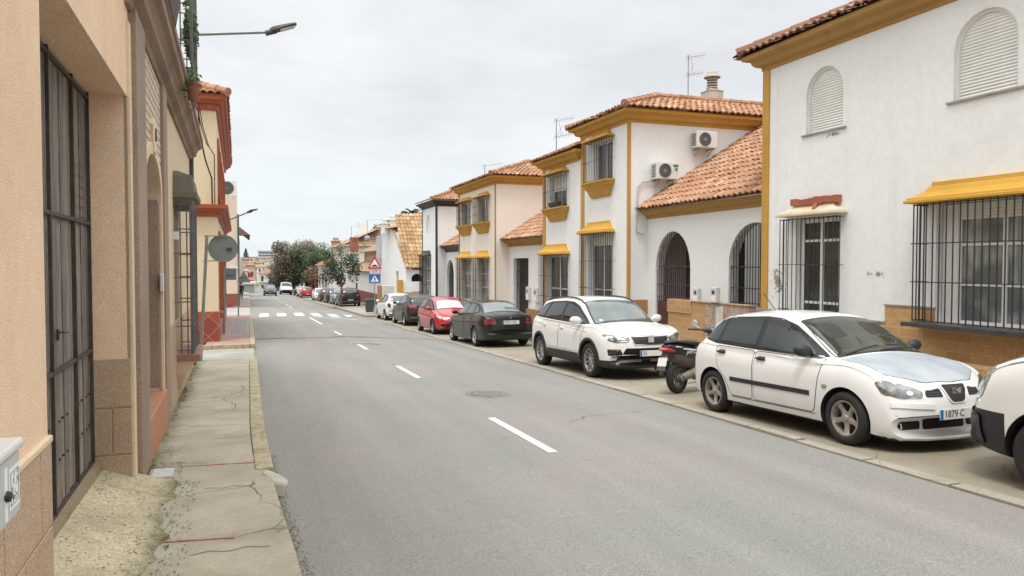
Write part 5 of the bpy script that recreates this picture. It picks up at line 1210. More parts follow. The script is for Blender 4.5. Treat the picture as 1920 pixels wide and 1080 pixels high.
    def hit(s,kind,a,b):
        if kind=='L': o,d=Vector((a,3,b)),Vector((0,-1,0))
        elif kind=='R': o,d=Vector((a,-3,b)),Vector((0,1,0))
        elif kind=='F': o,d=Vector((4,a,b)),Vector((-1,0,0))
        elif kind=='B': o,d=Vector((-4,a,b)),Vector((1,0,0))
        else: o,d=Vector((a,b,4)),Vector((0,0,-1))
        p,nm,i,_=s.bv.ray_cast(o,d)
        if p is None: return None
        vs=s.fv[i]; w=[1/max(1e-5,(s.vc[v]-p).length)**2 for v in vs]; n=sum((s.vn[v]*k for v,k in zip(vs,w)),Vector())/sum(w)
        if n.normalized().dot(nm)<.6: n=nm
        return p,n.normalized()
    def panel(s,name,kind,poly,mat,off=.004,parent=None,label=None,rings=None,dens=.05,rnd=.0,skirt=True):
        if rnd: poly=roundpoly(poly,rnd)
        pts=[]; n=len(poly)
        for i in range(n):
            a,b=poly[i],poly[(i+1)%n]; k=max(1,int(math.hypot(b[0]-a[0],b[1]-a[1])/dens)); pts+=[(a[0]+(b[0]-a[0])*j/k,a[1]+(b[1]-a[1])*j/k) for j in range(k)]
        cx=sum(p[0] for p in pts)/len(pts); cy=sum(p[1] for p in pts)/len(pts); R=rings or max(2,int(max(math.hypot(p[0]-cx,p[1]-cy) for p in pts)/.07)); mb=MB(); nv=[]; vs=[]; ok=True; N=len(pts)
        for r in range(R+1):
            f=1-r/R
            for p in (pts if r<R else [(cx,cy)]):
                h=s.hit(kind,cx+(p[0]-cx)*f,cy+(p[1]-cy)*f)
                if h is None:
                    h=(vs and (Vector(vs[-1]),nv[-1])) or (Vector((0,0,0)),Vector((0,0,1)))
                    if not vs: continue
                    vs.append(tuple(h[0])); nv.append(h[1]); continue
                vs.append(tuple(h[0]+h[1]*off)); nv.append(h[1])
        if len(vs)!=N*R+1: return None
        fs=[(r*N+j,r*N+(j+1)%N,(r+1)*N+(j+1)%N,(r+1)*N+j) for r in range(R-1) for j in range(N)]+[((R-1)*N+j,(R-1)*N+(j+1)%N,N*R) for j in range(N)]
        if skirt:
            b=len(vs); vs+=[tuple(Vector(vs[j])-nv[j]*(off+.004)) for j in range(N)]; nv+=[nv[j] for j in range(N)]; fs+=[(j,(j+1)%N,b+(j+1)%N,b+j) for j in range(N)]
        me=bpy.data.meshes.new(name); me.from_pydata(vs,[],fs); me.materials.append(mat); me.update()
        # consistent orientation
        q=me.polygons[len(me.polygons)//2 if not skirt else 0]
        if q.normal.dot(nv[0])<0: me.flip_normals()
        me.shade_smooth(); me.normals_split_custom_set_from_vertices([tuple(v) for v in nv])
        o=bpy.data.objects.new(name,me); COL.objects.link(o); o.parent=parent or s.root
        if label: o['label']=label
        return o
    def strip(s,name,kind,pts,w,mat,off=.003,parent=None,closed=False,dens=.04,th=0.):
        P=[]; k0=len(pts)
        seq=pts+[pts[0]] if closed else pts
        for a,b in zip(seq,seq[1:]):
            k=max(1,int(math.hypot(b[0]-a[0],b[1]-a[1])/dens)); P+=[(a[0]+(b[0]-a[0])*j/k,a[1]+(b[1]-a[1])*j/k) for j in range(k)]
        P.append(seq[-1]); L=[];M_=[]
        for i,p in enumerate(P):
            a=P[max(0,i-1)]; b=P[min(len(P)-1,i+1)]
            if closed and i in (0,len(P)-1): a=P[-2]; b=P[1]
            dx,dy=b[0]-a[0],b[1]-a[1]; l=math.hypot(dx,dy) or 1; nx,ny=-dy/l*w/2,dx/l*w/2
            h1=s.hit(kind,p[0]+nx,p[1]+ny); h2=s.hit(kind,p[0]-nx,p[1]-ny)
            if h1 is None or h2 is None: continue
            L.append((h1[0]+h1[1]*off,h2[0]+h2[1]*off)); M_.append((h1[0]-h1[1]*.004,h2[0]-h2[1]*.004))
        if len(L)<2: return None
        mb=MB(); vs=[v for q in L for v in q]; n=len(L); fs=[(2*i,2*i+1,2*i+3,2*i+2) for i in range(n-1)]
        if off>.006:
            b=len(vs); vs+=[v for q in M_ for v in q]; fs+=[(2*i,2*i+2,b+2*i+2,b+2*i) for i in range(n-1)]+[(2*i+1,b+2*i+1,b+2*i+3,2*i+3) for i in range(n-1)]+[(0,1,b+1,b),(2*n-2,2*n-1,b+2*n-1,b+2*n-2)]
        mb.add(vs,fs); return mb.build(name,mat,parent or s.root,False)
    def both(s,fn): return [fn('L'),fn('R')]
    def wheel(s,x,sd):
        S=s.S; R=S['R']; tw=S.get('tw',.19); yo=s.W*S.get('wy',.985); o_=thing('wheel',None,None); o_.parent=s.root; o_.location=(x,sd*(yo-tw/2),R)
        if sd<0: o_.rotation_euler=(0,0,math.pi)
        h=tw/2; rr=S.get('rr',R*.66)
        T=MB().lathe([(rr,-h*.8),(rr+.02,-h),(R-.04,-h*1.0),(R-.012,-h*.86),(R,-h*.62),(R,h*.62),(R-.012,h*.86),(R-.04,h*1.0),(rr+.02,h),(rr,h*.85),(rr-.012,h*.6),(rr-.012,-h*.6)],(0,0,0),'y',28 if s.lod else 44,close=True)
        T.build('tyre',TYRE,o_,False,smooth=40)
        m=MB(); n=S.get('spokes',5); d=h*.62
        m.lathe([(rr-.002,h*.86),(rr-.016,h*.88),(rr-.022,h*.6),(rr-.03,-h*.5),(rr-.012,-h*.55),(rr-.001,-h*.5)],(0,0,0),'y',40 if not s.lod else 24,close=True)
        m.lathe([(.001,d+.012),(.028,d+.01),(.036,d),(.07,d-.008),(.075,d-.04),(.001,d-.04)],(0,0,0),'y',24)
        sw=S.get('sw',.045)
        for k in range(n):
            a=2*math.pi*k/n+S.get('srot',.3)
            for da in (S.get('split',None) and (-S['split'],S['split']) or (0,)):
                def q(r,w,y,z=0): 
                    aa=a+da*(r/rr); c,s_=math.cos(aa),math.sin(aa); return (r*c-w*s_,y,r*s_+w*c)
                w0,w1=sw*.62,sw*.5
                rs=[[q(r,-w,y-.02),q(r,-w*.7,y),q(r,w*.7,y),q(r,w,y-.02)] for r,w,y in ((.045,w0*1.1,d-.004),(rr*.5,w1*.9,d-.006),(rr*.85,w1*1.1,d+.004),(rr-.012,w1*1.5,h*.80))]
                m.rings(rs)
        m.build('rim',S.get('rimmat',RIM),o_,False,smooth=35)
        MB().lathe([(.001,0.0),(rr-.03,0.0),(rr-.03,-.02)],(0,0,0),'y',24).build('brake_disc',plain('brake_dark',(.03,.028,.026),.7),o_,False)
    def mirror(s,x,z,mat=None,size=1.,gl=None):
        for sd in (1,-1):
            h=s.hit('L' if sd>0 else 'R',x,z)
            if not h: continue
            y=h[0].y; m=MB(); k=size
            m.rings([[(x+fx+.0,y+sd*(.05+yy*k),z+.04+zz*k) for fx,zz in [(ax*math.cos(t)+cx,az*math.sin(t)+cz) for t in [j*math.pi/6 for j in range(12)]]] for yy,ax,az,cx,cz in ((-.035,.02,.015,0,-.03),(.0,.04,.045,0,0.),(.05,.062,.068,.0,.005),(.13,.062,.066,-.01,.01),(.175,.045,.048,-.02,.01),(.19,.02,.02,-.03,.01))])
            o=m.build('wing_mirror',mat or s.P,s.root,False,smooth=60)
            MB().tube([(x,y-sd*.02,z-.01),(x,y+sd*.09,z+.01)],.018,8).build('mirror_stalk',TRIM,o,False)
    def plate(s,end,z,body,w=.52,h=.11,y=0.,tilt=0.,blank=False,off=.012,txtx=0.):
        k='F' if end>0 else 'B'; q=s.hit(k,y,z); q2=[s.hit(k,y+a,z) for a in (-w/2,w/2)]
        x=q[0].x+end*off if end>0 else q[0].x-off
        t=MB().box(x-.004,x+.004,y-w/2,y+w/2,z-h/2,z+h/2).build('number_plate',plain('plate_white',(.74,.74,.72),.4,var=.03),s.root,False,bevel=.002)
        e=end
        yb=y+e*(-1)*(w/2) 
        # seen from outside, text runs left to right
        left=y-w/2 if end>0 else y+w/2
        bs=(left,left+.045) if end>0 else (left-.045,left)
        MB().box(x+end*.0042,x+end*.0052,min(bs)+.002,max(bs)-.002,z-h/2+.003,z+h/2-.003).build('plate_band',plain('plate_blue',(.02,.17,.42),.4,var=.03),t,False)
        R=Matrix(((0,0,end),(end,0,0),(0,1,0))).to_quaternion()
        if not blank: text(body,h*.92,(x+end*.0055,(y-w/2+.06) if end>0 else (y+w/2-.06),z),R,LET,t,ext=.0008,align='LEFT',world=False,sx=.92)
        return t
def roundpoly(poly,r):
    out=[]; n=len(poly)
    for i in range(n):
        p0,p,p1=Vector(poly[i-1]),Vector(poly[i]),Vector(poly[(i+1)%n]); a=(p0-p);b=(p1-p); k=min(r,a.length*.45,b.length*.45); A=p+a.normalized()*k;B=p+b.normalized()*k
        for t in (0,.25,.5,.75,1): out.append(tuple(A*(1-t)**2+p*2*t*(1-t)+B*t*t))
    return out
def grow(poly,d):
    cx=sum(p[0] for p in poly)/len(poly); cy=sum(p[1] for p in poly)/len(poly); n=len(poly); out=[]
    ar=sum(poly[i][0]*poly[(i+1)%n][1]-poly[(i+1)%n][0]*poly[i][1] for i in range(n)); sg=1 if ar>0 else -1
    for i in range(n):
        p0,p,p1=Vector(poly[i-1]),Vector(poly[i]),Vector(poly[(i+1)%n]); e0=(p-p0).normalized(); e1=(p1-p).normalized(); n0=Vector((e0.y,-e0.x))*sg; n1=Vector((e1.y,-e1.x))*sg; b=(n0+n1); b=b/max(.4,b.length)*1.; out.append((p.x+b.x*d*1.1,p.y+b.y*d*1.1))
    return out
def doors(c,polys,handles,hm,hz=None):
    for k in ('L','R'):
        for i,pl in enumerate(polys):
            c.strip('shut_line',k,roundpoly(pl,.05),.0075,SEAM,.0022,closed=True)
            d=c.panel('door',k,grow(pl,-.006),c.P,.0035,rnd=.045,skirt=True)
            if d and handles[i]:
                x,z=handles[i]; h=c.hit(k,x,z); sg=1 if k=='L' else -1
                c.panel('handle_recess',k,[(x-.075,z-.026),(x+.075,z-.026),(x+.075,z+.026),(x-.075,z+.026)],DGREY if hm is TRIM else c.P,.0045,parent=d,rnd=.024,skirt=False)
                MB().box(x-.085,x+.085,h[0].y+(sg*.006 if sg>0 else sg*.036),h[0].y+(sg*.036 if sg>0 else sg*.006),z-.014,z+.014).build('door_handle',hm,d,False,bevel=.008)
def windows(c,kind_polys,sur=True,glass=None,off=.0055):
    for k in ('L','R'):
        for pl in kind_polys: c.panel('side_window',k,pl,glass or CARGL,off+.002,rnd=.03)
def archtrim(c,w=.05,mat=None,a0=-.1,a1=1.1,off=.010):
    S=c.S; R=S['R']+S.get('gap',.045)+w/2
    for k in ('L','R'):
        for x in (S['wb']/2,-S['wb']/2):
            c.strip('wheel_arch_trim',k,[(x+R*math.cos(math.pi*(a0+(a1-a0)*j/18)),S['R']+R*math.sin(math.pi*(a0+(a1-a0)*j/18))) for j in range(19)],w,mat or TRIM,off)
# ---------------------------------------------------------------- nearest: white five-door hatchback with faded bonnet
S1=dict(wb=2.46,W=1.70,R=.295,tw=.185,spokes=5,sw=.062,rimmat=RIMD,rr=.20,gap=.05,crown=.045,nose=.30,tail=.16,srot=.95,
 top=[(-1.93,.60),(-1.91,.80),(-1.86,.95),(-1.72,1.06),(-1.45,1.29),(-1.2,1.385),(-.8,1.43),(-.4,1.44),(0,1.415),(.28,1.345),(.62,1.165),(.94,1.0),(1.02,.975),(1.40,.915),(1.70,.82),(1.84,.74),(1.91,.66),(1.95,.55),(1.965,.41)],
 belt=[(-1.93,.55),(-1.86,.86),(-1.6,.955),(-1.,.925),(0,.89),(.8,.86),(1.2,.87),(1.6,.80),(1.84,.66),(1.96,.40)],
 bot=[(-1.93,.42),(-1.86,.27),(-1.5,.215),(-1,.20),(1,.19),(1.6,.17),(1.87,.15),(1.945,.16),(1.965,.19)],
 wp=[(-1.93,.86),(-1.8,.93),(-1.4,.99),(-.8,1.),(.9,1.),(1.4,.985),(1.75,.94),(1.88,.89),(1.965,.84)],
 wr=[(-1.93,.80),(-1.6,.74),(-1.2,.70),(-.3,.70),(.3,.70),(.8,.755),(1.1,.82),(1.3,.82),(1.65,.78),(1.965,.80)])
W1=paint('white_car_paint',(.82,.82,.81),dirt=.25)
c1=Car('parked_car','white five-door hatchback with a faded blue grey bonnet, front facing the camera',S1,W1,(7.02,7.72),-1)
dlo=[(-1.58,1.03),(-1.50,1.15),(-1.28,1.30),(-1.05,1.345),(-.3,1.372),(-.03,1.355),(.24,1.28),(.86,.935),(.78,.92),(-.3,.945),(-1.2,.975)]
c1.both(lambda k:c1.panel('window_surround',k,dlo,TRIM,.004,rings=10))
windows(c1,[[(-.27,.965),(-.27,1.345),(-.04,1.335),(.20,1.27),(.70,.95)],[(-.36,.965),(-.36,1.345),(-1.0,1.325),(-1.10,1.30),(-1.12,.99)],[(-1.19,1.0),(-1.17,1.285),(-1.30,1.255),(-1.46,1.14),(-1.53,1.04)]])
doors(c1,[[(-.31,.93),(-.31,.30),(.76,.30),(.80,.36),(.88,.91)],[(-.34,.93),(-.34,.30),(-.80,.30),(-.90,.50),(-1.10,.66),(-1.18,.95)]],[(-.18,.84),(-1.02,.87)],TRIM)
for k in ('L','R'):
    c1.strip('side_moulding',k,[(-.80,.52),(.72,.515)],.055,TRIM,.012)
    c1.strip('sill_seam',k,[(-.78,.285),(.80,.285)],.008,SEAM,.0025)
    h=c1.panel('indicator',k,[(.92,.60),(.99,.60),(.99,.64),(.92,.64)],HEADB,.008,rnd=.015)
c1.panel('windscreen_surround','T',[(.99,-.66),(.99,.66),(.20,.535),(.20,-.535)],TRIM,.004,rnd=.06,rings=12)
ws=c1.panel('windscreen','T',[(.94,-.62),(.96,-.3),(.96,.3),(.94,.62),(.24,.50),(.24,-.50)],CARGLG,.007,rnd=.05,rings=12)
SH=plain('glass_reflection_dust',(.26,.28,.28),.2)
# interior hints seen through the glass: dash line, steering wheel, seats
c1.strip('dashboard','T',[(.89,-.5),(.89,.5)],.07,plain('dash_grey',(.055,.052,.045),.6),.0085,parent=ws)
st=[(.72+.085*math.cos(a),.30+.15*math.sin(a)) for a in [j*math.pi/8 for j in range(16)]]; c1.strip('steering_wheel','T',st,.018,plain('wheel_grey',(.09,.085,.075),.6),.0088,parent=ws,closed=True,dens=.03)
for y in (-.32,.32): c1.panel('seat','T',[(.42,y-.15),(.64,y-.14),(.64,y+.14),(.42,y+.15),(.35,y+.07),(.35,y-.07)],plain('seat_grey',(.028,.032,.028),.3),.0086,parent=ws,rnd=.05,skirt=False)
c1.panel('bonnet_seam','T',[(1.02,-.67),(1.02,.67),(1.60,.635),(1.825,.33),(1.865,0),(1.825,-.33),(1.60,-.635)],SEAM,.0012,rnd=.05,rings=10,skirt=False)
def fade():
    m,nt,b=new('faded_bonnet'); v=coords(nt); n=noise(nt,v,1.9,6,.7,.6); sx=nd(nt,'SeparateXYZ',{'Vector':v}); ay=math_(nt,'ABSOLUTE',sx.outputs['Y']); e=math_(nt,'ADD',math_(nt,'ADD',math_(nt,'MULTIPLY',ay,.95),math_(nt,'MULTIPLY',sx.outputs['X'],.50)),math_(nt,'MULTIPLY',n,.35))
    k=ramp(nt,e,1.26,1.48); c=mix(nt,k,mix(nt,ramp(nt,n,.35,.7),(.29,.335,.375),(.45,.485,.515)),(.78,.78,.77)); nt.links.new(c,b.inputs['Base Color']); b.inputs['Roughness'].default_value=.5; b.inputs['Coat Weight'].default_value=.15; return m
c1.panel('bonnet','T',[(1.025,-.662),(1.025,.662),(1.60,.628),(1.82,.325),(1.86,0),(1.82,-.325),(1.60,-.628)],fade(),.003,rnd=.05,rings=12)
for k in ('L','R'):
    sg=1 if k=='L' else -1
    # headlamp wraps from the wing to the nose: build in front projection
    c1.panel('headlight','F',[(sg*.39,.645),(sg*.52,.705),(sg*.70,.755),(sg*.765,.73),(sg*.745,.61),(sg*.60,.57),(sg*.41,.575)],HEADD,.006,rnd=.03,rings=6)
    q=c1.panel('lamp_reflector','F',[(sg*.52+.03*math.cos(t),.625+.022*math.sin(t)) for t in [j*math.pi/6 for j in range(12)]],CHROME,.0075,rings=2,dens=.1,skirt=False)
    g=c1.panel('grille','F',[(sg*.18,.585),(sg*.37,.585),(sg*.37,.64),(sg*.20,.675)],TRIM,.005,rnd=.02,rings=4)
    for z in (.605,.63,.655): c1.strip('grille_bar','F',[(sg*.19,z),(sg*.36,z-.006)],.006,DGREY,.010,parent=g)
    c1.strip('bumper_moulding','F',[(sg*.70,.505),(sg*.30,.49)],.05,c1.P,.014)
    c1.panel('fog_lamp_opening','F',[(sg*.33,.235),(sg*.60,.24),(sg*.645,.28),(sg*.61,.325),(sg*.33,.32)],SEAM,.004,rnd=.03,rings=4)
    c1.panel('broken_fog_surround','F',[(sg*.575,.25),(sg*.60,.25),(sg*.59,.275),(sg*.605,.31),(sg*.58,.305)],PLAST,.006,rings=2,skirt=False)
c1.panel('grille_frame','F',[(-.165,.66),(-.18,.715),(.18,.715),(.165,.66),(.10,.515),(-.10,.515)],W1,.009,rnd=.04,rings=5)
gr=c1.panel('grille','F',[(-.145,.655),(-.16,.70),(.16,.70),(.145,.655),(.085,.53),(-.085,.53)],TRIM,.012,rnd=.04,rings=5)
h=c1.hit('F',0,.632); MB().box(h[0].x+.013,h[0].x+.019,-.06,.06,.575,.675).build('badge',CHROME,gr,False,bevel=.012)
text('S',.13,(h[0].x+.0195,0,.625),Matrix(((0,0,1),(1,0,0),(0,1,0))).to_quaternion(),DGREY,gr,'badge_letter',.001,world=False,sx=1.25)
c1.panel('lower_grille','F',[(-.29,.225),(.29,.225),(.29,.335),(-.29,.335)],SEAM,.004,rnd=.03,rings=5)
c1.plate(1,.405,'1879 C',off=.014)
c1.mirror(.64,.955,TRIM,1.05)
for (a,b) in (((.96,-.52),(.85,.05)),((.97,-.02),(.87,.55))):
    c1.strip('wiper','T',[a,b],.016,TRIM,.016)
h=c1.hit('T',-.9,0.); MB().tube([h[0],h[0]+Vector((-.02,0,.02)),h[0]+Vector((-.26,0,.24))],.006,5).build('aerial',TRIM,c1.root,False)
# ---------------------------------------------------------------- white SUV
S2=dict(wb=2.63,W=1.84,R=.345,tw=.215,spokes=10,sw=.026,rimmat=RIM,rr=.235,gap=.05,crown=.05,nose=.34,tail=.18,
 top=[(-2.14,.66),(-2.12,.90),(-2.06,1.08),(-1.95,1.15),(-1.75,1.38),(-1.55,1.52),(-1.0,1.585),(-.4,1.60),(.1,1.575),(.45,1.50),(.85,1.27),(1.17,1.10),(1.28,1.07),(1.6,1.02),(1.95,.955),(2.12,.885),(2.18,.82),(2.22,.72),(2.235,.50)],
 belt=[(-2.14,.60),(-2.05,.98),(-1.8,1.09),(-1.,1.06),(0,1.02),(.8,.985),(1.3,1.0),(1.8,.93),(2.1,.82),(2.23,.5)],
 bot=[(-2.14,.46),(-2.06,.33),(-1.6,.27),(-1,.25),(1,.25),(1.7,.25),(2.05,.25),(2.2,.27),(2.235,.31)],
 wp=[(-2.14,.88),(-1.95,.945),(-1.5,.99),(-.9,1.),(1.,1.),(1.6,.985),(2.0,.95),(2.15,.91),(2.235,.86)],
 wr=[(-2.14,.82),(-1.8,.74),(-1.3,.70),(-.3,.70),(.4,.70),(.9,.77),(1.2,.83),(1.5,.82),(2.0,.80),(2.23,.82)])
W2=paint('pearl_white_paint',(.79,.785,.76),dirt=.12)
S2['sillz']=lambda x:.40 if abs(x)<1.0 else (.385 if x>1.6 else .40)
S2['bis']=[((0,0,.40),(0,0,1)),((0,0,.385),(0,0,1))]
c2=Car('parked_car','white SUV with roof rails and black sill cladding, front facing the camera',S2,W2,(7.28,14.75),-1)
dlo=[(-1.78,1.14),(-1.70,1.24),(-1.45,1.42),(-1.1,1.475),(-.3,1.50),(.1,1.485),(.40,1.40),(1.08,1.05),(1.0,1.035),(-.3,1.075),(-1.3,1.11)]
c2.both(lambda k:c2.panel('window_surround',k,dlo,TRIM,.004,rings=10))
windows(c2,[[(-.13,1.10),(-.13,1.465),(.09,1.45),(.37,1.375),(.92,1.07)],[(-.24,1.10),(-.24,1.465),(-1.0,1.44),(-1.12,1.13)],[(-1.22,1.14),(-1.14,1.42),(-1.42,1.38),(-1.62,1.25),(-1.68,1.17)]])
doors(c2,[[(-.18,1.04),(-.18,.44),(.86,.44),(.92,.56),(1.06,1.0)],[(-.21,1.04),(-.21,.44),(-.80,.44),(-.96,.62),(-1.14,.82),(-1.2,1.07)]],[(-.02,.93),(-1.0,.96)],W2)
for k in ('L','R'):
    c2.strip('shoulder_crease_shade',k,[(-1.9,1.0),(-1.0,.975),(.3,.945),(1.2,.90)],.012,plain('crease_shadow',(.42,.42,.41),.5),.0042)  # flat grey strip: shade of the shoulder crease painted on as colour
    c2.strip('sill_cladding',k,[(-.83,.40),(.83,.40)],.10,TRIM,.012); c2.strip('sill_highlight',k,[(-.75,.50),(.78,.475)],.05,plain('silver_strip',(.62,.61,.58),.35,.3),.010)
archtrim(c2,.055)
c2.panel('windscreen_surround','T',[(1.22,-.70),(1.22,.70),(.38,.57),(.38,-.57)],TRIM,.004,rnd=.06,rings=12)
ws=c2.panel('windscreen','T',[(1.17,-.66),(1.19,-.3),(1.19,.3),(1.17,.66),(.42,.535),(.42,-.535)],CARGLL,.007,rnd=.05,rings=12)
c2.panel('sticker','T',[(1.08+.045*math.cos(t),-.50+.045*math.sin(t)) for t in [j*math.pi/5 for j in range(10)]],plain('green_sticker_pale',(.35,.62,.55),.5),.009,parent=ws,rings=2,dens=.1,skirt=False)
c2.panel('bonnet_seam','T',[(1.27,-.66),(1.27,.66),(1.85,.66),(2.10,.52),(2.17,0),(2.10,-.52),(1.85,-.66)],SEAM,.0012,rnd=.05,rings=10,skirt=False)
c2.panel('bonnet','T',[(1.275,-.652),(1.275,.652),(1.85,.652),(2.092,.512),(2.162,0),(2.092,-.512),(1.85,-.652)],W2,.003,rnd=.05,rings=12)
for k in ('L','R'):
    sg=1 if k=='L' else -1
    hl=c2.panel('headlight','F',[(sg*.40,.80),(sg*.62,.855),(sg*.80,.885),(sg*.845,.87),(sg*.78,.76),(sg*.66,.72),(sg*.46,.73)],HEADD,.006,rnd=.02,rings=6)
    c2.strip('lamp_strip','F',[(sg*.47,.748),(sg*.65,.742),(sg*.76,.80)],.014,CHROME,.009,parent=hl); c2.strip('lamp_strip','F',[(sg*.50,.785),(sg*.63,.80)],.028,CHROME,.009,parent=hl)
    c2.panel('fog_lamp','F',[(sg*.54,.46),(sg*.80,.48),(sg*.81,.60),(sg*.60,.60)],TRIM,.005,rnd=.02,rings=4)
    c2.strip('chrome_strip','F',[(sg*.62,.58),(sg*.76,.585)],.012,CHROME,.009)
    c2.strip('skid_plate','F',[(sg*.66,.315),(sg*.54,.355),(sg*.30,.36),(sg*.1,.36)],.045,plain('skid_silver',(.45,.45,.45),.4,.5),.012)
c2.panel('grille','F',[(-.40,.83),(.40,.83),(.34,.70),(.27,.685),(-.27,.685),(-.34,.70)],TRIM,.006,rnd=.03,rings=5,label='black mesh front grille')
c2.strip('chrome_strip','F',[(-.41,.835),(-.34,.685),(.34,.685),(.41,.835)],.016,CHROME,.010)
h=c2.hit('F',0,.77); MB().box(h[0].x+.006,h[0].x+.016,-.06,.06,.715,.825).build('badge',plain('bright_badge',(.62,.62,.62),.35,.2),c2.root,False,bevel=.012)
c2.panel('lower_grille','F',[(-.50,.62),(.50,.62),(.64,.39),(-.64,.39)],SEAM,.005,rnd=.02,rings=6)
c2.plate(1,.52,'32',off=.014)
c2.mirror(.82,1.07,W2,1.15)
for sd in (1,-1):
    y=sd*.575; pts=[(x,y,c2.hit('T',x,y)[0].z+.035) for x in (-1.35,-.9,-.4,.1,.35)]; m=MB(); m.tube([(-1.5,y,c2.hit('T',-1.5,y)[0].z)]+pts+[(.45,y,c2.hit('T',.45,y)[0].z)],.017,8); m.build('roof_rail',TRIM,c2.root,False,smooth=50)
# ---------------------------------------------------------------- black saloon, rear view
S3=dict(wb=2.715,W=1.73,R=.31,tw=.20,spokes=5,sw=.055,split=.22,rimmat=RIM,rr=.215,crown=.045,nose=.25,tail=.20,
 top=[(-2.40,.55),(-2.385,.80),(-2.34,.98),(-2.24,1.02),(-1.9,1.045),(-1.66,1.075),(-1.3,1.24),(-1.0,1.35),(-.5,1.41),(0,1.415),(.35,1.37),(.8,1.14),(1.1,1.0),(1.2,.97),(1.7,.89),(2.0,.78),(2.1,.65),(2.13,.45)],
 belt=[(-2.40,.5),(-2.33,.86),(-2.1,.955),(-1.6,.965),(-.5,.93),(.5,.89),(1.2,.88),(1.8,.78),(2.13,.42)],
 bot=[(-2.40,.42),(-2.32,.28),(-2.0,.23),(-1,.18),(1,.18),(2.0,.2),(2.13,.3)],
 wp=[(-2.40,.84),(-2.2,.93),(-1.7,.985),(-.8,1.),(1.,1.),(1.6,.97),(2.0,.9),(2.13,.82)],
 wr=[(-2.40,.82),(-1.9,.78),(-1.6,.74),(-1.,.66),(-.3,.665),(.3,.67),(.8,.73),(1.2,.80),(1.7,.76),(2.13,.8)])
BLKP=paint('black_green_paint',(.014,.017,.016),dirt=.18,rough=.25)
c3=Car('parked_car','black saloon car parked with its boot and red tail lamps towards the camera',S3,BLKP,(7.42,23.4),1)
dlo=[(-1.42,1.04),(-1.1,1.25),(-.85,1.315),(-.3,1.345),(.05,1.335),(.35,1.26),(.92,.95),(.8,.94),(-.3,.965),(-1.2,.985)]
c3.both(lambda k:c3.panel('window_surround',k,dlo,TRIM,.004,rings=9))
windows(c3,[[(-.20,.99),(-.20,1.315),(.05,1.31),(.32,1.235),(.80,.965)],[(-.28,.99),(-.28,1.315),(-.82,1.29),(-.95,1.01)],[(-1.0,1.015),(-.90,1.27),(-1.12,1.2),(-1.33,1.05)]],glass=CARGLG)
doors(c3,[[(-.23,.95),(-.23,.30),(.80,.30),(.92,.92)],[(-.26,.95),(-.26,.30),(-.85,.30),(-1.0,.60),(-1.12,.96)]],[(-.1,.84),(-1.0,.86)],BLKP)
c3.panel('rear_window','T',[(-1.66,-.60),(-1.66,.60),(-1.02,.47),(-1.02,-.47)],CARGLL,.006,rnd=.06,rings=10)
c3.panel('windscreen','T',[(1.1,-.62),(1.1,.62),(.42,.50),(.42,-.50)],CARGL,.006,rnd=.06,rings=8)
for sg in (1,-1):
    c3.panel('tail_lamp','B',[(sg*.44,.70),(sg*.46,.83),(sg*.56,.90),(sg*.74,.93),(sg*.775,.80),(sg*.76,.68)],DREDL,.006,rnd=.03,rings=6); c3.strip('lamp_band','B',[(sg*.47,.76),(sg*.77,.76)],.035,plain('lamp_band_red',(.28,.03,.035),.2),.009); c3.strip('lamp_band','B',[(sg*.50,.84),(sg*.76,.84)],.03,plain('lamp_band_red2',(.22,.03,.035),.2),.009)
c3.strip('boot_seam','B',[(-.70,.96),(-.42,.90),(-.40,.64),(.40,.64),(.42,.90),(.70,.96)],.010,SEAM,.0025); c3.strip('bumper_seam','B',[(-.74,.62),(.74,.62)],.012,SEAM,.0025); c3.strip('bumper_lower','B',[(-.68,.34),(.68,.34)],.08,TRIM,.008)
c3.plate(-1,.76,'3030 DSD',off=.012); h=c3.hit('B',0,.91); m=MB(); m.lathe([(.036,-.008),(.036,-.014),(.042,-.014),(.042,-.006)],(h[0].x,0,.91),'x',20,close=True)
for a in (90,210,330): m.tube([(h[0].x-.011,0,.91),(h[0].x-.011,.038*math.cos(rad(a)),.91+.038*math.sin(rad(a)))],.004,5)
m.build('badge',CHROME,c3.root,False); c3.mirror(.78,.95,BLKP)
# ---------------------------------------------------------------- red small hatchback with sunshade
S4=dict(wb=2.44,W=1.65,R=.295,tw=.185,spokes=5,sw=.05,rimmat=RIMD,rr=.20,crown=.05,nose=.36,tail=.16,
 top=[(-1.85,.62),(-1.82,.88),(-1.72,1.05),(-1.4,1.30),(-1.0,1.41),(-.4,1.44),(.1,1.41),(.45,1.31),(.85,1.10),(1.1,.985),(1.4,.91),(1.7,.80),(1.86,.70),(1.94,.58),(1.965,.42)],
 belt=[(-1.85,.55),(-1.75,.88),(-1.4,.96),(0,.90),(.9,.87),(1.3,.84),(1.7,.72),(1.96,.4)],
 bot=[(-1.85,.40),(-1.75,.26),(-1,.2),(1,.2),(1.8,.2),(1.965,.28)],
 wp=[(-1.85,.86),(-1.6,.94),(-1.,1.),(1.,1.),(1.5,.97),(1.8,.90),(1.965,.80)],
 wr=[(-1.85,.80),(-1.4,.71),(-.3,.69),(.3,.69),(.8,.75),(1.1,.81),(1.6,.74),(1.965,.78)])
c4_=Car('parked_car','red three-door hatchback with a pale sunshade in its windscreen',S4,(.45,.012,.022),(7.55,29.5),-1,yaw=rad(0))
dlo=[(-1.5,1.08),(-1.3,1.27),(-1.0,1.345),(-.3,1.37),(.05,1.35),(.35,1.27),(.98,.94),(.9,.92),(-.3,.95),(-1.2,.99)]
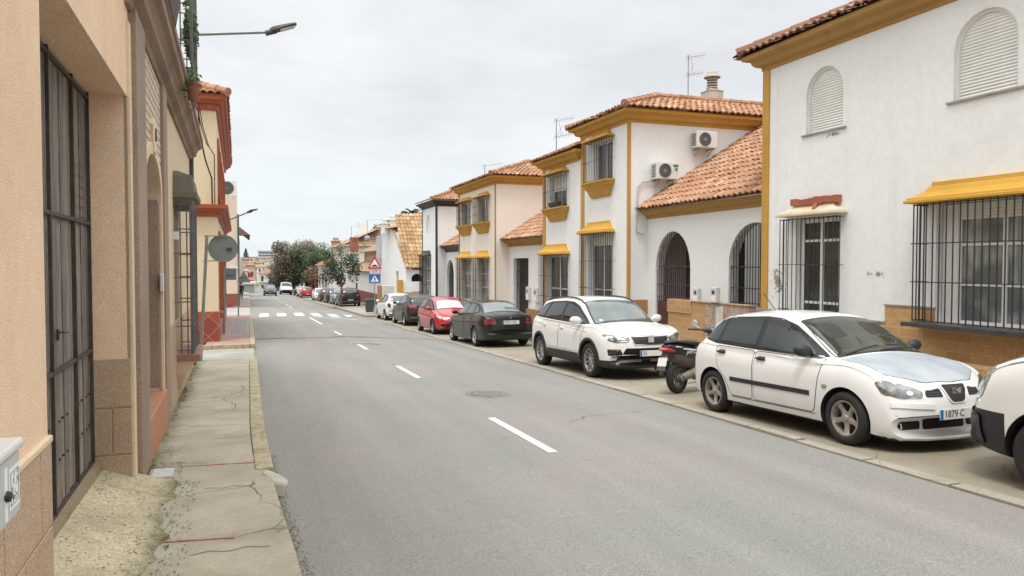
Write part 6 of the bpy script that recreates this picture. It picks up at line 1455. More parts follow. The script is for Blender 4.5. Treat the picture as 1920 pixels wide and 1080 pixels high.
c4_.both(lambda k:c4_.panel('window_surround',k,dlo,TRIM,.004,rings=9)); windows(c4_,[[(-.35,.98),(-.35,1.34),(.05,1.33),(.3,1.26),(.84,.95)],[(-.43,.98),(-.43,1.335),(-1.0,1.31),(-1.25,1.24),(-1.42,1.09),(-1.2,1.02)]],glass=CARGLG)
doors(c4_,[[(-.40,.94),(-.40,.30),(.80,.30),(.95,.90)]],[(-.25,.86)],c4_.P)
ws=c4_.panel('windscreen','T',[(1.08,-.62),(1.08,.62),(.42,.50),(.42,-.50)],CARGL,.006,rnd=.06,rings=10); c4_.panel('sunshade','T',[(1.03,-.56),(1.03,.56),(.46,.465),(.46,-.465)],plain('silver_sunshade',(.50,.48,.55),.5,var=.1),.0075,parent=ws,rnd=.05,rings=8,skirt=False)
c4_.strip('bonnet_seam','T',[(1.15,-.60),(1.6,-.55),(1.86,-.25),(1.9,0),(1.86,.25),(1.6,.55),(1.15,.60)],.010,SEAM,.0025)
for sg in (1,-1):
    c4_.panel('headlight','F',[(sg*.34,.60),(sg*.55,.70),(sg*.72,.76),(sg*.75,.70),(sg*.62,.61),(sg*.40,.56)],HEADB,.006,rnd=.03,rings=5); c4_.panel('fog_lamp','F',[(sg*.45,.34),(sg*.62,.35),(sg*.60,.42),(sg*.47,.42)],TRIM,.005,rnd=.02,rings=3)
c4_.panel('lower_grille','F',[(-.36,.33),(.36,.33),(.42,.47),(-.42,.47)],SEAM,.005,rnd=.03,rings=4); c4_.plate(1,.40,'',blank=True); c4_.mirror(.72,.95)
# ---------------------------------------------------------------- dark grey hatch + white hatch, rear views
def hatch(S,label,col,loc,head,lamp,gl,group='cars parked along the right kerb',lod=0,lampz=.0,plate=None,metal=0.):
    c=Car('parked_car',label,S,col,loc,head,group,lod,metal=metal); x0=S['top'][0][0]; H=S['H']; s=H/1.44
    dlo=[(-1.5,1.06*s),(-1.3,1.25*s),(-1.0,1.335*s),(-.3,1.365*s),(.05,1.345*s),(.35,1.26*s),(.95,.94*s),(.85,.925*s),(-.3,.955*s),(-1.2,.985*s)]
    c.both(lambda k:c.panel('window_surround',k,dlo,TRIM,.004,rings=6)); windows(c,[[(-.25,.98*s),(-.25,1.335*s),(.04,1.325*s),(.28,1.25*s),(.8,.955*s)],[(-.33,.98*s),(-.33,1.335*s),(-.95,1.31*s),(-1.08,1.0*s)],[(-1.15,1.02*s),(-1.05,1.29*s),(-1.22,1.23*s),(-1.4,1.1*s)]],glass=CARGLG)
    if not lod: doors(c,[[(-.29,.94*s),(-.29,.30),(.76,.30),(.95,.90*s)],[(-.32,.94*s),(-.32,.30),(-.80,.30),(-.90,.50),(-1.1,.95*s)]],[(-.15,.85*s),(-1.0,.87*s)],c.P)
    c.panel('rear_window','B',[(-.58,1.03*s),(.58,1.03*s),(.53,1.22*s),(.47,1.32*s),(-.47,1.32*s),(-.53,1.22*s)],gl,.007,rnd=.05,rings=6)
    for sg in (1,-1): c.panel('tail_lamp','B',[(sg*lamp[0],lamp[1]*s),(sg*.70,lamp[1]*s),(sg*.745,(lamp[1]+lamp[2])/2*s),(sg*.70,lamp[2]*s),(sg*lamp[0],lamp[2]*s*.98)],REDL if lamp[3] else DREDL,.007,rnd=.03,rings=5)
    c.strip('boot_seam','B',[(-.62,1.0*s),(-.60,.60*s),(.60,.60*s),(.62,1.0*s)],.010,SEAM,.0025); c.strip('bumper_lower','B',[(-.66,.33),(.66,.33)],.07,TRIM,.008)
    c.panel('windscreen','T',[(1.08,-.60),(1.08,.60),(.44,.49),(.44,-.49)],gl,.006,rnd=.06,rings=6)
    for sg in (1,-1): c.panel('headlight','F',[(sg*.40,.62),(sg*.66,.70),(sg*.72,.66),(sg*.60,.56),(sg*.42,.56)],HEADL,.006,rnd=.03,rings=4)
    c.panel('grille','F',[(-.34,.56),(.34,.56),(.30,.64),(-.30,.64)],TRIM,.006,rnd=.02,rings=3)
    c.plate(-1,.5*s if plate is None else plate,'',blank=True); c.plate(1,.42,'',blank=True); c.mirror(.72,.96*s); return c
def hspec(L=4.0,W=1.68,H=1.46,wb=2.5,R=.30,ro=.68,**k):
    s=H/1.44; r=-(wb/2+ro); f=r+L
    d=dict(H=H,wb=wb,W=W,R=R,tw=.19,spokes=7,sw=.045,rr=R*.68,crown=.05,nose=.3,tail=.16,
     top=[(r,.60*s),(r+.03,.90*s),(r+.10,1.02*s),(r+.24,1.22*s),(r+.45,1.35*s),(-1.0,1.41*s),(-.4,1.44*s),(.1,1.41*s),(.45,1.31*s),(.85,1.11*s),(1.1,1.0*s),(1.4,.93*s),(f-.25,.80*s),(f-.08,.68*s),(f-.02,.55*s),(f,.42*s)],
     belt=[(r,.55*s),(r+.08,.9*s),(r+.4,.97*s),(-.3,.93*s),(.9,.88*s),(1.4,.85*s),(f-.2,.70*s),(f,.38*s)],
     bot=[(r,.40),(r+.08,.27),(-1,.2),(1,.2),(f-.15,.2),(f,.3)],
     wp=[(r,.86),(r+.2,.94),(-1.,1.),(1.,1.),(1.5,.97),(f-.15,.90),(f,.82)],
     wr=[(r,.82),(r+.3,.74),(-1.,.70),(.3,.69),(.8,.75),(1.1,.81),(1.6,.76),(f,.8)]); d.update(k); return d
hatch(hspec(4.25,1.75,1.49,2.65,.315,.76),'dark grey hatchback with bright red tail lamps, between the red car and the white one',(.045,.046,.047),(7.75,36.0),1,(.40,.80,.93,1),CARGLG,metal=.4)
hatch(hspec(3.9,1.65,1.46,2.46,.30,.66),'small white hatchback parked furthest up the near row, rear to the camera',(.76,.76,.74),(7.72,41.2),1,(.58,.70,.93,0),CARGLL)
# ---------------------------------------------------------------- white van nose at right edge
S5=dict(wb=2.7,W=1.85,R=.33,tw=.215,spokes=8,sw=.04,rimmat=GREYM,rr=.205,gap=.055,crown=.06,nose=.42,tail=.1,wy=.97,
 top=[(-2.1,1.3),(-2.08,1.75),(-1.9,1.90),(-1.,1.94),(0,1.94),(.35,1.88),(.65,1.64),(1.0,1.36),(1.2,1.28),(1.55,1.21),(2.0,1.10),(2.22,.97),(2.36,.76),(2.42,.50)],
 belt=[(-2.1,1.0),(-1.8,1.16),(0,1.16),(.9,1.16),(1.3,1.14),(1.85,1.03),(2.22,.78),(2.42,.45)],
 bot=[(-2.1,.4),(-1.8,.27),(1,.24),(1.6,.26),(2.2,.30),(2.42,.38)],
 wp=[(-2.1,.95),(-1.7,1.),(1.,1.),(1.7,.99),(2.1,.94),(2.42,.85)],
 wr=[(-2.1,.84),(-1,.82),(.3,.80),(.8,.82),(1.1,.84),(1.5,.80),(2.42,.80)])
S5['sillz']=lambda x:.64 if x>1.72 else .2
S5['bis']=[((0,0,.64),(0,0,1)),((1.72,0,0),(1,0,0))]
c5=Car('parked_van','white van with a black bumper and yellowed headlamp, cut off by the right edge',S5,paint('van_white_paint',(.78,.78,.76),dirt=.25),(7.08,2.9),1,cat='van')
for k in ('L','R'):
    c5.panel('side_window',k,[(.0,1.22),(.0,1.74),(.38,1.68),(.94,1.26)],CARGL,.006,rnd=.04)
    sg=1 if k=='L' else -1
    c5.panel('headlight',k,[(1.97,.76),(1.90,.98),(2.02,1.03),(2.16,.94),(2.20,.80),(2.10,.70)],HEADB,.008,rnd=.04,rings=6)
    c5.strip('bonnet_seam',k,[(1.0,1.20),(1.5,1.13),(1.74,1.06)],.010,SEAM,.0028)
    c5.panel('door',k,[(.02,.45),(.02,1.10),(.95,1.10),(.92,.60),(.84,.45)],c5.P,.004,rnd=.05); c5.strip('shut_line',k,[(.02,.45),(.02,1.10),(.95,1.10),(.92,.60),(.84,.45)],.012,SEAM,.002,closed=True)
c5.panel('bumper','F',[(-.86,.60),(.86,.60),(.86,.33),(-.86,.33)],BLACKP,.02,rnd=.04,rings=7)
c5.panel('windscreen','T',[(1.08,-.72),(1.08,.72),(.45,.64),(.45,-.64)],CARGL,.006,rnd=.06,rings=8)
archtrim(c5,.03,c5.P,.28,1,.008)
c5.mirror(.85,1.2,TRIM,1.2)
# ---------------------------------------------------------------- far cars (low detail)
fs_=hspec(4.4,1.82,1.60,2.65,.33,.80)
far=[('dark SUV parked tail first right behind the street tree',(.018,.022,.028),(8.35,67.2),1,fs_,0),
('steel grey hatchback nose out, next to the dark SUV',(.16,.18,.20),(8.3,72.6),-1,None,1),
('black hatchback in the middle of the far parked row',(.03,.032,.035),(8.25,78),1,None,0),
('charcoal estate before the white car in the far row',(.055,.05,.045),(8.15,84),1,None,0),
('white car ending the far row behind the tree',(.72,.72,.70),(8.0,90),-1,None,1),
('bright red hatchback alone beyond the far parked row',(.42,.01,.03),(7.5,104),1,None,0),
('white hatchback beyond the bright red one',(.7,.7,.69),(7.5,111),1,None,0),
('black car furthest up the right kerb',(.03,.03,.03),(7.5,119),1,None,0)]
for lab,col,loc,hd,sp,_ in far:
    hatch(sp or hspec(),lab,col,loc,hd,(.45,.78,.92,1),CARGLL if hd<0 else CARGLG,'cars far down the street',1,metal=.2 if sum(col)<1.5 else 0)
hatch(hspec(4.2,1.75,1.5,2.5,.3,.7),'dark car with white bumper corners driving towards the camera far down the street',(.05,.055,.065),(2.9,108),-1,(.45,.78,.92,1),CARGLL,None,1)
vs_=dict(S5); c6=Car('driving_van','white roofed van coming down the far end of the street',vs_,(.55,.57,.55),(5.6,122),-1,None,1,'van')
c6.panel('windscreen','T',[(1.12,-.75),(1.12,.75),(.40,.66),(.40,-.66)],CARGL,.006,rnd=.05,rings=5); c6.panel('grille','F',[(-.6,.62),(.6,.62),(.55,.80),(-.55,.80)],TRIM,.01,rings=3)
for sg in (1,-1): c6.panel('headlight','F',[(sg*.6,.7),(sg*.8,.72),(sg*.8,.85),(sg*.62,.85)],HEADL,.01,rings=2)
c6.panel('bumper','F',[(-.86,.60),(.86,.60),(.86,.36),(-.86,.36)],BLACKP,.02,rings=4)
# ================================================================ SCOOTER
sx_,sy_=6.74,10.75; sc0=thing('scooter','black scooter with a red tail lamp parked between the white hatchback and white SUV','scooter',(sx_,sy_,gz(sx_,sy_)+.005),rad(22))
sc0.rotation_euler=(rad(-4),0,rad(22))
def swheel(x,R):
    w=thing('wheel',None,None); w.parent=sc0; w.location=(x,0,R)
    MB().lathe([(R*.62,-.045),(R*.70,-.058),(R*.88,-.055),(R*.97,-.035),(R,0),(R*.97,.035),(R*.88,.055),(R*.70,.058),(R*.62,.045)],(0,0,0),'y',40,close=True).build('tyre',TYRE,w,False,smooth=50)
    m=MB().lathe([(R*.64,-.045),(R*.56,-.03),(R*.56,.03),(R*.64,.045)],(0,0,0),'y',36,close=True); m.lathe([(.001,-.05),(.04,-.05),(.05,0),(.04,.05),(.001,.05)],(0,0,0),'y',16)
    for k in range(6):
        a=k*math.pi/3+.3
        for da in (-.16,.16): m.obox((R*.33*math.cos(a+da*.6),0,R*.33*math.sin(a+da*.6)),R*.28,.022,.012,Matrix.Rotation(-(a+da),3,'Y'))
    m.build('rim',plain('worn_scooter_rim',(.19,.18,.165),.5,.5,var=.2),w,False,smooth=40)
swheel(0,.26); swheel(1.27,.25)
SB=plain('scooter_black',(.016,.017,.017),.25,coat=.5,var=.1); SG=plain('scooter_grey_brown',(.085,.075,.06),.5,var=.25); SM=plain('scooter_alloy',(.25,.235,.21),.5,.4,var=.3,scale=20)
def loft(secs,name,mat,parent=sc0,n=14,smooth=50):
    # secs: (x, zc, half width, half height)
    m=MB(); m.rings([[(x+sk*math.sin(a)*hh,w*math.cos(a),z+hh*math.sin(a)) for a in [2*math.pi*j/n for j in range(n)]] for x,z,w,hh,sk in secs]); return m.build(name,mat,parent,False,smooth=smooth)
loft([(-.33,.80,.03,.02,0),(-.24,.79,.10,.06,0),(0,.73,.14,.12,0),(.25,.66,.16,.15,0),(.45,.60,.16,.16,0),(.55,.56,.12,.12,0)],'body',SB)
loft([(-.12,.62,.08,.09,0),(.05,.58,.12,.15,0),(.3,.52,.14,.16,0),(.42,.5,.1,.12,0)],'side_panel',SG)
loft([(-.30,.86,.05,.015,0),(-.1,.87,.11,.03,0),(.2,.83,.14,.05,0),(.45,.80,.15,.055,0),(.62,.77,.11,.05,0),(.68,.74,.05,.03,0)],'seat',plain('seat_vinyl',(.02,.02,.02),.6,bmp=.1))
loft([(-.40,.755,.02,.01,0),(-.36,.755,.07,.035,0),(-.24,.74,.11,.05,0),(-.12,.72,.10,.04,0)],'tail_lamp',REDL)
m=MB(); m.rings([[(-.30,-.04,.72),(-.30,.04,.72),(-.24,.04,.72),(-.24,-.04,.72)],[(-.44,-.09,.42),(-.44,.09,.42),(-.42,.09,.42),(-.42,-.09,.42)]]); m.build('mudguard',SG,sc0,False)
m=MB(); d=Vector((-.14,0,-.30)).normalized(); c=Vector((-.385,0,.56)); R=Matrix(((d.x,0,-d.z),(0,1,0),(d.z,0,d.x)))
m.obox(c+R@Vector((0,0,0.012)),.075,.085,.004,R); m.build('number_plate',plain('scooter_plate',(.72,.70,.66),.4,var=.05),sc0,False)
m=MB(); m.obox(c+R@Vector((.0,0,0.017)),.03,.06,.001,R); m.build('plate_lettering',plain('plate_red_brown',(.35,.06,.04),.6),sc0,False)
# engine, swing arm, exhaust on the right side (-y)
m=MB(); m.tube([(0,-.10,.27),(.18,-.11,.30),(.42,-.10,.33)],.055,10,r1=.08); m.tube([(.0,-.085,.26),(.0,-.13,.26)],.05,14); m.tube([(.42,-.13,.33),(.42,.10,.33)],.10,16); m.tube([(.42,-.14,.33),(.42,-.125,.33)],.07,16)
m.box(.25,.60,-.10,.10,.22,.34); m.tube([(.30,-.12,.22),(.62,-.10,.20),(.75,-.06,.22)],.022,8); m.tube([(.62,-.14,.165),(.1,-.15,.165)],.009,6); m.build('engine',SM,sc0,False,smooth=40,bevel=.006)
m=MB(); m.tube([(-.02,.12,.28),(.06,.12,.58)],.02,8); m.build('shock_absorber',SM,sc0,False)
m=MB(); m.tube([(-.25,.13,.36),(.25,.13,.28),(.4,.1,.26)],.05,12); m.build('exhaust',DGREY,sc0,False,smooth=50)
m=MB(); m.rings([[(.50,-.15,.28),(.50,.15,.28),(.50,.15,.36),(.50,-.15,.36)],[(.95,-.15,.27),(.95,.15,.27),(.95,.15,.33),(.95,-.15,.33)]]); m.build('footboard',SB,sc0,False,bevel=.02)
loft([(.98,.50,.17,.24,-.3),(1.03,.55,.19,.30,-.3),(1.08,.62,.14,.30,-.3),(1.12,.65,.05,.25,-.3)],'front_shield',plain('scooter_white_panel',(.55,.56,.56),.3,coat=.5))
loft([(1.02,.27+.22,.02,.02,0),(1.15,.53,.06,.03,0),(1.3,.52,.07,.04,0),(1.45,.45,.06,.03,0)],'front_mudguard',SB)
m=MB(); m.tube([(1.22,-.07,.27),(1.10,-.07,.6)],.02,8); m.tube([(1.22,.07,.27),(1.10,.07,.6)],.02,8); m.tube([(1.08,0,.6),(.98,0,.98)],.03,8); m.build('fork',SM,sc0,False,smooth=50)
loft([(.93,.98,.08,.03,0),(.98,1.0,.13,.06,0),(1.06,1.0,.13,.08,0),(1.12,.97,.06,.04,0)],'handlebar_cover',SB)
m=MB(); m.tube([(.88,-.36,1.02),(.93,-.30,1.02),(.98,-.1,1.0),(.98,.1,1.0),(.93,.30,1.02),(.88,.36,1.02)],.016,8); m.tube([(.97,-.2,1.03),(1.02,-.33,.99),(.98,-.38,.98)],.007,6); m.tube([(.97,.2,1.03),(1.02,.33,.99)],.007,6); m.build('handlebar',BLACKP,sc0,False)
for sd in (-1,1):
    m=MB(); m.tube([(.98,sd*.18,1.03),(1.01,sd*.28,1.08)],.007,6); m.lathe([(.001,-.012),(.055,-.01),(.06,0),(.05,.015),(.001,.02)],(1.02,sd*.31,1.12),'x',18); m.build('mirror',plain('mirror_silver',(.6,.62,.63),.2,.3),sc0,False,smooth=50)
t_=text('JAVITZ',.085,(.20,-.166,.675),Matrix(((1,0,0),(0,0,-1),(0,1,0))).to_quaternion(),WHT,sc0,'side_graphic',.001,world=False,shear=.4); t_.rotation_euler=(0,0,0)
m=MB(); m.prism([(.02,.755),(.45,.70),(.43,.685),(.0,.735)],'y',-.158,-.155); m.prism([(-.15,.80),(.0,.775),(.0,.765),(-.17,.785)],'y',-.135,-.13); m.build('white_stripes',WHT,sc0,False)
# ================================================================ ROAD SIGN right + bin
Y=45.2; x,_=onY(703,590,Y); t=thing('road_sign','speed bump warning triangle over a blue pedestrian crossing sign on one pole','road sign',(x,Y,gz(x,Y)+.12)); g=t.location.z
def sz(py): return onY(703,py,Y)[1]-g
zt,zb_,=sz(480),sz(504)
MB().tube([(0,.03,-.1),(0,.03,zt-.1)],.03,8).build('pole',GREYM,t,False)
w_=.88; h_=zt-zb_
m=MB(); m.prism(roundpoly([(-w_/2,zb_),(w_/2,zb_),(0,zt)],.05),'y',-.012,0); tri=m.build('warning_plate',REDS,t,False)
m=MB(); m.prism(roundpoly([(-w_/2*.66,zb_+h_*.13),(w_/2*.66,zb_+h_*.13),(0,zt-h_*.24)],.02),'y',-.0145,-.0125); m.build('warning_face',WHT,tri,False)
m=MB(); m.prism([(-.21,zb_+h_*.17),(.21,zb_+h_*.17),(.21,zb_+h_*.22),(.13,zb_+h_*.25),(.08,zb_+h_*.32),(-.08,zb_+h_*.32),(-.13,zb_+h_*.25),(-.21,zb_+h_*.22)],'y',-.017,-.0147); m.build('bump_symbol',LET,tri,False)
za,zc_=sz(505),sz(514); m=MB().box(-.33,.33,-.012,0,zc_,za); pl=m.build('text_plate',REDS,t,False); MB().box(-.30,.30,-.0145,-.0125,zc_+.02,za-.02).build('text_face',plain('grey_white',(.62,.63,.66),.5),pl,False)
m=MB(); 
for k in range(3): m.box(-.24+.02*k,.24-.03*k,-.0165,-.0147,za-.075-k*.07,za-.055-k*.07)
m.build('text_lines',DGREY,pl,False)
z1,z0=sz(514.5),sz(531); m=MB().box(-.34,.34,-.012,0,z0,z1); bl=m.build('crossing_plate',BLUES,t,False); hh=z1-z0
m=MB(); m.prism([(-.26,z0+.07),(.26,z0+.07),(0,z1-.04)],'y',-.0145,-.0125); m.build('crossing_face',WHT,bl,False)
m=MB(); c=z0+.10; m.lathe([(.001,-.0165),(.026,-.0165),(.026,-.0147)],(0,0,c+.27),'y',12)
for a,b,r in (((0,c+.24),(.0,c+.13),.03),((0,c+.13),(-.07,c+.03),.015),((0,c+.13),(.06,c+.03),.015),((0,c+.22),(-.075,c+.15),.012),((0,c+.22),(.07,c+.14),.012)):
    d=Vector((b[0]-a[0],b[1]-a[1])); n_=Vector((-d.y,d.x)).normalized()*r; m.prism([(a[0]+n_.x,a[1]+n_.y),(b[0]+n_.x,b[1]+n_.y),(b[0]-n_.x,b[1]-n_.y),(a[0]-n_.x,a[1]-n_.y)],'y',-.0165,-.0147)
for k in range(6): m.box(-.2+k*.07,-.165+k*.07,-.0165,-.0147,c-.02,c+.015)
m.build('walker_symbol',LET,bl,False)
Yb=46.5; x,z=onY(693,583,Yb); t=thing('litter_bin','dark green grey litter bin beside the crossing sign','bin',(x,Yb,gz(x,Yb)+.12)); H_=onY(693,560,Yb)[1]-t.location.z
MB().rings([[(-.22,-.18,.1),(.22,-.18,.1),(.22,.18,.1),(-.22,.18,.1)],[(-.27,-.22,H_-.1),(.27,-.22,H_-.1),(.27,.22,H_-.1),(-.27,.22,H_-.1)]]).build('bin_body',plain('bin_green',(.05,.07,.055),.6),t,False,bevel=.02)
MB().rings([[(-.29,-.24,H_-.1),(.29,-.24,H_-.1),(.29,.24,H_-.1),(-.29,.24,H_-.1)],[(-.24,-.2,H_),(.24,-.2,H_),(.24,.2,H_),(-.24,.2,H_)]]).build('bin_lid',DGREY,t,False,bevel=.02)
# ================================================================ TREES
def tree(X,Y,H,label,mat,crown,n,size,r=.12,group=None,z=None,seed=1,lean=0.,branches=7,name='tree',bare=0,sub=14):
    z=gz(X,Y) if z is None else z; t=thing(name,label,'tree',(X,Y,z),group=group); rnd=random.Random(seed); m=MB()
    cz=H-crown[2]; pts=[(0,0,-.2),(lean*.3,0,H*.2),(lean*.6+.05,.03,H*.45),(lean,0,H*.75),(lean,0,H*.97)]; m.tube(pts,r,8,r1=r*.15); cents=[]
    for k in range(branches):
        a=k*2.4+rnd.random(); h=H*rnd.uniform(.35,.7); L=rnd.uniform(.5,.95); e=Vector((lean+crown[0]*L*math.cos(a),crown[1]*L*math.sin(a),cz+crown[2]*rnd.uniform(-.7,.75)))
        s=Vector((lean*.7,0,h)); mid=(s+e)/2+Vector((0,0,.1*H*rnd.random())); m.tube([s,mid,e],r*.45,5,r1=r*.08); cents.append(e)
        for q in range(bare):
            e2=e+Vector((rnd.gauss(0,.25)*crown[0],rnd.gauss(0,.25)*crown[1],abs(rnd.gauss(0,.3))*crown[2])); m.tube([mid.lerp(e,rnd.random()),e2],r*.12,3,r1=r*.03)
    m.build('trunk',BARK,t,False,fix=False); mb=MB(); rr=random.Random(seed+5); C=Vector((lean,0,cz))
    cl=[]
    for k in range(sub):
        while True:
            d=Vector((rr.uniform(-1,1),rr.uniform(-1,1),rr.uniform(-1,1)))
            if .35<d.length<1: break
        cl.append(C+Vector((d.x*crown[0]*.8,d.y*crown[1]*.8,d.z*crown[2]*.82)))
    cl+=cents
    for c in cl: 
        f=rr.uniform(.26,.46); leaves([c],(crown[0]*f,crown[1]*f,crown[2]*f),int(n/len(cl)*rr.uniform(.6,1.4)),size,mat,seed=rr.random(),mb=mb)
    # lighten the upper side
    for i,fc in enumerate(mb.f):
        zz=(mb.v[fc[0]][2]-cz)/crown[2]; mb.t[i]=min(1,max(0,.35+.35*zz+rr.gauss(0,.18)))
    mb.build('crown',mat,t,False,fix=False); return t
Yt=60.; x,_=onY(640,570,Yt); Ht=onY(640,452,Yt)[1]-gz(x,Yt)
tree(x,Yt,Ht,'slim young street tree with sparse dark leaves standing at the kerb before the dark SUV',LEAFD,(1.5,1.4,2.1),3600,.085,.07,seed=3,sub=13)
tg='trees massed at the far end of the street'
tb='big bare brown twigged tree leading the far mass of trees'
spec=[(556,150,10.4,(4.9,5,5.1),LEAFB,'brown twiggy tree at the front of the far wood',15000,.19),
(533,172,6.4,(3.6,4,3.3),LEAFB,'low brown tree overhanging the road at the left end of the far wood',8000,.19),
(578,146,8.6,(3.6,4,4.3),LEAFM,'olive green tree in the middle of the far wood',9500,.19),
(595,136,7.6,(2.9,4,3.8),LEAFD,'dark green tree at the right of the far wood beside the cottage roof',7000,.19),
(583,190,11.4,(5.4,4,5.0),LEAFM,'tallest green tree topping the far wood',6500,.25),
(566,200,11.6,(5.2,4,5.0),LEAFD,'dark tree crown behind the brown one in the far wood',4500,.22),
(596,175,9.8,(4.0,4,4.0),LEAFD,'dark rounded tree behind the cottage chimney',3800,.22)]
for i,(px,Y,H,cr,mt,lab,n,s) in enumerate(spec):
    X,_=onY(px,540,Y); tree(X,Y,H,lab,mt,cr,n,s,.28,tg,seed=20+i,branches=9,bare=4 if mt is LEAFB else 1,sub=22)
# low hedge under the wood
# palms / pines behind the golden roof
def palm(px,py,Y,label,n=26,L=1.9):
    X,z=onY(px,py,Y); g=gz(X,Y); t=thing('palm_tree',label,'palm',(X,Y,g)); m=MB(); m.tube([(0,0,0),(.1,0,(z-g)*.5),(0,0,z-g)],.25,8,r1=.18); m.build('trunk',BARK,t,False); m=MB(); r=random.Random(px)
    for k in range(n):
        a=r.random()*6.28; el=r.uniform(-.3,1.2); d=Vector((math.cos(a)*math.cos(el),math.sin(a)*math.cos(el),math.sin(el))); side=d.cross(Vector((0,0,1))).normalized(); p0=Vector((0,0,z-g))
        for j in range(9):
            f=j/9; c=p0+d*L*f-Vector((0,0,1))*L*.5*f*f
            for sg in (-1,1): m.quad(c,c+d*.12,c+side*sg*.42*(1-f*.5)+d*.3-Vector((0,0,.12)),c+side*sg*.40*(1-f*.5)+d*.22-Vector((0,0,.12)))
    m.build('crown',LEAFD,t,False,fix=False)
palm(776,408,76,'palm tree top just left of the black trimmed house, above the golden roof')
for px,py,Y,lab,H in ((725,408,92,'dark pine crown behind the white chimneys, left one',4),(748,405,96,'dark pine crown behind the white chimneys, right one',4)):
    X,z=onY(px,py,Y); g=gz(X,Y); tree(X,Y,z-g,lab,LEAFD,(2.0,2.,1.7),1300,.16,.25,'pines behind the white chimneys',seed=px,branches=5,sub=8)
X,z=onY(712,425,90); tree(X,90,z-gz(X,90),'low dark pine clump peeping over the tiled ridge',LEAFD,(1.3,1.5,1.3),600,.15,.2,'pines behind the white chimneys',seed=9,branches=4,sub=5)
# bare shrub by cottage
X,z=onY(590,520,92); t=thing('shrub','reddish bare climbing shrub against the cottage','shrub',(X,92,gz(X,92))); leaves([(0,0,2.2),(-.5,0,3.0),(.6,0,3.2),(1.2,0,2.4)],(.9,.8,1.1),900,.10,leafmat('reddish_twig',(.14,.06,.04),(.30,.17,.11)),t,'foliage'); MB().tube([(0,0,0),(.1,0,2.5)],.07,6).build('stem',BARK,t,False)
# weeds along the wall foot and kerb
mb=MB(); rnd=random.Random(5); wm=leafmat('weed_leaf',(.05,.07,.02),(.17,.19,.07))
for k in range(120):
    if rnd.random()<.72: y=rnd.choice([rnd.uniform(6.6,7.6),rnd.uniform(7,16.5),rnd.uniform(10,13)]); x=WX(y)+.045+abs(rnd.gauss(0,.035))
    else: y=rnd.uniform(4.2,6.9); x=WX(y)+rnd.choice([.34,.30,.2,.0])+rnd.gauss(0,.07)
    z=gz(x,y)+.15
    for q in range(rnd.randint(5,13)):
        a=rnd.random()*6.28; L=rnd.uniform(.008,.026); d=Vector((math.cos(a)*.7,math.sin(a)*.7,rnd.uniform(.3,1.2))).normalized(); s_=d.cross(Vector((0,0,1))).normalized()*.004; p=Vector((x+rnd.gauss(0,.012),y+rnd.gauss(0,.03),z))
        mb.quad(p-s_,p+s_,p+d*L+s_*.3,p+d*L-s_*.3,0,rnd.random())
tag(mb.build('weeds',wm,fix=False),'small weeds and moss tufts along the foot of the left wall','weeds',kind='stuff')
mb=MB()
for i in range(1500):
    y=rnd.uniform(3.9,7.6); u=rnd.uniform(-.2,.5) if y<6.85 else rnd.uniform(.05,.35); x=WX(y)+u; r=rnd.uniform(.0015,.006); z=gz(x,y)+.154+(.17*max(0,1-max(0,u+.2)/.52)**1.2 if y<6.85 else 0)
    mb.obox((x,y,z),r,r,r*.6,Matrix.Rotation(rnd.random()*6,3,'Z'),0)
tag(mb.build('gravel',plain('pale_grit',(.42,.37,.28),.95,var=.5,scale=40)),'pale grit scattered on the mossy slope before the garage doors','gravel',kind='stuff')
# ================================================================ PERSON (walking away, dark clothes)
pxp,pyp=G(452,561.5,.15); per=thing('person','person in dark clothes walking on the far left pavement','person',(pxp,pyp,gz(pxp,pyp)+.15),rad(0))
def skin(name,V,E,Rr,mat,parent,root=0,sub=1):
    me=bpy.data.meshes.new(name); me.from_pydata(V,E,[]); o=bpy.data.objects.new(name,me); COL.objects.link(o); md=o.modifiers.new('s','SKIN'); 
    for i,r in enumerate(Rr): me.skin_vertices[0].data[i].radius=(r,r)
    me.skin_vertices[0].data[root].use_root=True; o.modifiers.new('u','SUBSURF').levels=sub; bpy.context.view_layer.update()
    m2=bpy.data.meshes.new_from_object(o.evaluated_get(bpy.context.evaluated_depsgraph_get())); bpy.data.objects.remove(o); m2.materials.clear(); m2.materials.append(mat); m2.shade_smooth()
    n=bpy.data.objects.new(name,m2); COL.objects.link(n); n.parent=parent; return n
SK=plain('skin',(.35,.22,.16),.6); DK=plain('dark_clothes',(.022,.022,.028),.85,var=.2)
V=[(0,0,.95),(0,0,1.15),(0,0,1.38),(0,.0,1.50),(0,-.01,1.60),(0,-.02,1.70),(.09,0,.90),(.10,.10,.50),(.10,-.02,.10),(.10,.12,.04),(-.09,0,.90),(-.10,-.06,.50),(-.10,-.20,.12),(-.10,-.10,.04),(.19,0,1.40),(.25,.03,1.14),(.24,-.08,.90),(.24,-.10,.82),(-.19,0,1.40),(-.25,-.03,1.14),(-.24,.08,.92),(-.24,.11,.83)]
E_=[(0,1),(1,2),(2,3),(3,4),(4,5),(0,6),(6,7),(7,8),(8,9),(0,10),(10,11),(11,12),(12,13),(2,14),(14,15),(15,16),(16,17),(2,18),(18,19),(19,20),(20,21)]
R_=[.14,.14,.15,.06,.085,.07,.10,.065,.045,.04,.10,.065,.045,.04,.07,.05,.035,.03,.07,.05,.035,.03]
skin('body',V,E_,R_,SK,per)
k=[0,1,2,6,7,8,10,11,12,14,15,16,18,19,20]; mp={a:i for i,a in enumerate(k)}
skin('coat',[V[a] for a in k],[(mp[a],mp[b]) for a,b in E_ if a in mp and b in mp],[R_[a]*1.15+.01 for a in k],DK,per)
o=MB().lathe([(.001,.12),(.07,.10),(.10,.03),(.10,-.04),(.06,-.08)],(0,0.0,1.69),n=14).build('hair',LET,per,False,smooth=60)
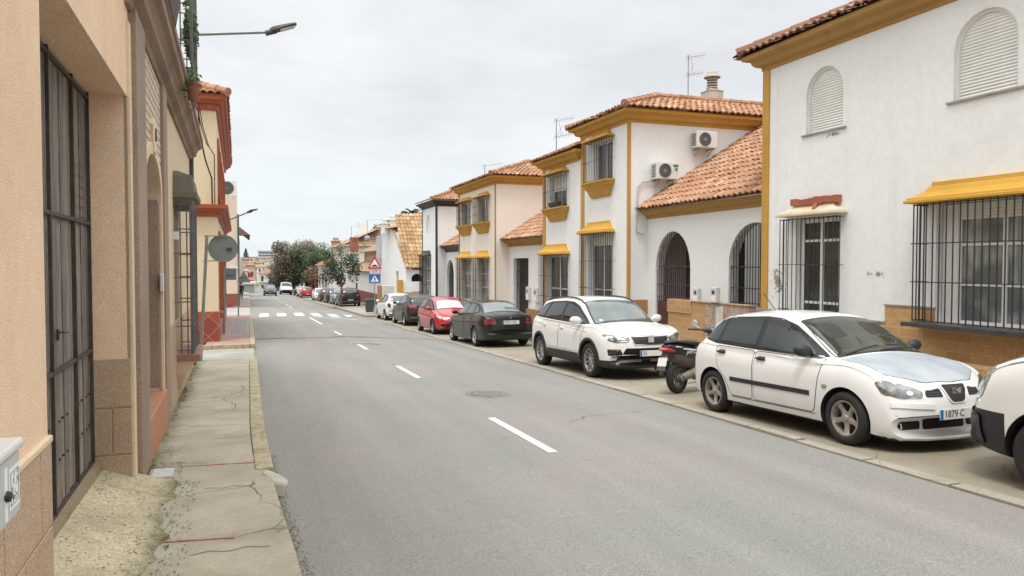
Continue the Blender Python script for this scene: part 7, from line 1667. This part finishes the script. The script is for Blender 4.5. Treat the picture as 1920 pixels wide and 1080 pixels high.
# ================================================================ FAR TOWN
town='houses of the distant town'
def far_house(px0,px1,pyt,pyb,Y,label,col,roofc=None,wins=(),flat=False,name='house',rise=.22,rg=town):
    x0,zb0=onY(px0,pyb,Y); x1,zt=onY(px1,pyt,Y); h=thing(name,label,'building',(x0,Y,zb0),group=rg); W_=x1-x0; H_=zt-zb0
    MB().box(0,W_,0,W_*.8+4,-3,H_).build('wall',plaster('far_wall',col,(.85,.82,.78),.3,0.),h,False)
    for (a,b,c,d) in wins:
        o=MB().box(W_*a,W_*b,-.12,-.02,H_*c,H_*d).build('window',PANE,h,False)
    if not flat:
        e=.4; rz=W_*rise; m=MB(); m.rings([[(-e,-e,H_),(W_+e,-e,H_),(W_+e,W_*.8+4+e,H_),(-e,W_*.8+4+e,H_)],[(W_*.3,W_*.35,H_+rz),(W_*.7,W_*.35,H_+rz),(W_*.7,W_*.5+4,H_+rz),(W_*.3,W_*.5+4,H_+rz)]]); m.build('roof',roofc or TILE,h,False)
    else: MB().box(-.2,W_+.2,-.2,W_*.8+4.2,H_,H_+.35).build('roof_parapet',plaster('parapet',(.6,.57,.52),(.8,.8,.8),.3,0.),h,False)
    return h
W_=(.74,.72,.68); T_=(.62,.52,.42); P_=(.66,.50,.42)
hh=far_house(486,523,513,546,226,'two storey white house with a long balcony closing the end of the street',W_,TILED,((.10,.22,.58,.86),(.12,.22,.08,.36),(.42,.52,.08,.42),(.55,.64,.6,.8),(.75,.85,.1,.35)))
W0=onY(523,513,226)[0]-onY(486,513,226)[0]; MB().box(-.3,W0+.3,-1.0,0,2.6,2.8).build('balcony',PLAST,hh,False)
m=MB(); [m.box(-.3+i*.35,-.25+i*.35,-1.,-.96,2.8,3.6) for i in range(int(W0/.35))]; m.box(-.3,W0+.3,-1.02,-.96,3.6,3.66); m.build('railing',IRONG,hh,False)
far_house(482,500,500,513,262,'white upper house with two dark windows above the balcony house',W_,None,((.2,.35,.3,.7),(.62,.75,.3,.7)))
far_house(461,478,497,545,170,'cream gabled house with red shop panels at the left road side',T_,None,((.1,.3,.6,.75),(.6,.8,.6,.75)))
_h=bpy.data.objects[-1] if False else None
for (a,b,c,d,lab,cat,col) in ((462,474,511,520,'upper dark red awning panel on the cream gabled house','awning',(.25,.04,.03)),(463,476,525,532,'lower red shop panel on the cream gabled house','shop sign',(.5,.05,.05))):
    x0,z0=onY(a,d,168.5); x1,z1=onY(b,c,168.5); tag(MB().box(x0,x1,168.3,168.6,z0,z1).build('shop_panel',plain('shop_red',col,.6)),lab,cat)
far_house(452,464,507,552,140,'small white house beside the pavement seen past the triangular sign',W_,None,((.2,.4,.3,.6),))
o=far_house(455,477,533,556,128,'grey green fence like kiosk at the end of the left pavement',(.28,.29,.25),None,(),True)
rnd=random.Random(11); cols=[W_,T_,P_,(.7,.64,.56),(.58,.55,.5)]
rows=[(300,505,500,9,11),(345,497,492,8,10),(400,490,484,10,12)]
i=0
words=['cream','tan','pinkish','off white','grey']
for (Y,pyb,pyt,wmin,n) in rows:
    px=450+rnd.random()*4
    while px<560:
        w=rnd.uniform(9,17)*(330/Y)**.5; k=rnd.randrange(5); tall=rnd.uniform(-2,3); nw=rnd.randint(1,3)
        wins=[(.12+.28*q,.24+.28*q,.45,.75) for q in range(nw)]
        far_house(px,px+w,pyt-tall,pyb+6,Y+rnd.uniform(-12,12),'%s distant town house, one of the crowded rows on the rise'%'clay roofed',cols[k],rnd.choice([TILEP,TILEP,TILED]),wins,rnd.random()<.25,rise=.12,rg='clay roofed houses crowding the distant rise'); px+=w*rnd.uniform(.9,1.15)
b=far_house(484,516,471,489,430,'long pale apartment block standing highest over the distant town',(.55,.60,.63),None,[(.05+.12*q,.14+.12*q,z,z+.13) for q in range(7) for z in (.2,.48,.76)],True,'apartment_block')
X,z0=onY(461,484,420); X1,z1=onY(461,464,420); t=thing('conifer','dark pointed conifer on the distant skyline','tree',(X,420,z0-2)); mb=MB(); Hc=z1-z0+2
for k in range(9): leaves([(0,0,Hc*(.15+.09*k))],((9-k)*.28+.1,(9-k)*.28+.1,.35),90,.3,LEAFD,seed=k,mb=mb)
mb.build('crown',LEAFD,t,False,fix=False); MB().tube([(0,0,-1),(0,0,Hc)],.2,6,r1=.05).build('trunk',BARK,t,False)
# ================================================================ WORLD, SUN, CAMERA
w=bpy.data.worlds.new('World'); sc.world=w; w.use_nodes=True; nt=w.node_tree; bg=nt.nodes['Background']
EL=rad(48); ROT=rad(250)
sky=nd(nt,'TexSky',sky_type='NISHITA'); sky.sun_disc=False; sky.sun_elevation=EL; sky.sun_rotation=ROT
tc=nd(nt,'TexCoord'); sx=nd(nt,'SeparateXYZ',{'Vector':tc.outputs['Generated']})
# project the direction on a flat cloud deck
zz=math_(nt,'ADD',math_(nt,'MAXIMUM',sx.outputs['Z'],0.),.16); cx=nd(nt,'CombineXYZ',{'X':math_(nt,'DIVIDE',sx.outputs['X'],zz),'Y':math_(nt,'DIVIDE',sx.outputs['Y'],zz),'Z':0.})
n1=noise(nt,cx.outputs[0],.75,5,.5,.3); n2=noise(nt,cx.outputs[0],2.6,5,.55,.4)
cl=math_(nt,'ADD',math_(nt,'MULTIPLY',n1,.72),math_(nt,'MULTIPLY',n2,.28))
deck=ramp(nt,cl,.38,.60,s2l(219,221,225),s2l(245,247,248))
hor=ramp(nt,sx.outputs['Z'],.0,.30,s2l(222,238,240),(0,0,0)); hf=ramp(nt,sx.outputs['Z'],.02,.28,(1,1,1),(0,0,0))
col=mix(nt,math_(nt,'MULTIPLY',hf,.7),deck,s2l(233,242,244))
zen=ramp(nt,sx.outputs['Z'],.38,.8,(1,1,1),(2.9,2.85,2.75)); col=mix(nt,1.,col,zen,'MULTIPLY')
skyc=mix(nt,1.,sky.outputs[0],(.1,.1,.1),'MULTIPLY')
fin=mix(nt,.93,skyc,col); nt.links.new(fin,bg.inputs['Color']); bg.inputs['Strength'].default_value=1.12
sd=bpy.data.lights.new('sun','SUN'); sd.energy=1.6; sd.angle=rad(14); sd.color=(1,.985,.96); so=bpy.data.objects.new('sun',sd); COL.objects.link(so)
# light from behind-left and above
dv=Vector((.22,.30,-.93)).normalized(); so.rotation_euler=dv.to_track_quat('-Z','Y').to_euler(); sky.sun_elevation=math.asin(-dv.z); sky.sun_rotation=math.atan2(-dv.x,-dv.y)%(2*math.pi)
cam=bpy.data.cameras.new('camera'); cam.sensor_width=36; cam.lens=36*FPX/1920; cam.clip_end=5000; cam.clip_start=.05
co=bpy.data.objects.new('camera',cam); COL.objects.link(co); co.matrix_world=Matrix(((VR[0],VU[0],-VF[0],0),(VR[1],VU[1],-VF[1],0),(VR[2],VU[2],-VF[2],CH),(0,0,0,1))); sc.camera=co
sc.view_settings.view_transform='Standard'; sc.view_settings.look='None'; sc.view_settings.exposure=0; sc.render.resolution_x=1024; sc.render.resolution_y=576
try: sc.cycles.max_bounces=6
except Exception: pass
